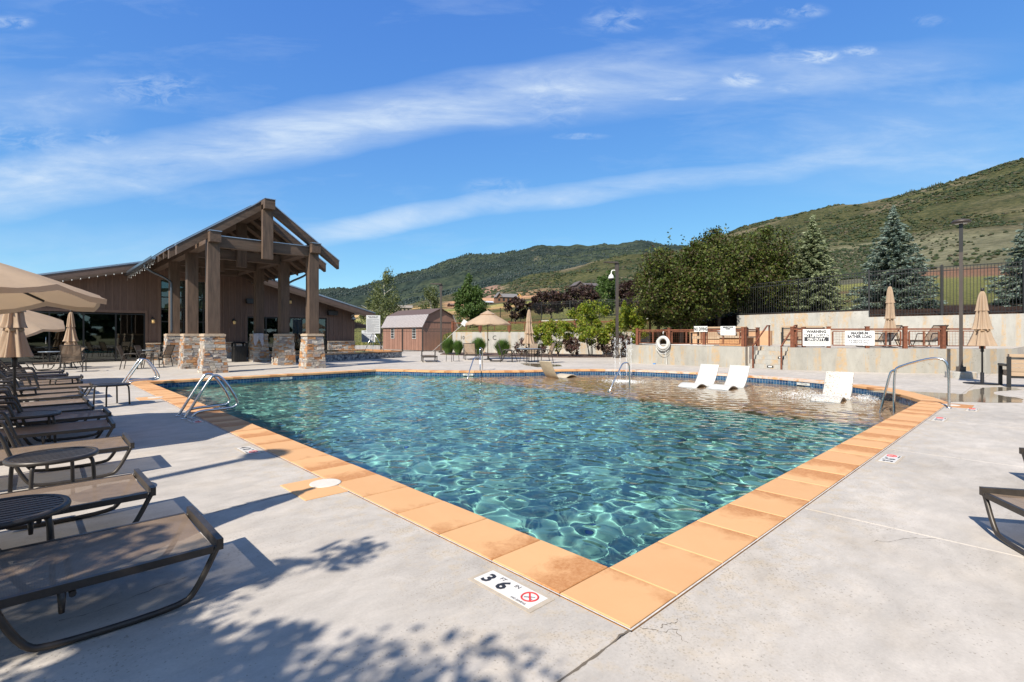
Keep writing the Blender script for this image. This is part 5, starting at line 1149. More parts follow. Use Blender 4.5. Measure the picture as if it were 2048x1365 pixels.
# skimmer lids in their orange squares
for k, (x0, y0, x1, y1, cx, cy, lb) in enumerate(((-.42,3.12,-.006,3.76,-.07,3.50,'round white pool skimmer cover in the coping nearest the camera'), (-.42,12.55,-.006,13.19,-.07,12.9,'round white pool skimmer cover far along the left coping'), (11.45,-.42,12.1,-.006,11.75,-.08,'round white pool skimmer cover beside the handrail foot at the right'))):
    for j in (0, 1):
        if x1-x0 < y1-y0: q = (x0, y0+(y1-y0)*j/2, x1, y0+(y1-y0)*(j+1)/2)
        else: q = (x0+(x1-x0)*j/2, y0, x0+(x1-x0)*(j+1)/2, y1)
        mb = cstone([(q[0]+.003,q[1]+.003),(q[2]-.003,q[1]+.003),(q[2]-.003,q[3]-.003),(q[0]+.003,q[3]-.003)], -.002, .0075, .004); part(coping, 'coping_stone', mb, M['coping'], world=True)
    t_ = thing('pool_skimmer', lb, 'lid', (cx, cy, .008), 0, 'skimmer lids'); mb = MB(); mb.lathe([(.150,0),(.150,.005),(.140,.0065)], n=30); mb.lathe([(.134,.0),(.134,.005),(0,.0055)], n=30, sm=False); part(t_, 'cover', mb, mat('ivory_plastic', (.62,.57,.49), .45, var=.05, scale=20))
    mb = MB(); mb.lathe([(.013,.0056),(0,.0066)], (.02,-.03,0), 10); mb.lathe([(.009,.0056),(0,.0066)], (-.06,.07,0), 8); part(t_, 'finger_hole', mb, M['ink'])
# depth markers set in the deck
def marker(x, y, rz, txt, label, sub=None, nod=True, L_=.47, Wd=.155):
    t_ = thing('depth_marker', label, 'depth marker', (x, y, .0), rz, 'depth markers on the deck')
    mb = MB(); mb.box((0,0,.0016),(L_+.06,Wd+.05,.0028)); part(t_, 'bed', mb, mat('tile_bed', (.40,.34,.27), .9, var=.15, scale=10)); mb = MB(); mb.box((0,0,.004),(L_,Wd,.003)); part(t_, 'tile', mb, mat('white_tile', (.64,.61,.57), .3, var=.04, scale=12))
    x_ = -L_/2+.06
    for ch, sb_ in txt:
        text(t_, ch, .135, (x_, -.012, .0060), (0,0,0), M['ink'], bold=.0045); 
        if sb_: text(t_, sb_, .042, (x_+.075, .042, .0060), (0,0,0), M['ink'])
        x_ += .125
    if nod:
        mb = MB(); mb.tube([(.155+.048*math.cos(a), .012+.048*math.sin(a), .0062) for a in np.linspace(0, 2*math.pi, 25)[:-1]], .0055, 4, closed=True); mb.bar((.121,.046,.0066),(.189,-.022,.0066), .010, .0012); part(t_, 'prohibition_ring', mb, M['red'])
        mb = MB(); mb.bar((.13,-.01,.0062),(.165,.02,.0062), .006, .001); mb.bar((.155,.012,.0062),(.18,.03,.0062), .004, .001); mb.bar((.15,.005,.0062),(.185,.0,.0062), .004, .001); part(t_, 'diver_mark', mb, M['ink'])
        text(t_, 'NO DIVING', .022, (.135, -.063, .0060), (0,0,0), M['ink'])
    return t_
marker(-.165, .72, -math.pi/2, (('3','FT'),('6','IN')), 'white depth tile reading 3 FT 6 IN, nearest the camera')
marker(-.165, 5.62, -math.pi/2, (('4','FT'),('0','IN')), 'white depth tile on the left deck half covered by a pole shadow')
marker(-.145, 8.62, -math.pi/2, (('4','FT'),('6','IN')), 'white depth tile at the foot of the nearer steel grab rails')
marker(5.28, -.165, 0, (('3','FT'),('6','IN')), 'nearer white depth tile on the deck right of the pool')
marker(9.34, -.165, 0, (('3','FT'),('0','IN')), 'white depth tile on the right deck, farther one before the handrail')
marker(11.25, -.45, 0, (('2','FT'),('0','IN')), 'white depth tile beside the foot of the right steel handrail')
# waterline depth marks on the tile band
for k, (tx, x, y, az, lb) in enumerate((('3 FT 6 IN', 4.6, 17.672, 0, 'white depth mark on the waterline tiles below the porch'), ('2 FT 0 IN', 10.45, 14.405, -.85, 'white depth mark on the waterline tiles beside the far handrail'), ('1 FT 3 IN', 16.28, 7.5, -math.pi/2, 'white depth mark on the waterline tiles behind the two white loungers'), ('1 FT 0 IN', 15.9, 3.95, -math.pi/2-.25, 'white depth mark on the waterline tiles right of the two white loungers'))):
    t_ = thing('waterline_mark', lb, 'depth marker', (x, y, -.125), az); mb = MB(); mb.b2((-.21,-.004,-.038),(.21,.004,.038)); part(t_, 'tile', mb, mat('aged_white_tile', (.5,.52,.5), .4), recv=True); text(t_, tx, .062, (0,-.0055,0), TR, M['ink'])
# ledge loungers
lp = [(0,.0),(.10,.07),(.25,.15),(.42,.185),(.60,.15),(.78,.07),(.95,.03),(1.12,.07),(1.27,.21),(1.42,.45),(1.56,.74)]
def ledge_lounger(m, spots=False):
    P_ = [tuple(v) for v in bez([(x, 0, z) for x, z in lp])]; mb = MB(); th = .045; n_ = len(P_); V = []; F = []; W2 = .33
    for i, (x, _, z) in enumerate(P_):
        a = Vector(P_[max(i-1, 0)]); b = Vector(P_[min(i+1, n_-1)]); t_ = (b-a).normalized(); nx, nz = -t_.z, t_.x
        for y in (-W2, -W2+.02, W2-.02, W2):
            e = 0 if abs(y) < W2 else .012
            V.append((x+nx*(th/2-e), y, z+nz*(th/2-e))); V.append((x-nx*(th/2-e), y, z-nz*(th/2-e)))
    for i in range(n_-1):
        o = i*8; q = o+8
        for k in (0, 2, 4): F.append((o+k, q+k, q+k+2, o+k+2)); F.append((o+k+1, o+k+3, q+k+3, q+k+1))
        F.append((o, o+1, q+1, q)); F.append((o+6, q+6, q+7, o+7))
    F += [(0,2,3,1),(2,4,5,3),(4,6,7,5)]; e = (n_-1)*8; F += [(e,e+1,e+3,e+2),(e+2,e+3,e+5,e+4),(e+4,e+5,e+7,e+6)]
    mb.add(V, F, True); return mb
dirt_ = mat('spotted_plastic', (.50,.475,.43), .45, scale=30, col2=(.20,.13,.08))
fm_ = [n for n in dirt_.node_tree.nodes if n.bl_idname == 'ShaderNodeMapRange'][0]; fm_.inputs[1].default_value = .565; fm_.inputs[2].default_value = .60
for k, (x, y, rz, m_, lb) in enumerate(((12.88,6.45,-.05,M['plastic'],'wavy white in-water lounger, left one of the pair on the ledge'), (13.0,5.50,-.05,M['plastic'],'wavy white in-water lounger, right one of the pair on the ledge'), (12.15,2.37,.02,dirt_,'wavy white in-water lounger speckled with dirt, alone near the right handrail'), (13.55,11.55,math.pi-.08,mat('shaded_plastic', (.44,.37,.27), .5, var=.1, scale=6),'in-water lounger turned away at the far left of the ledge, coloured tan for its shaded back'))):  # tan on the turned lounger stands in for shade on its back
    solo('ledge_lounger', lb, 'pool lounger', ledge_lounger(m_), m_, (x, y, -.28), rz, 'in-water loungers on the shallow ledge', recv=True)
# water jets
wm_ = bpy.data.materials.new('splash_water'); wm_.use_nodes = True; b = wm_.node_tree.nodes['Principled BSDF']; b.inputs['Base Color'].default_value = (.9,.93,.95,1); b.inputs['Roughness'].default_value = .15; b.inputs['Alpha'].default_value = .62
jets = []
for k, (px_, bpy_, tpy, lb) in enumerate(((1230,741,676,'leftmost thin water jet beside the lamp post'), (1240,742,678,'second thin water jet beside the lamp post'), (1253,741,680,'third thin water jet, left of the terrace wall'), (1262,743,677,'rightmost thin water jet next to the terrace wall'))):
    x, y = D(px_, 20.2); zt_ = 1.5+(668-tpy)/1016*20.2; r_ = np.random.default_rng(60+k); mb = MB()
    zs = np.linspace(-.2, zt_, 26); mb.tube([(x+r_.normal(0,.008), y+r_.normal(0,.008), z_) for z_ in zs], [max(.003, .008*r_.uniform(.4, 1.7)) for _ in zs], 5)
    for q in range(70):
        z_ = zt_-abs(r_.normal(0, .5)); s_ = r_.uniform(.004, .011); c_ = (x+r_.normal(0,.05+.05*(zt_-z_)), y+r_.normal(0,.05+.05*(zt_-z_)), max(z_, -.1)); mb.add([(c_[0]+s_,c_[1],c_[2]),(c_[0]-s_*.5,c_[1]+s_*.8,c_[2]),(c_[0]-s_*.5,c_[1]-s_*.8,c_[2]),(c_[0],c_[1],c_[2]+2.2*s_),(c_[0],c_[1],c_[2]-2*s_)], [(0,1,3),(1,2,3),(2,0,3),(1,0,4),(2,1,4),(0,2,4)])
    j_ = solo('water_jet', lb, 'water jet', mb, wm_, group='water jets by the ledge')
def foam(name, label, c, rx, ry, n_, zmax, seed):
    r_ = np.random.default_rng(seed); mb = MB()
    for q in range(n_):
        x = c[0]+r_.normal(0, rx); y = c[1]+r_.normal(0, ry); z_ = -.19+abs(r_.normal(0, zmax)); s_ = r_.uniform(.005, .017)
        mb.add([(x+s_,y,z_),(x-s_*.5,y+s_*.8,z_),(x-s_*.5,y-s_*.8,z_),(x,y,z_+s_*.8)], [(0,1,3),(1,2,3),(2,0,3),(0,2,1)])
    o = solo(name, label, 'splash', mb, wm_); o['kind'] = 'stuff'; return o
foam('splash_foam', 'white splash where the jets land on the ledge', (13.1, 8.9), .28, .35, 900, .012, 1)
foam('splash_foam', 'spray of droplets beside the speckled lounger', (12.9, 3.0), .45, .4, 600, .06, 2)
foam('splash_foam', 'small splash right of the speckled lounger', (13.6, 1.75), .3, .2, 350, .035, 3)
# ================================================================== LOUNGERS, TABLES, CHAIRS
def sling(x0, x1, z0, z1, w2, sag=.02, nx=14, ny=8, name=None, rot=None):
    mb = MB(); V = []; F = []
    for i in range(nx+1):
        f = i/nx
        for k in range(ny+1):
            g2 = k/ny; y = -w2+2*w2*g2; z = z0+(z1-z0)*f-sag*math.sin(math.pi*g2)*(1 if 0 < i < nx else .6); V.append((x0+(x1-x0)*f, y, z))
    for i in range(nx):
        for k in range(ny): a = i*(ny+1)+k; F.append((a, a+ny+1, a+ny+2, a+1))
    mb.add(V, F, True); return mb
def make_lounger(back, label, grp):
    t_ = thing('sun_lounger', label, 'lounger', (0,0,0), 0, grp); w2 = .36; H = .285
    xb = -1.22
    for y in (-w2, w2):
        mb = MB(); mb.bar((-.02,y,H),(xb if back else -1.98,y,H), .028, .040); part(t_, 'side_rail', mb, M['bronze'])
        mb = MB(); yy = y; mb.tube(bez([(.005,yy,H+.01),(-.10,yy,.08),(-.17,yy,.018),(-.72,yy,.018),(-.80,yy,.06),(-.90,yy,H),(-.985,yy,.565),(-1.02,yy,.585),(-1.36,yy,.575),(-1.42,yy,.54),(-1.50,yy,H-.02),(-1.60,yy,.02),(-1.62,yy,.0)]), .0175, 8); part(t_, 'leg', mb, M['bronze'])
    mb = MB(); mb.bar((.012,-w2-.02,H+.022),(.012,w2+.02,H+.022), .034, .062); part(t_, 'foot_bar', mb, M['bronze'])
    for xx in (-.62, -1.15): mb = MB(); mb.tube([(xx,-w2,H-.045),(xx,w2,H-.045)], .015, 7); part(t_, 'cross_bar', mb, M['bronze'])
    for y in (-w2, w2): mb = MB(); mb.cone((-.66,y,H-.02),(-.66,y,H-.12), .018, .012, 8); part(t_, 'rail_peg', mb, M['bronze'])
    part(t_, 'seat_sling', sling(-.02, xb if back else -1.20, H+.018, H+.016, w2-.012), M['mesh'])
    a = math.radians(back); L_ = .80; bx, bz = xb-math.cos(a)*L_, H+math.sin(a)*L_
    mb = MB()
    for y in (-w2+.03, w2-.03): mb.bar((xb,y,H),(bx,y,bz), .030, .034)
    mb.bar((bx,-w2+.01,bz),(bx,w2-.01,bz), .034, .04); part(t_, 'back_frame', mb, M['bronze'])
    o = sling(xb-.01, bx, H+.018, bz+.012, w2-.045); part(t_, 'back_sling', o, M['mesh'])
    if back:
        mb = MB()
        for y in (-w2+.05, w2-.05): mb.bar((xb-math.cos(a)*.45,y,H+math.sin(a)*.45),(xb-.42,y,H-.06), .018, .018)
        part(t_, 'back_brace', mb, M['bronze'])
    return t_
G1 = 'sling sun loungers in the row along the left of the pool'
flat = make_lounger(0, '', G1); raised = make_lounger(52, '', G1)
rowy = [(2.15,-1.44),(3.57,-1.55),(5.64,-1.42),(7.24,-1.42),(8.44,-1.36),(9.45,-1.48),(10.5,-1.48),(11.78,-1.47),(12.85,-1.42),(14.1,-1.15),(15.2,-1.28),(16.05,-1.3),(17.2,-1.15),(18.6,-1.4),(20.2,-1.45)]
lbs = ['nearest tan sling lounger at the bottom left under tree shade','tan sling lounger just behind the nearest one, in full sun','third tan sling lounger from the camera, long side rail in sun','fourth tan sling lounger from the camera, beside the wide canopy shadow','fifth tan sling lounger from the camera, shaded dark by the open parasol','sixth tan sling lounger of the left row, first beyond the shaded one','seventh tan sling lounger of the left row','eighth tan sling lounger, next to the small table standing out from the row','ninth tan sling lounger of the left row, behind the small standing table','tenth tan sling lounger of the left row, sticking out furthest to the pool','eleventh tan sling lounger of the left row, back raised','twelfth tan sling lounger of the left row, back raised','thirteenth tan sling lounger of the left row, back raised','second farthest tan sling lounger of the left row, back raised','farthest tan sling lounger of the left row, nearest the glass doors']
uf = ur = False; LG = []
for k, (y, x) in enumerate(rowy):
    isr = k >= 9 or k in (7,)
    src = raised if isr else flat
    if isr and not ur: o = raised; ur = True
    elif (not isr) and not uf: o = flat; uf = True
    else: o = copy_tree(src)
    o.location = (x, y, 0); o.rotation_euler = (0, 0, rng.normal(0, .012)); o['label'] = lbs[k]; LG.append(o)
def place_l(src, x, y, rz, label, group): o = copy_tree(src); o.location = (x, y, 0); o.rotation_euler = (0,0,rz); o['label'] = label; o['group'] = group; return o
place_l(flat, 3.21, -1.44, .557, 'dark framed lounger at the right edge, its foot bar towards the pool', 'loungers on the right deck')
LG[0].rotation_euler = (0,0,0)
place_l(flat, 5.30, -1.60, .557, 'farther lounger just cut by the right edge of the picture', 'loungers on the right deck')
FG = 'loungers on the far deck before the cream wall'
place_l(flat, 13.0, 20.75, 1.05+math.pi, 'flat tan lounger seen end on, left of the small table on the far deck', FG)
place_l(raised, 16.1, 21.1, 1.0+math.pi, 'tan lounger with raised back between the small table and the open umbrella', FG)
place_l(raised, 15.9, 19.5, 2.4, 'low lounger seen side on between the umbrella and the round dining table', FG)
place_l(raised, 23.4, 4.0, 2.55, 'lounger with raised back on the terrace behind the bather load sign', 'loungers on the terrace')
o_ = place_l(raised, 24.3, 2.7, 2.45, 'lounger with raised back on the terrace, nearer the right lamp post', 'loungers on the terrace')
for o in COL.objects:
    if o.get('group') == 'loungers on the terrace': o.location.z = TZ
# the sling loungers by the doors
place_l(raised, -2.2, 26.6, 0.25+math.pi, 'sling lounger with raised back beside the glass topped table near the doors', 'seats near the glass doors')
# round slatted side tables
def side_table(label, r=.31, h=.44, grp='round slatted side tables between the loungers'):
    t_ = thing('side_table', label, 'side table', (0,0,0), 0, grp); mb = MB()
    n_ = 11; 
    for k in range(n_):
        y = -r+.03+(2*r-.06)*k/(n_-1); hw = math.sqrt(max(0, (r-.02)**2-y*y))
        if hw > .03: mb.b2((-hw, y-.019, h-.014),(hw, y+.019, h))
    part(t_, 'slats', mb, M['bronze'])
    mb = MB(); mb.lathe([(r-.03,h-.02),(r,h-.03),(r+.006,h-.014),(r,h+.004),(r-.03,h+.005),(r-.03,h-.02)], n=36); part(t_, 'rim', mb, M['bronze'])
    for k in range(4):
        a = math.pi/4+k*math.pi/2; c_, s_ = math.cos(a), math.sin(a); mb = MB(); mb.tube(bez([(c_*(r-.12),s_*(r-.12),h-.02),(c_*(r-.03),s_*(r-.03),h-.03),(c_*(r-.01),s_*(r-.01),h-.10),(c_*(r-.0),s_*(r-.0),0)]), .016, 8); part(t_, 'leg', mb, M['bronze'])
    return t_
st_ = side_table('round slatted side table at the left edge between the two nearest loungers'); st_.location = (-2.33, 2.86, 0)
dup(st_, (-2.06, 4.55, 0), .3, 'round slatted side table between the second and third loungers')
dup(st_, (-2.2, 7.82, 0), .1, 'round slatted side table between the fourth and fifth loungers')
dup(st_, (-2.4, 12.3, 0), .5, 'round slatted side table among the middle loungers, half hidden')
dup(st_, (-1.6, 14.9, 0), .2, 'pale topped side table near the tenth lounger')
dup(st_, (-.95, 12.1, 0), .4, 'slatted side table standing alone between the loungers and the pool')
def sq_table(label):
    t_ = thing('side_table', label, 'side table', (0,0,0)); mb = MB(); h = .45
    for k in range(9): mb.b2((-.25, -.25+k*.0575, h-.016),(.25, -.25+k*.0575+.045, h))
    part(t_, 'slats', mb, M['bronze']); 
    for sx_ in (-1, 1):
        for sy_ in (-1, 1): mb = MB(); mb.tube([(sx_*.23,sy_*.23,h-.02),(sx_*.25,sy_*.25,0)], .015, 7); part(t_, 'leg', mb, M['bronze'])
    return t_
q_ = sq_table('small square slatted table on the far deck between the two loungers'); q_.location = (14.45, 20.75, 0)
# sling armchair
def make_chair(label, grp):
    t_ = thing('sling_chair', label, 'chair', (0,0,0), 0, grp); w2 = .27
    for y in (-w2-.03, w2+.03):
        mb = MB(); mb.tube(bez([(.28,y,0),(.26,y,.40),(.24,y,.62),(.18,y,.65),(-.16,y,.66),(-.22,y,.60),(-.26,y,.42),(-.34,y,0)]), .018, 8); part(t_, 'arm_frame', mb, M['bronze'])
    mb = MB()
    for y in (-w2, w2): mb.bar((.26,y,.42),(-.24,y,.38), .026, .034); mb.bar((-.24,y,.38),(-.46,y,.98), .026, .030)
    mb.bar((-.46,-w2,.98),(-.46,w2,.98), .03, .03); mb.bar((.26,-w2,.42),(.26,w2,.42), .03, .03); mb.bar((-.3,-w2,.55),(-.3,w2,.55), .018, .018); part(t_, 'seat_frame', mb, M['bronze'])
    part(t_, 'seat_sling', sling(.26,-.24,.435,.395,w2-.01,.025,6,6), M['mesh']); part(t_, 'back_sling', sling(-.245,-.46,.40,.985,w2-.01,.01,6,6), M['mesh']); return t_
GD = 'seats near the glass doors'
ch = make_chair('tan sling armchair with its back to the pool, in front of the glass doors', GD); ch.location = (-.95, 24.9, 0); ch.rotation_euler = (0,0,1.35)
ch.scale = (1.12, 1.12, 1.08)
dup(ch, (.95, 25.35, 0), -.35, 'sling chair facing right, left one of the three beside the rear left pier', 1.0)
dup(ch, (1.6, 25.6, 0), -.5, 'sling chair facing right, middle one of the three beside the rear left pier', 1.0)
dup(ch, (2.15, 26.4, 0), 2.4, 'sling chair facing left, tucked against the rear left stone pier', 1.0)
CT = 'chairs round the far dining table'
c2 = dup(ch, (16.95, 16.25, 0), 2.6, 'sling chair at the right side of the round dining table', 1.05); c2['group'] = CT
c2 = dup(ch, (17.6, 17.9, 0), 3.6, 'sling chair behind the round dining table', 1.0); c2['group'] = CT
c2 = dup(ch, (16.2, 18.3, 0), -.8, 'sling chair at the left side of the round dining table', 1.0); c2['group'] = CT
def dining_table(label, loc, r=.62, glass_=True):
    t_ = thing('dining_table', label, 'table', loc); mb = MB(); mb.lathe([(0,.70),(r-.02,.70),(r,.71),(r,.725),(0,.73)], n=32); part(t_, 'table_top', mb, mat('grey_table_top', (.16,.19,.23), .25, spec=.6)); mb = MB(); mb.tube([(r*.85*math.cos(a), r*.85*math.sin(a), .685) for a in np.linspace(0, 2*math.pi, 21)[:-1]], .016, 6, closed=True); part(t_, 'apron', mb, M['bronze'])
    for k in range(4):
        a = k*math.pi/2+.5; mb = MB(); mb.tube(bez([(r*.8*math.cos(a), r*.8*math.sin(a), .69), (r*.7*math.cos(a), r*.7*math.sin(a), .3), (r*.78*math.cos(a), r*.78*math.sin(a), 0)]), .018, 7); part(t_, 'leg', mb, M['bronze'])
    return t_
dining_table('round dining table under the closed umbrella on the far deck', (16.85, 17.3, 0), .66)
dining_table('small round glass topped table near the left glass doors', (-1.4, 28.6, 0), .55)
# second side table behind the chairs at the doors
dining_table('low round table behind the two right facing sling chairs', (1.9, 28.3, 0), .4)
# ------------------------------------------------------------------ umbrellas
def open_umbrella(label, loc, r, hr, hp, tilt=(0,0), rz=.3, nseg=8, grp='open beige umbrellas'):
    t_ = thing('patio_umbrella', label, 'umbrella', loc, rz, grp); V = []; F = []; nr = 7; sub = 6
    T = Euler((tilt[0], tilt[1], 0)).to_matrix()
    def P_(a, f, k):
        ap = math.pi/nseg; edge = math.cos(ap)/math.cos(((a+ap) % (2*ap))-ap); mid = abs(math.sin(a*nseg/2))
        rr_ = r*f*edge; z = hr+(hp-hr)*(1-f)**.92-.06*r*mid*f*f
        q = Vector((rr_*math.cos(a), rr_*math.sin(a), z-hr)); q = T@q; return (q.x, q.y, q.z+hr)
    na = nseg*sub
    for i in range(nr+1):
        for k in range(na): V.append(P_(2*math.pi*k/na, .12+.88*i/nr, k))
    for i in range(nr):
        for k in range(na): F.append((i*na+k, (i+1)*na+k, (i+1)*na+(k+1) % na, i*na+(k+1) % na))
    mb = MB(); mb.add(V, F, True)
    # valance
    o = len(V); V2 = [V[nr*na+k] for k in range(na)]; V3 = [(x*1.004+.02*math.sin(k*1.1)*x/r, y*1.004+.02*math.sin(k*1.1)*y/r, z-.065-.010*math.sin(k*2.3)) for k, (x, y, z) in enumerate(V2)]
    mb.add(V2+V3, [(k, na+k, na+(k+1) % na, (k+1) % na) for k in range(na)], True); part(t_, 'canopy', mb, M['canvas'])
    mb = MB(); Vv = []; 
    for f in (.0, .10, .22, .36):
        for k in range(na): x, y, z = P_(2*math.pi*k/na, max(f, .001), k); Vv.append((x, y, z+.055))
    mb.add(Vv, [(i*na+k, (i+1)*na+k, (i+1)*na+(k+1) % na, i*na+(k+1) % na) for i in range(3) for k in range(na)], True); part(t_, 'vent_flap', mb, M['canvas'])
    for k in range(nseg):
        a = 2*math.pi*k/nseg; p0 = Vector(P_(a, .03, 0)); p1 = Vector(P_(a, .98, 0)); mb = MB(); mb.bar(p0-Vector((0,0,.03)), p1-Vector((0,0,.02)), .022, .028); part(t_, 'rib', mb, M['black'])
        pm = p0.lerp(p1, .5)-Vector((0,0,.03)); hb = T@Vector((0,0,hr+.0-hr)); mb = MB(); mb.bar(pm, Vector((hb.x, hb.y, hr+.02)), .010, .014); part(t_, 'strut', mb, M['black'])
    tp_ = T@Vector((0,0,hp-hr)); mb = MB(); mb.tube([(0,0,.0),(0,0,hr-.1)], .022, 10); mb.tube([(0,0,hr-.1), (tp_.x, tp_.y, tp_.z+hr)], .019, 8); part(t_, 'pole', mb, M['bronze'])
    mb = MB(); mb.lathe([(.03,.0),(.03,.05),(.0,.09)], (tp_.x, tp_.y, tp_.z+hr+.01), 8); part(t_, 'finial', mb, M['bronze'])
    mb = MB(); mb.lathe([(.26,0),(.26,.03),(.08,.06),(.035,.08),(.035,.28),(0,.28)], n=20); part(t_, 'base', mb, M['black'])
    mb = MB(); mb.box((.04,0,1.15),(.07,.05,.10)); mb.tube([(.06,0,1.15),(.14,0,1.15),(.14,0,1.08)], .008, 6); part(t_, 'crank', mb, M['black']); return t_
open_umbrella('large open beige umbrella at the left edge over the loungers', (-3.27, 7.95, 0), 1.95, 2.05, 2.66, tilt=(-.035, .0), rz=.02)
open_umbrella('open beige umbrella behind the large one, tilted towards the sun', (-3.1, 18.4, 0), 1.75, 1.80, 2.42, tilt=(.20, -.05), rz=.0)
open_umbrella('open beige umbrella standing alone on the far deck before the grass clumps', (16.97, 20.75, 0), 1.36, 2.12, 2.80, rz=.2)
def closed_umbrella(label, loc, zb, zt, rb, seed, tiers=(.36, .70), lean=0, flare=1., grp='closed beige umbrellas', base=True, baser=.28):
    t_ = thing('closed_umbrella', label, 'umbrella', loc, seed*.7, grp); r_ = np.random.default_rng(seed); H = zt-zb; ph = r_.uniform(0, 6, 3)
    def wav(amp, n_): return lambda a, z: amp*math.sin(n_*a+ph[0]+z*1.3)+amp*.5*math.sin((2*n_-1)*a+ph[1])+amp*.3*math.sin(3*a+z*4+ph[2])
    q1, q2 = zt-H*tiers[0], zt-H*tiers[1]
    secs = [((.02,zt),(.05,zt-.04),(.085,zt-H*.12),(.12,q1+.02),(.135,q1)), ((.09,q1+.03),(.11,q1-.04),(rb*.62,q2+.10),(rb*.78,q2)), ((rb*.50,q2+.05),(rb*.55,q2-.06),(rb*.85*flare,zb+.12),(rb*flare,zb))]
    for sct in secs:
        P_ = [tuple(v)[0:1]+(tuple(v)[2],) for v in bez([(a, 0, b) for a, b in sct])]; mb = MB(); V = []; n_ = 64
        mb.lathe(P_, n=n_, wav=wav(.26, 8)); 
        part(t_, 'canopy', mb, M['canvas'])
    mb = MB(); mb.lathe([(rb*.60,q2+.0),(rb*.66,q2-.02),(rb*.66,q2-.05),(rb*.60,q2-.07)], n=20); part(t_, 'tie_strap', mb, mat('tan_strap', (.30,.20,.12), .8))
    mb = MB(); mb.tube([(0,0,0),(0,0,zt+.02)], .024, 10); mb.tube([(0,0,zb-.18),(0,0,zb+.02)], .042, 8); part(t_, 'pole', mb, M['black']); mb = MB(); mb.lathe([(.03,zt),(.04,zt+.03),(.035,zt+.09),(0,zt+.10)], n=10); part(t_, 'finial', mb, M['black'])
    if base: mb = MB(); mb.lathe([(baser,0),(baser,.02),(baser*.4,.035),(.045,.05),(.045,.34),(0,.34)], n=24); part(t_, 'base', mb, M['black'])
    return t_
def at(px, dep): return (*D(px, dep), 0)
closed_umbrella('closed beige umbrella at the left edge rising between the middle loungers', at(29, 9.2), 1.08, 2.25, .20, 1, tiers=(.3,.55))
closed_umbrella('closed beige umbrella in front of the glass doors, behind the sling armchair', at(142, 22.2), .62, 2.46, .30, 2, base=True)
closed_umbrella('closed beige umbrella through the round dining table on the far deck', (16.85, 17.3, 0), .98, 2.78, .27, 3, base=False)
o = closed_umbrella('closed beige umbrella on the terrace in front of the blue spruce', (*D(1780, 21.2), TZ), .62, 2.55, .22, 4)
o = closed_umbrella('closed beige umbrella with black base beside the bench at the right edge', (18.5, -.13, 0), 1.14, 2.78, .27, 5, baser=.44, flare=1.05)
closed_umbrella('closed umbrella rising from the nearest side table, left of the view', (-2.98, 2.72, 0), 1.1, 2.55, .26, 6)
# ------------------------------------------------------------------ slatted sofas
def sofa(label, loc, rz, L_=1.9, grp='tan slatted sofas', back=True):
    t_ = thing('slatted_sofa', label, 'sofa', loc, rz, grp); dp = .78
    for sx_ in (-1, 1):
        x = sx_*(L_/2-.04); mb = MB(); mb.b2((x-.04,-.04,0),(x+.04,.04,.86)); part(t_, 'leg', mb, M['black']); mb = MB(); mb.b2((x-.04,dp-.08,0),(x+.04,dp,.62)); part(t_, 'leg', mb, M['black']); mb = MB(); mb.b2((x-.05,.042,.58),(x+.05,dp,.64)); part(t_, 'arm', mb, M['black'])
    mb = MB(); mb.b2((-L_/2,-.05,.80),(L_/2,.04,.84)); mb.b2((-L_/2+.08,-.03,.26),(L_/2-.08,.03,.31)); part(t_, 'rail', mb, M['black'])
    for k in range(4): mb = MB(); mb.b2((-L_/2+.085,-.025,.325+k*.118),(L_/2-.085,.0,.325+k*.118+.108)); part(t_, 'slat', mb, M['tan'])
    mb = MB(); mb.b2((-L_/2+.09,.03,.30),(L_/2-.09,dp-.02,.46)); part(t_, 'seat_cushion', mb, mat('tan_cushion', (.39,.28,.185), .9, var=.05)); 
    mb = MB(); mb.b2((-L_/2+.05,-.0,.845),(L_/2-.05,.16,.93)); part(t_, 'back_cushion', mb, mat('tan_cushion_top', (.39,.28,.185), .9, var=.05)); return t_
sofa('tan slatted sofa at the right edge, its back to the pool', (17.98, -1.75, 0), -math.pi/2+.28, 2.2)
sofa('tan slatted sofa on the terrace above the steps, its back to the pool', (23.2, 6.15, TZ), -math.pi/2+.35, 1.7)
so1 = sofa('tan slatted sofa with dark patterned pillows on the terrace behind the left fence', (23.3, 9.9, TZ), math.pi/2, 2.6)
ptn = mat('patterned_fabric', (.03,.03,.04), .9, col2=(.6,.6,.6), scale=9)
for k, (dy, lb) in enumerate(((-.7,'dark patterned pillow at the left of the terrace sofa'), (.1,'dark patterned pillow in the middle of the terrace sofa'), (.8,'dark patterned pillow at the right of the terrace sofa'))):
    mb = MB(); mb.lathe([(0,-.07),(.17,-.05),(.22,0),(.17,.05),(0,.07)], n=4, sm=True); o = solo('pillow', lb, 'pillow', mb, ptn, (22.85, 9.9-dy, TZ+.62), .8, 'patterned pillows on the terrace sofa'); o.rotation_euler = (0.9, .4, .8)
fp = thing('fire_pit', 'square fire table with a pale stone rim on the terrace behind the left fence', 'fire table', (22.3, 8.75, TZ)); mb = MB(); mb.b2((-.5,-.6,.0),(.5,.6,.38)); part(fp, 'body', mb, M['stone']); mb = MB(); mb.b2((-.58,-.7,.382),(.58,.7,.45)); part(fp, 'top', mb, M['capstone'])
mb = MB(); mb.b2((24.8,8.1,TZ-.01),(25.05,12.4,TZ+.72)); solo('planter_wall', 'long tan low wall behind the terrace seats', 'low wall', mb, mat('terracotta_wall', (.50,.30,.17), .8, var=.12, scale=2))
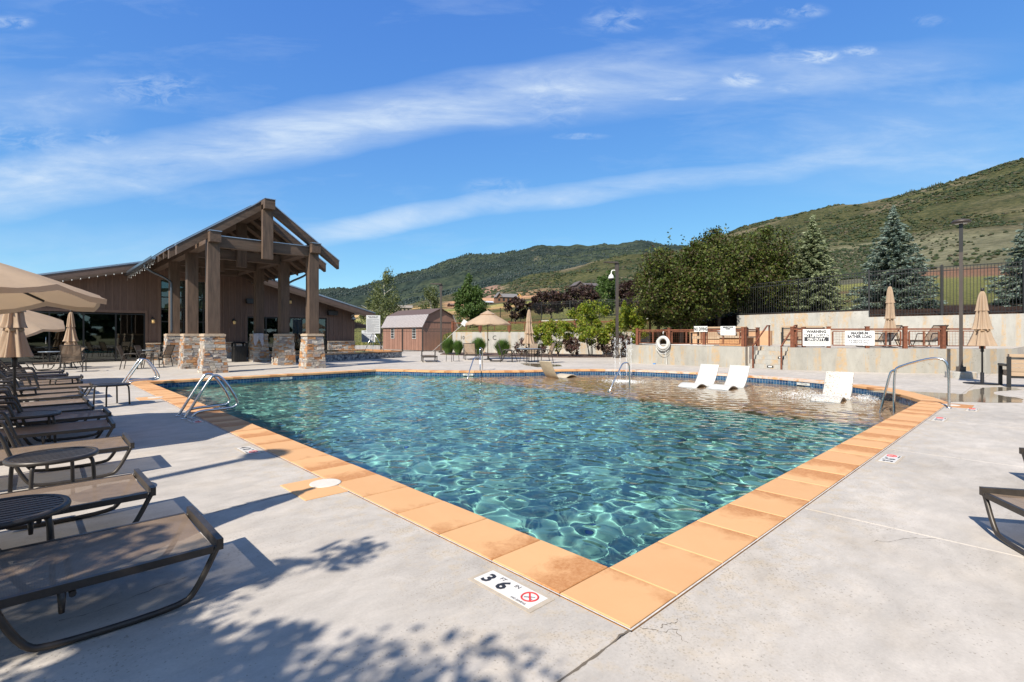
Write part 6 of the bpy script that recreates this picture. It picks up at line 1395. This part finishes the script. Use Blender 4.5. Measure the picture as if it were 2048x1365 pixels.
# ------------------------------------------------------------------ lamp posts
def lamp_post(label, loc, H, w_, kind, rz=0, ped=False, cam_=False, thick=0):
    t_ = thing('lamp_post', label, 'lamp post', loc, rz, 'brown square lamp posts'); mb = MB(); b0 = .22 if ped else 0
    if ped:
        q = MB(); q.lathe([(.42,-.05),(.42,.20),(.40,.22),(0,.22)], n=28, sm=False); part(t_, 'concrete_footing', q, M['cwall2'])
    mb.b2((-w_/2,-w_/2,b0+.2),(w_/2,w_/2,H)); part(t_, 'pole', mb, M['lamp']); mb = MB(); mb.b2((-w_*1.3,-w_*1.3,b0),(w_*1.3,w_*1.3,b0+.16)); mb.b2((-w_*.62,-w_*.62,b0+.16),(w_*.62,w_*.62,b0+.20)); part(t_, 'base_cover', mb, M['lamp'])
    if kind == 'disc':
        mb = MB(); mb.b2((-w_*.54,-w_*.54,H-1.0),(w_*.54,w_*.54,H-.02)); part(t_, 'upper_sleeve', mb, M['frame'])
        mb = MB(); mb.lathe([(0,.13),(.10,.12),(.22,.085),(.265,.04),(.26,.0),(.20,-.02),(0,-.03)], (0,0,H), 24); part(t_, 'lamp_head', mb, M['lamp']); mb = MB(); mb.lathe([(0,-.036),(.17,-.034),(.17,-.028)], (0,0,H), 20); part(t_, 'lens', mb, M['plastic'])
    else:
        mb = MB(); mb.ext([(.05,H-.04),(.05,H+.06),(-.80,H+.06),(-.84,H+.02),(-.45,H-.02)], -.16, .16); mb.b2((-.12,-.05,H-.5),(.12,.05,H-.02)); part(t_, 'lamp_head', mb, M['lamp'])
    if cam_:
        for nm, q in (('camera_arm', [(0,0,H-.5),(-.25,0,H-.45),(-.34,0,H-.52),(-.36,0,H-.72)]),): mb = MB(); mb.tube(bez(q), .035, 8); part(t_, nm, mb, M['white'])
        mb = MB(); mb.lathe([(.05,.0),(.09,-.06),(.13,-.1),(.18,-.24),(.19,-.3),(0,-.3)], (-.36,0,H-.68), 16); part(t_, 'camera_housing', mb, M['white']); mb = MB(); mb.lathe([(0,-.46),(.08,-.43),(.14,-.36),(.15,-.3),(0,-.29)], (-.36,0,H-.68), 16); part(t_, 'camera_dome', mb, M['black'])
    return t_
rz_ = math.atan2(RT.y, RT.x)
lamp_post('tall brown lamp post with a round head on a concrete footing at the right', (*D(1922, 17.3), 0), 5.28, .10, 'disc', rz_-math.atan(.884), ped=True)
lamp_post('brown lamp post with a white dome camera beside the water jets', (*D(1234, 31.5), 0), 5.9, .17, 'arm', rz_, cam_=True)
lamp_post('brown lamp post with a flat arm head in front of the shed', (*D(882, 40.5), 0), 5.45, .13, 'arm', rz_)
lamp_post('lamp post behind the left loungers whose shadow crosses the coping', (-6.95, 3.45, 0), 6.55, .12, 'disc', 0)
ub = MB(); ub.b2((24.3,16.2,0.0),(24.5,16.35,.45)); 
# ================================================================== PLANTS
# hedge and trees behind the photographer, seen only as reflections in the doors

def cards(C_, S_, flat_=0., up=0.): 
    n = len(C_); a = rng.normal(size=(n, 3)); a /= np.linalg.norm(a, axis=1)[:, None]; b = rng.normal(size=(n, 3)); 
    if flat_: a[:, 2] *= (1-flat_); a /= np.linalg.norm(a, axis=1)[:, None]
    b -= a*(a*b).sum(1)[:, None]; b /= np.linalg.norm(b, axis=1)[:, None]
    a = a*S_[:, None]; b = b*S_[:, None]*.55
    V = np.stack([C_-a, C_+b, C_+a, C_-b], 1).reshape(-1, 3); F = np.arange(4*n).reshape(-1, 4); return V, F
def leafmesh(name, V, F, m):
    me = bpy.data.meshes.new(name); fastmesh(me, V, F, False); me.materials.append(m); return me
def crown_pts(n, c, rad, nclump=40, spread=.30, shell=.55, seed=0, bottom=-1., shape=None):
    r_ = np.random.default_rng(seed); d_ = r_.normal(size=(nclump, 3)); d_ /= np.linalg.norm(d_, axis=1)[:, None]
    rr_ = (shell+(1-shell)*r_.random(nclump)**.6)[:, None]; cc_ = d_*rr_; cc_ = cc_[cc_[:, 2] > bottom]
    if shape is not None:
        s_ = shape((cc_[:, 2]+1)/2)[:, None]; cc_[:, :2] = cc_[:, :2]*s_
    k = r_.integers(len(cc_), size=n); sz = r_.uniform(.5, 1.25, len(cc_))[k][:, None]
    q = r_.normal(size=(n, 3)); q /= np.linalg.norm(q, axis=1)[:, None]; q *= (r_.random((n, 1))**.45); p = cc_[k]+q*spread*sz; p *= np.array(rad); return p+np.array(c)
def tree(name, label, cat, loc, h, rad, ncl, nleaf, ls, m, trunk_m, base=.2, grp=None, seed=0, shell=.5, spread=.32, trunk_r=.10, shape=None, extra=None, stems=1, zc=None, bottom=-1.):
    t_ = thing(name, label, cat, loc, 0, grp); r_ = np.random.default_rng(seed+500); zc = zc or (h+base*h)/2; rz2 = (h-base*h)/2
    P_ = crown_pts(nleaf, (0,0,zc), (rad, rad, rz2), ncl, spread, shell, seed, bottom, shape)
    V, F = cards(P_, ls*rng.uniform(.6, 1.3, len(P_))); vs, fs = [V], [F]
    if extra is not None:
        V2, F2 = cards(extra, ls*rng.uniform(.6, 1.2, len(extra))); vs.append(V2); fs.append(F2+len(V))
    part(t_, 'crown', leafmesh('crown', np.concatenate(vs), np.concatenate(fs), m), None)
    mb = MB()
    for s_ in range(stems):
        sx_, sy_ = (r_.normal(0, .12*rad, 2) if stems > 1 else (0, 0)); top_ = h*(.8 if stems == 1 else .6); bx_, by_ = r_.normal(0, .25*rad*(stems > 1), 2)
        n_ = 6; pts = [(sx_*.3+bx_*k/n_+r_.normal(0,.03), sy_*.3+by_*k/n_+r_.normal(0,.03), -.3 if k == 0 else top_*k/n_) for k in range(n_+1)]; mb.tube(pts, [trunk_r*(1-.8*k/n_)/(1 if stems == 1 else 1.6) for k in range(n_+1)], 7)
        for b in range(9 if stems == 1 else 4):
            z = h*r_.uniform(max(base*.8, .12), .72); a = r_.uniform(0, 6.28); l_ = rad*r_.uniform(.5, .85)*(1-.3*z/h); f = z/top_; f = min(f, .95); i_ = int(f*n_); p0 = Vector(pts[i_]).lerp(Vector(pts[i_+1]), f*n_-i_)
            mb.tube([p0, p0+Vector((math.cos(a)*l_*.5, math.sin(a)*l_*.5, l_*.35)), p0+Vector((math.cos(a)*l_, math.sin(a)*l_, l_*.6))], [trunk_r*.35, trunk_r*.22, trunk_r*.08], 5)
    part(t_, 'trunk', mb, trunk_m); return t_
lolive = leafmat('olive_leaves', [(.038,.060,.009), (.070,.100,.014), (.048,.070,.012), (.055,.030,.016), (.125,.15,.025), (.030,.040,.011), (.075,.045,.020)], .25)
lgreen = leafmat('fresh_leaves', [(.045,.085,.018), (.075,.125,.028), (.06,.10,.03), (.10,.15,.04)], .3)
lpale = leafmat('pale_green_leaves', [(.085,.105,.045), (.12,.14,.05), (.10,.12,.06), (.15,.16,.06)], .3)
lpurple = leafmat('purple_leaves', [(.022,.012,.014), (.040,.018,.018), (.030,.018,.016), (.055,.026,.020), (.05,.045,.02)], .15)
lpshrub = leafmat('plum_shrub_leaves', [(.075,.035,.038), (.11,.055,.05), (.06,.03,.035), (.14,.08,.06), (.09,.08,.04)], .25)
lyellow = leafmat('yellow_green_leaves', [(.12,.18,.014), (.19,.24,.020), (.085,.14,.016), (.28,.30,.03), (.22,.17,.03)], .35)
def ter_at(px, d_): x, y = D(px, d_); return (x, y, tz(px, d_)-.05)
def top_h(px, d_, tpy, base): return 1.5+(668-tpy)/1016*d_-base
# big crabapples
CG = 'dense crabapple trees behind the terrace'
for k, (px_, d_, tpy, wpx, nl, ncl, lb, bz, bt) in enumerate(((1362, 30.5, 490, 172, 22000, 120, 'dense olive crabapple with red tinged leaves, left one, trunk behind the NO DIVING sign', 1.2, .13), (1440, 32.5, 462, 150, 20000, 110, 'dense olive crabapple, middle one behind the end of the iron fence', 1.6, .10), (1513, 34.0, 458, 165, 21000, 120, 'dense olive crabapple, right one beside the green spruce behind the iron fence', 2.3, .04), (1318, 33.5, 560, 80, 9000, 50, 'low olive crabapple spreading left towards the lamp post', 1.3, .18))):
    l_ = ter_at(px_, d_); l_ = (l_[0], l_[1], bz); h_ = top_h(px_, d_, tpy, bz); tree('crabapple_tree', lb, 'tree', l_, h_, wpx/2/1016*d_, ncl, int(nl*1.35), .088, lolive, M['bark'], bt, CG, 20+k, .35, .30, .13)
r_ = np.random.default_rng(77); 
l_ = ter_at(1395, 37); hh_ = top_h(1395, 37, 446, l_[2]); ex = []
for q in range(10):
    a = r_.uniform(0, 6.28); b0 = np.array((r_.normal(0,.9), r_.normal(0,.9), hh_*.62)); tpq = b0+np.array((r_.normal(0,.5), r_.normal(0,.5), hh_*r_.uniform(.15, .38)))
    for s_ in range(26): f = s_/26; ex.append(b0+(tpq-b0)*f+r_.normal(0, .10, 3))
tree('thin_poplar', 'thin airy tree whose wispy top rises above the crabapples', 'tree', l_, hh_*.8, 1.6, 26, 1300, .11, leafmat('poplar_leaves', [(.05,.085,.035),(.08,.12,.05),(.10,.14,.08)], .3), M['bark'], .3, None, 31, .4, .3, .07, extra=np.array(ex))
# spruces
def spruce(label, loc, h, rad, m, seed, nw=30):
    t_ = thing('spruce_tree', label, 'tree', loc, 0, 'spruces behind the iron fence'); r_ = np.random.default_rng(seed); C_ = []; D_ = []; S_ = []; brm = MB()
    for w2 in range(nw):
        f = w2/(nw-1); z = h*(.05+.90*f); R = rad*(1-f)**.80*r_.uniform(.86, 1.12)+.10; nb = int(15-8*f)
        a0 = r_.uniform(0, 6.28)
        for b in range(nb):
            a = a0+2*math.pi*b/nb+r_.normal(0,.14); L_ = R*r_.uniform(.72, 1.18); dr = r_.uniform(.06, .22)-.3*f*.5; ca, sa = math.cos(a), math.sin(a)
            brm.tube([(0,0,z),(ca*L_*.6,sa*L_*.6,z-dr*L_*.6),(ca*L_*.92,sa*L_*.92,z-dr*L_*.55)], [.022,.014,.005], 4)
            ns = max(8, int(34*L_))
            for s_ in range(ns):
                g2 = (s_+r_.random())/ns; rr_ = L_*(.12+.88*g2); zz = z-dr*L_*math.sin(g2*2.1)+.02; sp = (.10+.20*(1-g2))*L_*.62
                side = r_.normal(0, .55)*sp; hang = -abs(r_.normal(0, .07)); C_.append((ca*rr_-sa*side, sa*rr_+ca*side, zz+hang+.05*r_.random())); D_.append((ca*.8-sa*np.sign(side)*.6, sa*.8+ca*np.sign(side)*.6, -.15+r_.normal(0,.2))); S_.append(r_.uniform(.05, .12))
    for s_ in range(90): z = h*(.92+.10*r_.random()); C_.append((r_.normal(0,.05), r_.normal(0,.05), z)); D_.append((r_.normal(0,.5), r_.normal(0,.5), 1)); S_.append(.07)
    C_ = np.array(C_); D_ = np.array(D_); D_ /= np.linalg.norm(D_, axis=1)[:, None]; S_ = np.array(S_); n = len(C_)
    vs, fs = [], []
    for rep in range(3):
        b = r_.normal(size=(n, 3)); b -= D_*(D_*b).sum(1)[:, None]; b /= np.linalg.norm(b, axis=1)[:, None]; c0 = C_+r_.normal(0, .035, (n, 3)); a = D_*S_[:, None]*1.1+r_.normal(0, .01, (n, 3)); b = b*S_[:, None]*.34
        V = np.stack([c0-a, c0+b, c0+a, c0-b], 1).reshape(-1, 3); vs.append(V); fs.append(np.arange(4*n).reshape(-1, 4)+rep*4*n)
    part(t_, 'needles', leafmesh('needles', np.concatenate(vs), np.concatenate(fs), m), None); brm.cone((0,0,-.3), (0,0,h*.97), .13, .01, 8); part(t_, 'trunk', brm, M['bark']); return t_
blue = leafmat('blue_needles', [(.065,.10,.085), (.14,.19,.165), (.09,.135,.115), (.24,.29,.25), (.15,.17,.08)], .12); grn = leafmat('green_needles', [(.09,.12,.055), (.18,.215,.10), (.30,.33,.21), (.12,.15,.07)], .12)
l_ = ter_at(1625, 32.5); spruce('broad green spruce with pale tips, left of the blue spruce', l_, top_h(1625, 32.5, 436, l_[2]), 1.95, grn, 1)
l_ = ter_at(1787, 30.5); spruce('tall blue spruce behind the closed umbrella on the terrace', l_, top_h(1787, 30.5, 417, l_[2]), 2.25, blue, 2)
l_ = ter_at(2075, 28); spruce('blue spruce cut by the right edge of the picture', l_, top_h(2075, 28, 405, l_[2]), 2.0, blue, 3)
# deciduous trees in the background
def bg(name, label, px_, d_, tpy, wpx, ncl, nl, ls, m, tm, base, seed, grp=None, **k):
    l_ = ter_at(px_, d_); return tree(name, label, 'tree', l_, top_h(px_, d_, tpy, l_[2]), wpx/2/1016*d_, ncl, nl, ls, m, tm, base, grp, seed, **k)
cone_ = lambda f: np.clip(1.25-f*.95, .15, 1.)
bg('aspen_tree', 'tall thin pale aspen behind the end of the clubhouse roof', 768, 62, 538, 82, 46, 5200, .13, lpale, M['birch'], .05, 40, shape=cone_, shell=.3, trunk_r=.12)
bg('aspen_tree', 'small pale aspen left of the shed roof', 742, 66, 590, 60, 30, 2600, .13, lpale, M['birch'], .05, 46, shell=.3)
bg('aspen_tree', 'pale green aspen behind the lamp post by the shed', 862, 66, 562, 62, 34, 3600, .13, lpale, M['birch'], .05, 41, shape=cone_, shell=.3)
bg('leafy_tree', 'dark green pointed tree behind the open umbrella on the far deck', 940, 56, 556, 68, 60, 9000, .13, lgreen, M['bark'], .04, 42, shape=cone_, shell=.35)
PT = 'purple leaved trees behind the cream wall'
bg('plum_tree', 'round purple plum tree, leftmost and smallest', 1031, 52, 598, 54, 30, 3200, .12, lpurple, M['bark'], .22, 43, PT, shell=.4)
bg('plum_tree', 'dark purple plum tree behind the closed umbrella', 1102, 53, 580, 74, 44, 5200, .13, lpurple, M['bark'], .16, 44, PT, shell=.4)
bg('plum_tree', 'broad dark purple plum tree in the middle of the fence', 1166, 54, 569, 66, 50, 6500, .13, lpurple, M['bark'], .18, 45, PT, shell=.4)
bg('plum_tree', 'dark purple plum tree between the lamp post and the crabapple', 1262, 52, 562, 66, 44, 5600, .13, lpurple, M['bark'], .14, 47, PT, shell=.4)
bg('leafy_tree', 'mid green tree behind the lamp post with the dome camera', 1216, 58, 548, 56, 44, 4800, .14, lgreen, M['bark'], .08, 48, shell=.4)
bg('leafy_tree', 'small bright green tree between the lamp post and the crabapple', 1250, 44, 598, 22, 18, 1500, .10, lyellow, M['bark'], .05, 49, shape=cone_, shell=.3)
bg('round_shrub', 'lone round dark bush on the far hillside above the lamp post', 1275, 230, 536, 17, 12, 900, .28, leafmat('dark_bush', [(.02,.035,.012),(.04,.06,.02)], .1), M['bark'], .0, 50)
# shrubs before the cream wall
SG = 'yellow green shrubs before the cream wall'
def sh_(px_, d_): x, y = D(px_, d_); return (x, y, 0.02)
for k, (px_, d_, tpy, wpx, nl, lb) in enumerate(((1077, 34.5, 652, 38, 1500, 'smallest yellow green shrub, right behind the closed umbrella'), (1116, 33.0, 634, 62, 3000, 'yellow green shrub right of the dining table'), (1180, 33.0, 612, 84, 5200, 'tallest yellow green shrub, in the middle of the bed'), (1256, 33.8, 618, 66, 3600, 'yellow green shrub directly behind the lamp post with the camera'))):
    l_ = sh_(px_, d_); tree('leafy_shrub', lb, 'shrub', l_, top_h(px_, d_, tpy, 0), wpx/2/1016*d_*1.12, 38, int(nl*1.35), .075, lyellow, M['bark'], .16, SG, 60+k, .45, .30, .05, stems=5)
for k, (px_, d_, tpy, wpx, nl, lb) in enumerate(((1050, 34.0, 678, 40, 1000, 'sparse plum coloured shrub left of the dining table'), (1078, 33.2, 690, 32, 800, 'small plum coloured shrub under the smallest yellow shrub'), (1144, 32.6, 672, 40, 1700, 'plum coloured shrub between the two tallest yellow shrubs'), (1212, 32.6, 668, 38, 1700, 'plum coloured shrub left of the camera lamp post'), (1243, 32.9, 670, 40, 1500, 'plum coloured shrub behind the water jets'))):
    l_ = sh_(px_, d_); tree('plum_shrub', lb, 'shrub', l_, top_h(px_, d_, tpy, 0), wpx/2/1016*d_, 26, nl, .065, lpshrub, M['bark'], .10, 'plum coloured shrubs before the cream wall', 70+k, .4, .32, .03, stems=4)
mbd = MB(); bp_ = [D(880,36.5), D(930,34.9), D(1000,33.6), D(1060,32.8), D(1110,32.0), D(1180,31.9), D(1262,32.6), D(1266,33.6), (25.5,15.6), D(1262,35.2), D(1180,36.5), D(1080,37.9), D(960,39.6), D(890,40.5)]
mbd.prism([tuple(p) for p in bp_], .001, .035); props(part(None, 'mulch_bed', mbd, M['mulch']), kind='structure')
# grass clumps
grs = leafmat('grass_blades', [(.05,.115,.020), (.08,.16,.028), (.06,.13,.03), (.12,.20,.04), (.15,.17,.06)], .3)
def clump(label, px_, d_, tpy, wpx, seed):
    l_ = sh_(px_, d_); h = top_h(px_, d_, tpy, 0); R = wpx/2/1016*d_*1.2; h *= 1.12; r_ = np.random.default_rng(seed); n = 2200; V = []; F = []
    for k in range(n):
        a = r_.uniform(0, 6.28); b = (r_.random()**.5)*.30*R; lean = r_.uniform(0, 1)**.8; out_ = R*lean*1.0; hh = h*(1.0-.35*lean**2)*r_.uniform(.75, 1.08); ca, sa = math.cos(a), math.sin(a); w2 = .009
        P_ = [(b*ca, b*sa, 0), (b*ca+out_*.35*ca, b*sa+out_*.35*sa, hh*.6), ((b+out_*.85)*ca, (b+out_*.85)*sa, hh)]; px2, py2 = -sa*w2, ca*w2; o = len(V)
        V += [(P_[0][0]-px2,P_[0][1]-py2,0),(P_[0][0]+px2,P_[0][1]+py2,0),(P_[1][0]+px2,P_[1][1]+py2,P_[1][2]),(P_[1][0]-px2,P_[1][1]-py2,P_[1][2]),(P_[2][0],P_[2][1],P_[2][2])]; F += [(o,o+1,o+2,o+3),(o+3,o+2,o+4)]
    mb = MB(); mb.add(V, F); return solo('grass_clump', label, 'ornamental grass', mb, grs, l_, 0, 'ornamental grass clumps')
clump('green ornamental grass clump, leftmost, beside the iron fence', 897, 36.2, 680, 30, 1); clump('shorter grass clump second from the left', 916, 35.5, 684, 24, 2); clump('grass clump behind the lounger with raised back', 957, 35.3, 679, 34, 3); clump('broad grass clump right of the open umbrella pole', 1005, 33.6, 682, 36, 4)
# tree beside the photographer: throws the leafy shade on the nearest lounger and deck
shade_leaf = leafmat('shade_tree_leaves', [(.05,.09,.02), (.08,.12,.03), (.06,.10,.03)], .3)
tree('shade_tree', 'leafy tree left of the camera whose dappled shadow covers the near deck', 'tree', (-6.9, -.6, 0), 4.7, 3.1, 135, 21000, .052, shade_leaf, M['bark'], .32, None, 90, .30, .15, .12)
tree('shade_tree', 'smaller leafy tree left of the camera shading the nearest lounger', 'tree', (-6.0, .80, 0), 4.2, 1.5, 60, 6500, .052, shade_leaf, M['bark'], .40, None, 91, .25, .18, .07)
# conifers along the crest of the near hill
r_ = np.random.default_rng(15); V = []; F = []; cm = MB()
for k in range(90):
    p_ = r_.uniform(1735, 1885); d_ = float(ip(DB, p_))*r_.uniform(.97, 1.0); x, y = D(p_, d_); z_ = tz(p_, d_); h = r_.uniform(4, 7); cm.lathe([(h*.24,0),(h*.12,h*.5),(0,h)], (x,y,z_-.5), 5)
o = part(None, 'crest_conifers', cm, leafmat('conifer', [(.015,.025,.015),(.03,.045,.025)], 0)); o['kind'] = 'stuff'
# far conifers and trees on the mountain: low poly mass
n = 16000; bp = rng.uniform(640, 1500, n); bd = rng.uniform(1900, 4600, n); X_, Y_, Z_, PY_ = terr(bp, bd); k = fbm(X_/500, Y_/500, 4, 31)+.06 > 0
bushmass('mountain_forest', np.stack([X_, Y_, Z_+2], 1)[k], rng.uniform(3, 6.5, n)[k], leafmat('far_conifer', [(.014,.024,.022),(.020,.034,.029),(.030,.045,.034)], 0), 1.5)
# ------------------------------------------------------------------ distant houses and machines
def house(label, px_, d_, wpx, hpx, wallc, roofc, seed):
    l_ = ter_at(px_, d_); w2 = wpx/1016*d_; h = hpx/1016*d_; t_ = thing('distant_house', label, 'house', l_, rz_+.2); dp = w2*.6; m1 = mat('far_wall', wallc, .8, var=.1); m2 = mat('far_roof', roofc, .7)
    mb = MB(); mb.b2((-w2/2,0,-2),(w2*.5,dp,h*.5)); mb.add([(-w2/2,0,h*.5),(-w2*.2,0,h*.5),(-w2*.35,0,h*.95)], [(0,1,2)]); part(t_, 'wall', mb, m1)
    mb = MB(); mb.ext([(-w2*.54,h*.48),(-w2*.35,h*1.0),(-w2*.16,h*.48),(-w2*.20,h*.46),(-w2*.35,h*.9),(-w2*.50,h*.46)], -.6, dp); part(t_, 'gable_roof', mb, m2); 
    mb = MB(); mb.add([(-w2*.35,-.5,h*.5),(w2*.56,-.5,h*.46),(w2*.56,dp*.5,h*.88),(-w2*.35,dp*.5,h*.88),(-w2*.35,dp,h*.5),(w2*.56,dp,h*.46)], [(0,1,2,3),(3,2,5,4)]); part(t_, 'main_roof', mb, m2)
    for k in range(4): q = MB(); x = -w2*.4+k*w2*.22; q.b2((x,-.12,h*.12),(x+w2*.09,-.02,h*.36)); part(t_, 'window', q, M['frame'])
    return t_
house('small brown house with a grey roof on the far field', 1013, 255, 42, 20, (.16,.08,.045), (.16,.15,.15), 1)
house('long low dark house on the slope behind the purple trees', 1180, 300, 60, 18, (.07,.05,.045), (.10,.085,.08), 2)
house('little red brown hut far left of the green pointed tree', 905, 270, 20, 8, (.20,.09,.05), (.14,.09,.07), 3)
house('low pale roofed house behind the pale aspen by the shed', 806, 240, 34, 14, (.22,.18,.13), (.24,.21,.18), 4)
house('long low shed right of the dark green tree', 975, 250, 22, 8, (.25,.13,.09), (.40,.42,.46), 5)
def digger(label, px_, d_, sz, flip=1):
    l_ = ter_at(px_, d_); t_ = thing('excavator', label, 'excavator', (l_[0], l_[1], l_[2]+.3), rz_, 'yellow excavators on the building site'); s = sz/1016*d_/6; ym = mat('yellow_machine', (.62,.34,.03), .6)
    mb = MB()
    for y in (-1.1*s, .7*s): mb.ext([(-1.8*s,.1*s),(-1.5*s,-.1*s),(1.5*s,-.1*s),(1.8*s,.1*s),(1.8*s,.6*s),(1.5*s,.8*s),(-1.5*s,.8*s),(-1.8*s,.6*s)], y, y+.4*s)
    part(t_, 'tracks', mb, M['black']); mb = MB(); mb.b2((-1.7*s,-1.1*s,.85*s),(1.2*s,1.1*s,1.9*s)); part(t_, 'body', mb, ym); mb = MB(); mb.b2((.2*s,-1.1*s,1.9*s),(1.3*s,0,3*s)); part(t_, 'cab', mb, M['frame'])
    mb = MB(); mb.bar((1.0*s,.5*s,1.6*s),(2.8*s,.5*s,3.4*s), .35*s, .45*s); mb.bar((2.8*s,.5*s,3.4*s),(3.9*s,.5*s,1.3*s), .25*s, .35*s); part(t_, 'boom', mb, ym); mb = MB(); mb.ext([(3.6*s,1.4*s),(4.2*s,1.3*s),(4.3*s,.6*s),(3.6*s,.7*s)], .2*s, .8*s); part(t_, 'bucket', mb, ym); return t_
digger('yellow excavator on the orange dirt above the brown house, left one', 1008, 330, 14); digger('yellow excavator on the orange dirt slope, right one', 1034, 330, 12)
for root in (h3, h2, h1): recv_tree(root)

n = 26; hp_ = []; hs_ = []
for k in range(420):
    a = r_.uniform(-1, 1); hp_.append((-34+62*r_.random(), -16-3*r_.random(), r_.uniform(.5, 5.5))); hs_.append(r_.uniform(.6, 1.3))
for k in range(200): hp_.append((-30-2*r_.random(), -16+30*r_.random(), r_.uniform(.5, 4.))); hs_.append(r_.uniform(.6, 1.2))
bushmass('hedge', hp_, np.array(hs_), leafmat('hedge_leaves', [(.02,.04,.012),(.04,.07,.02)], .1), 1.)
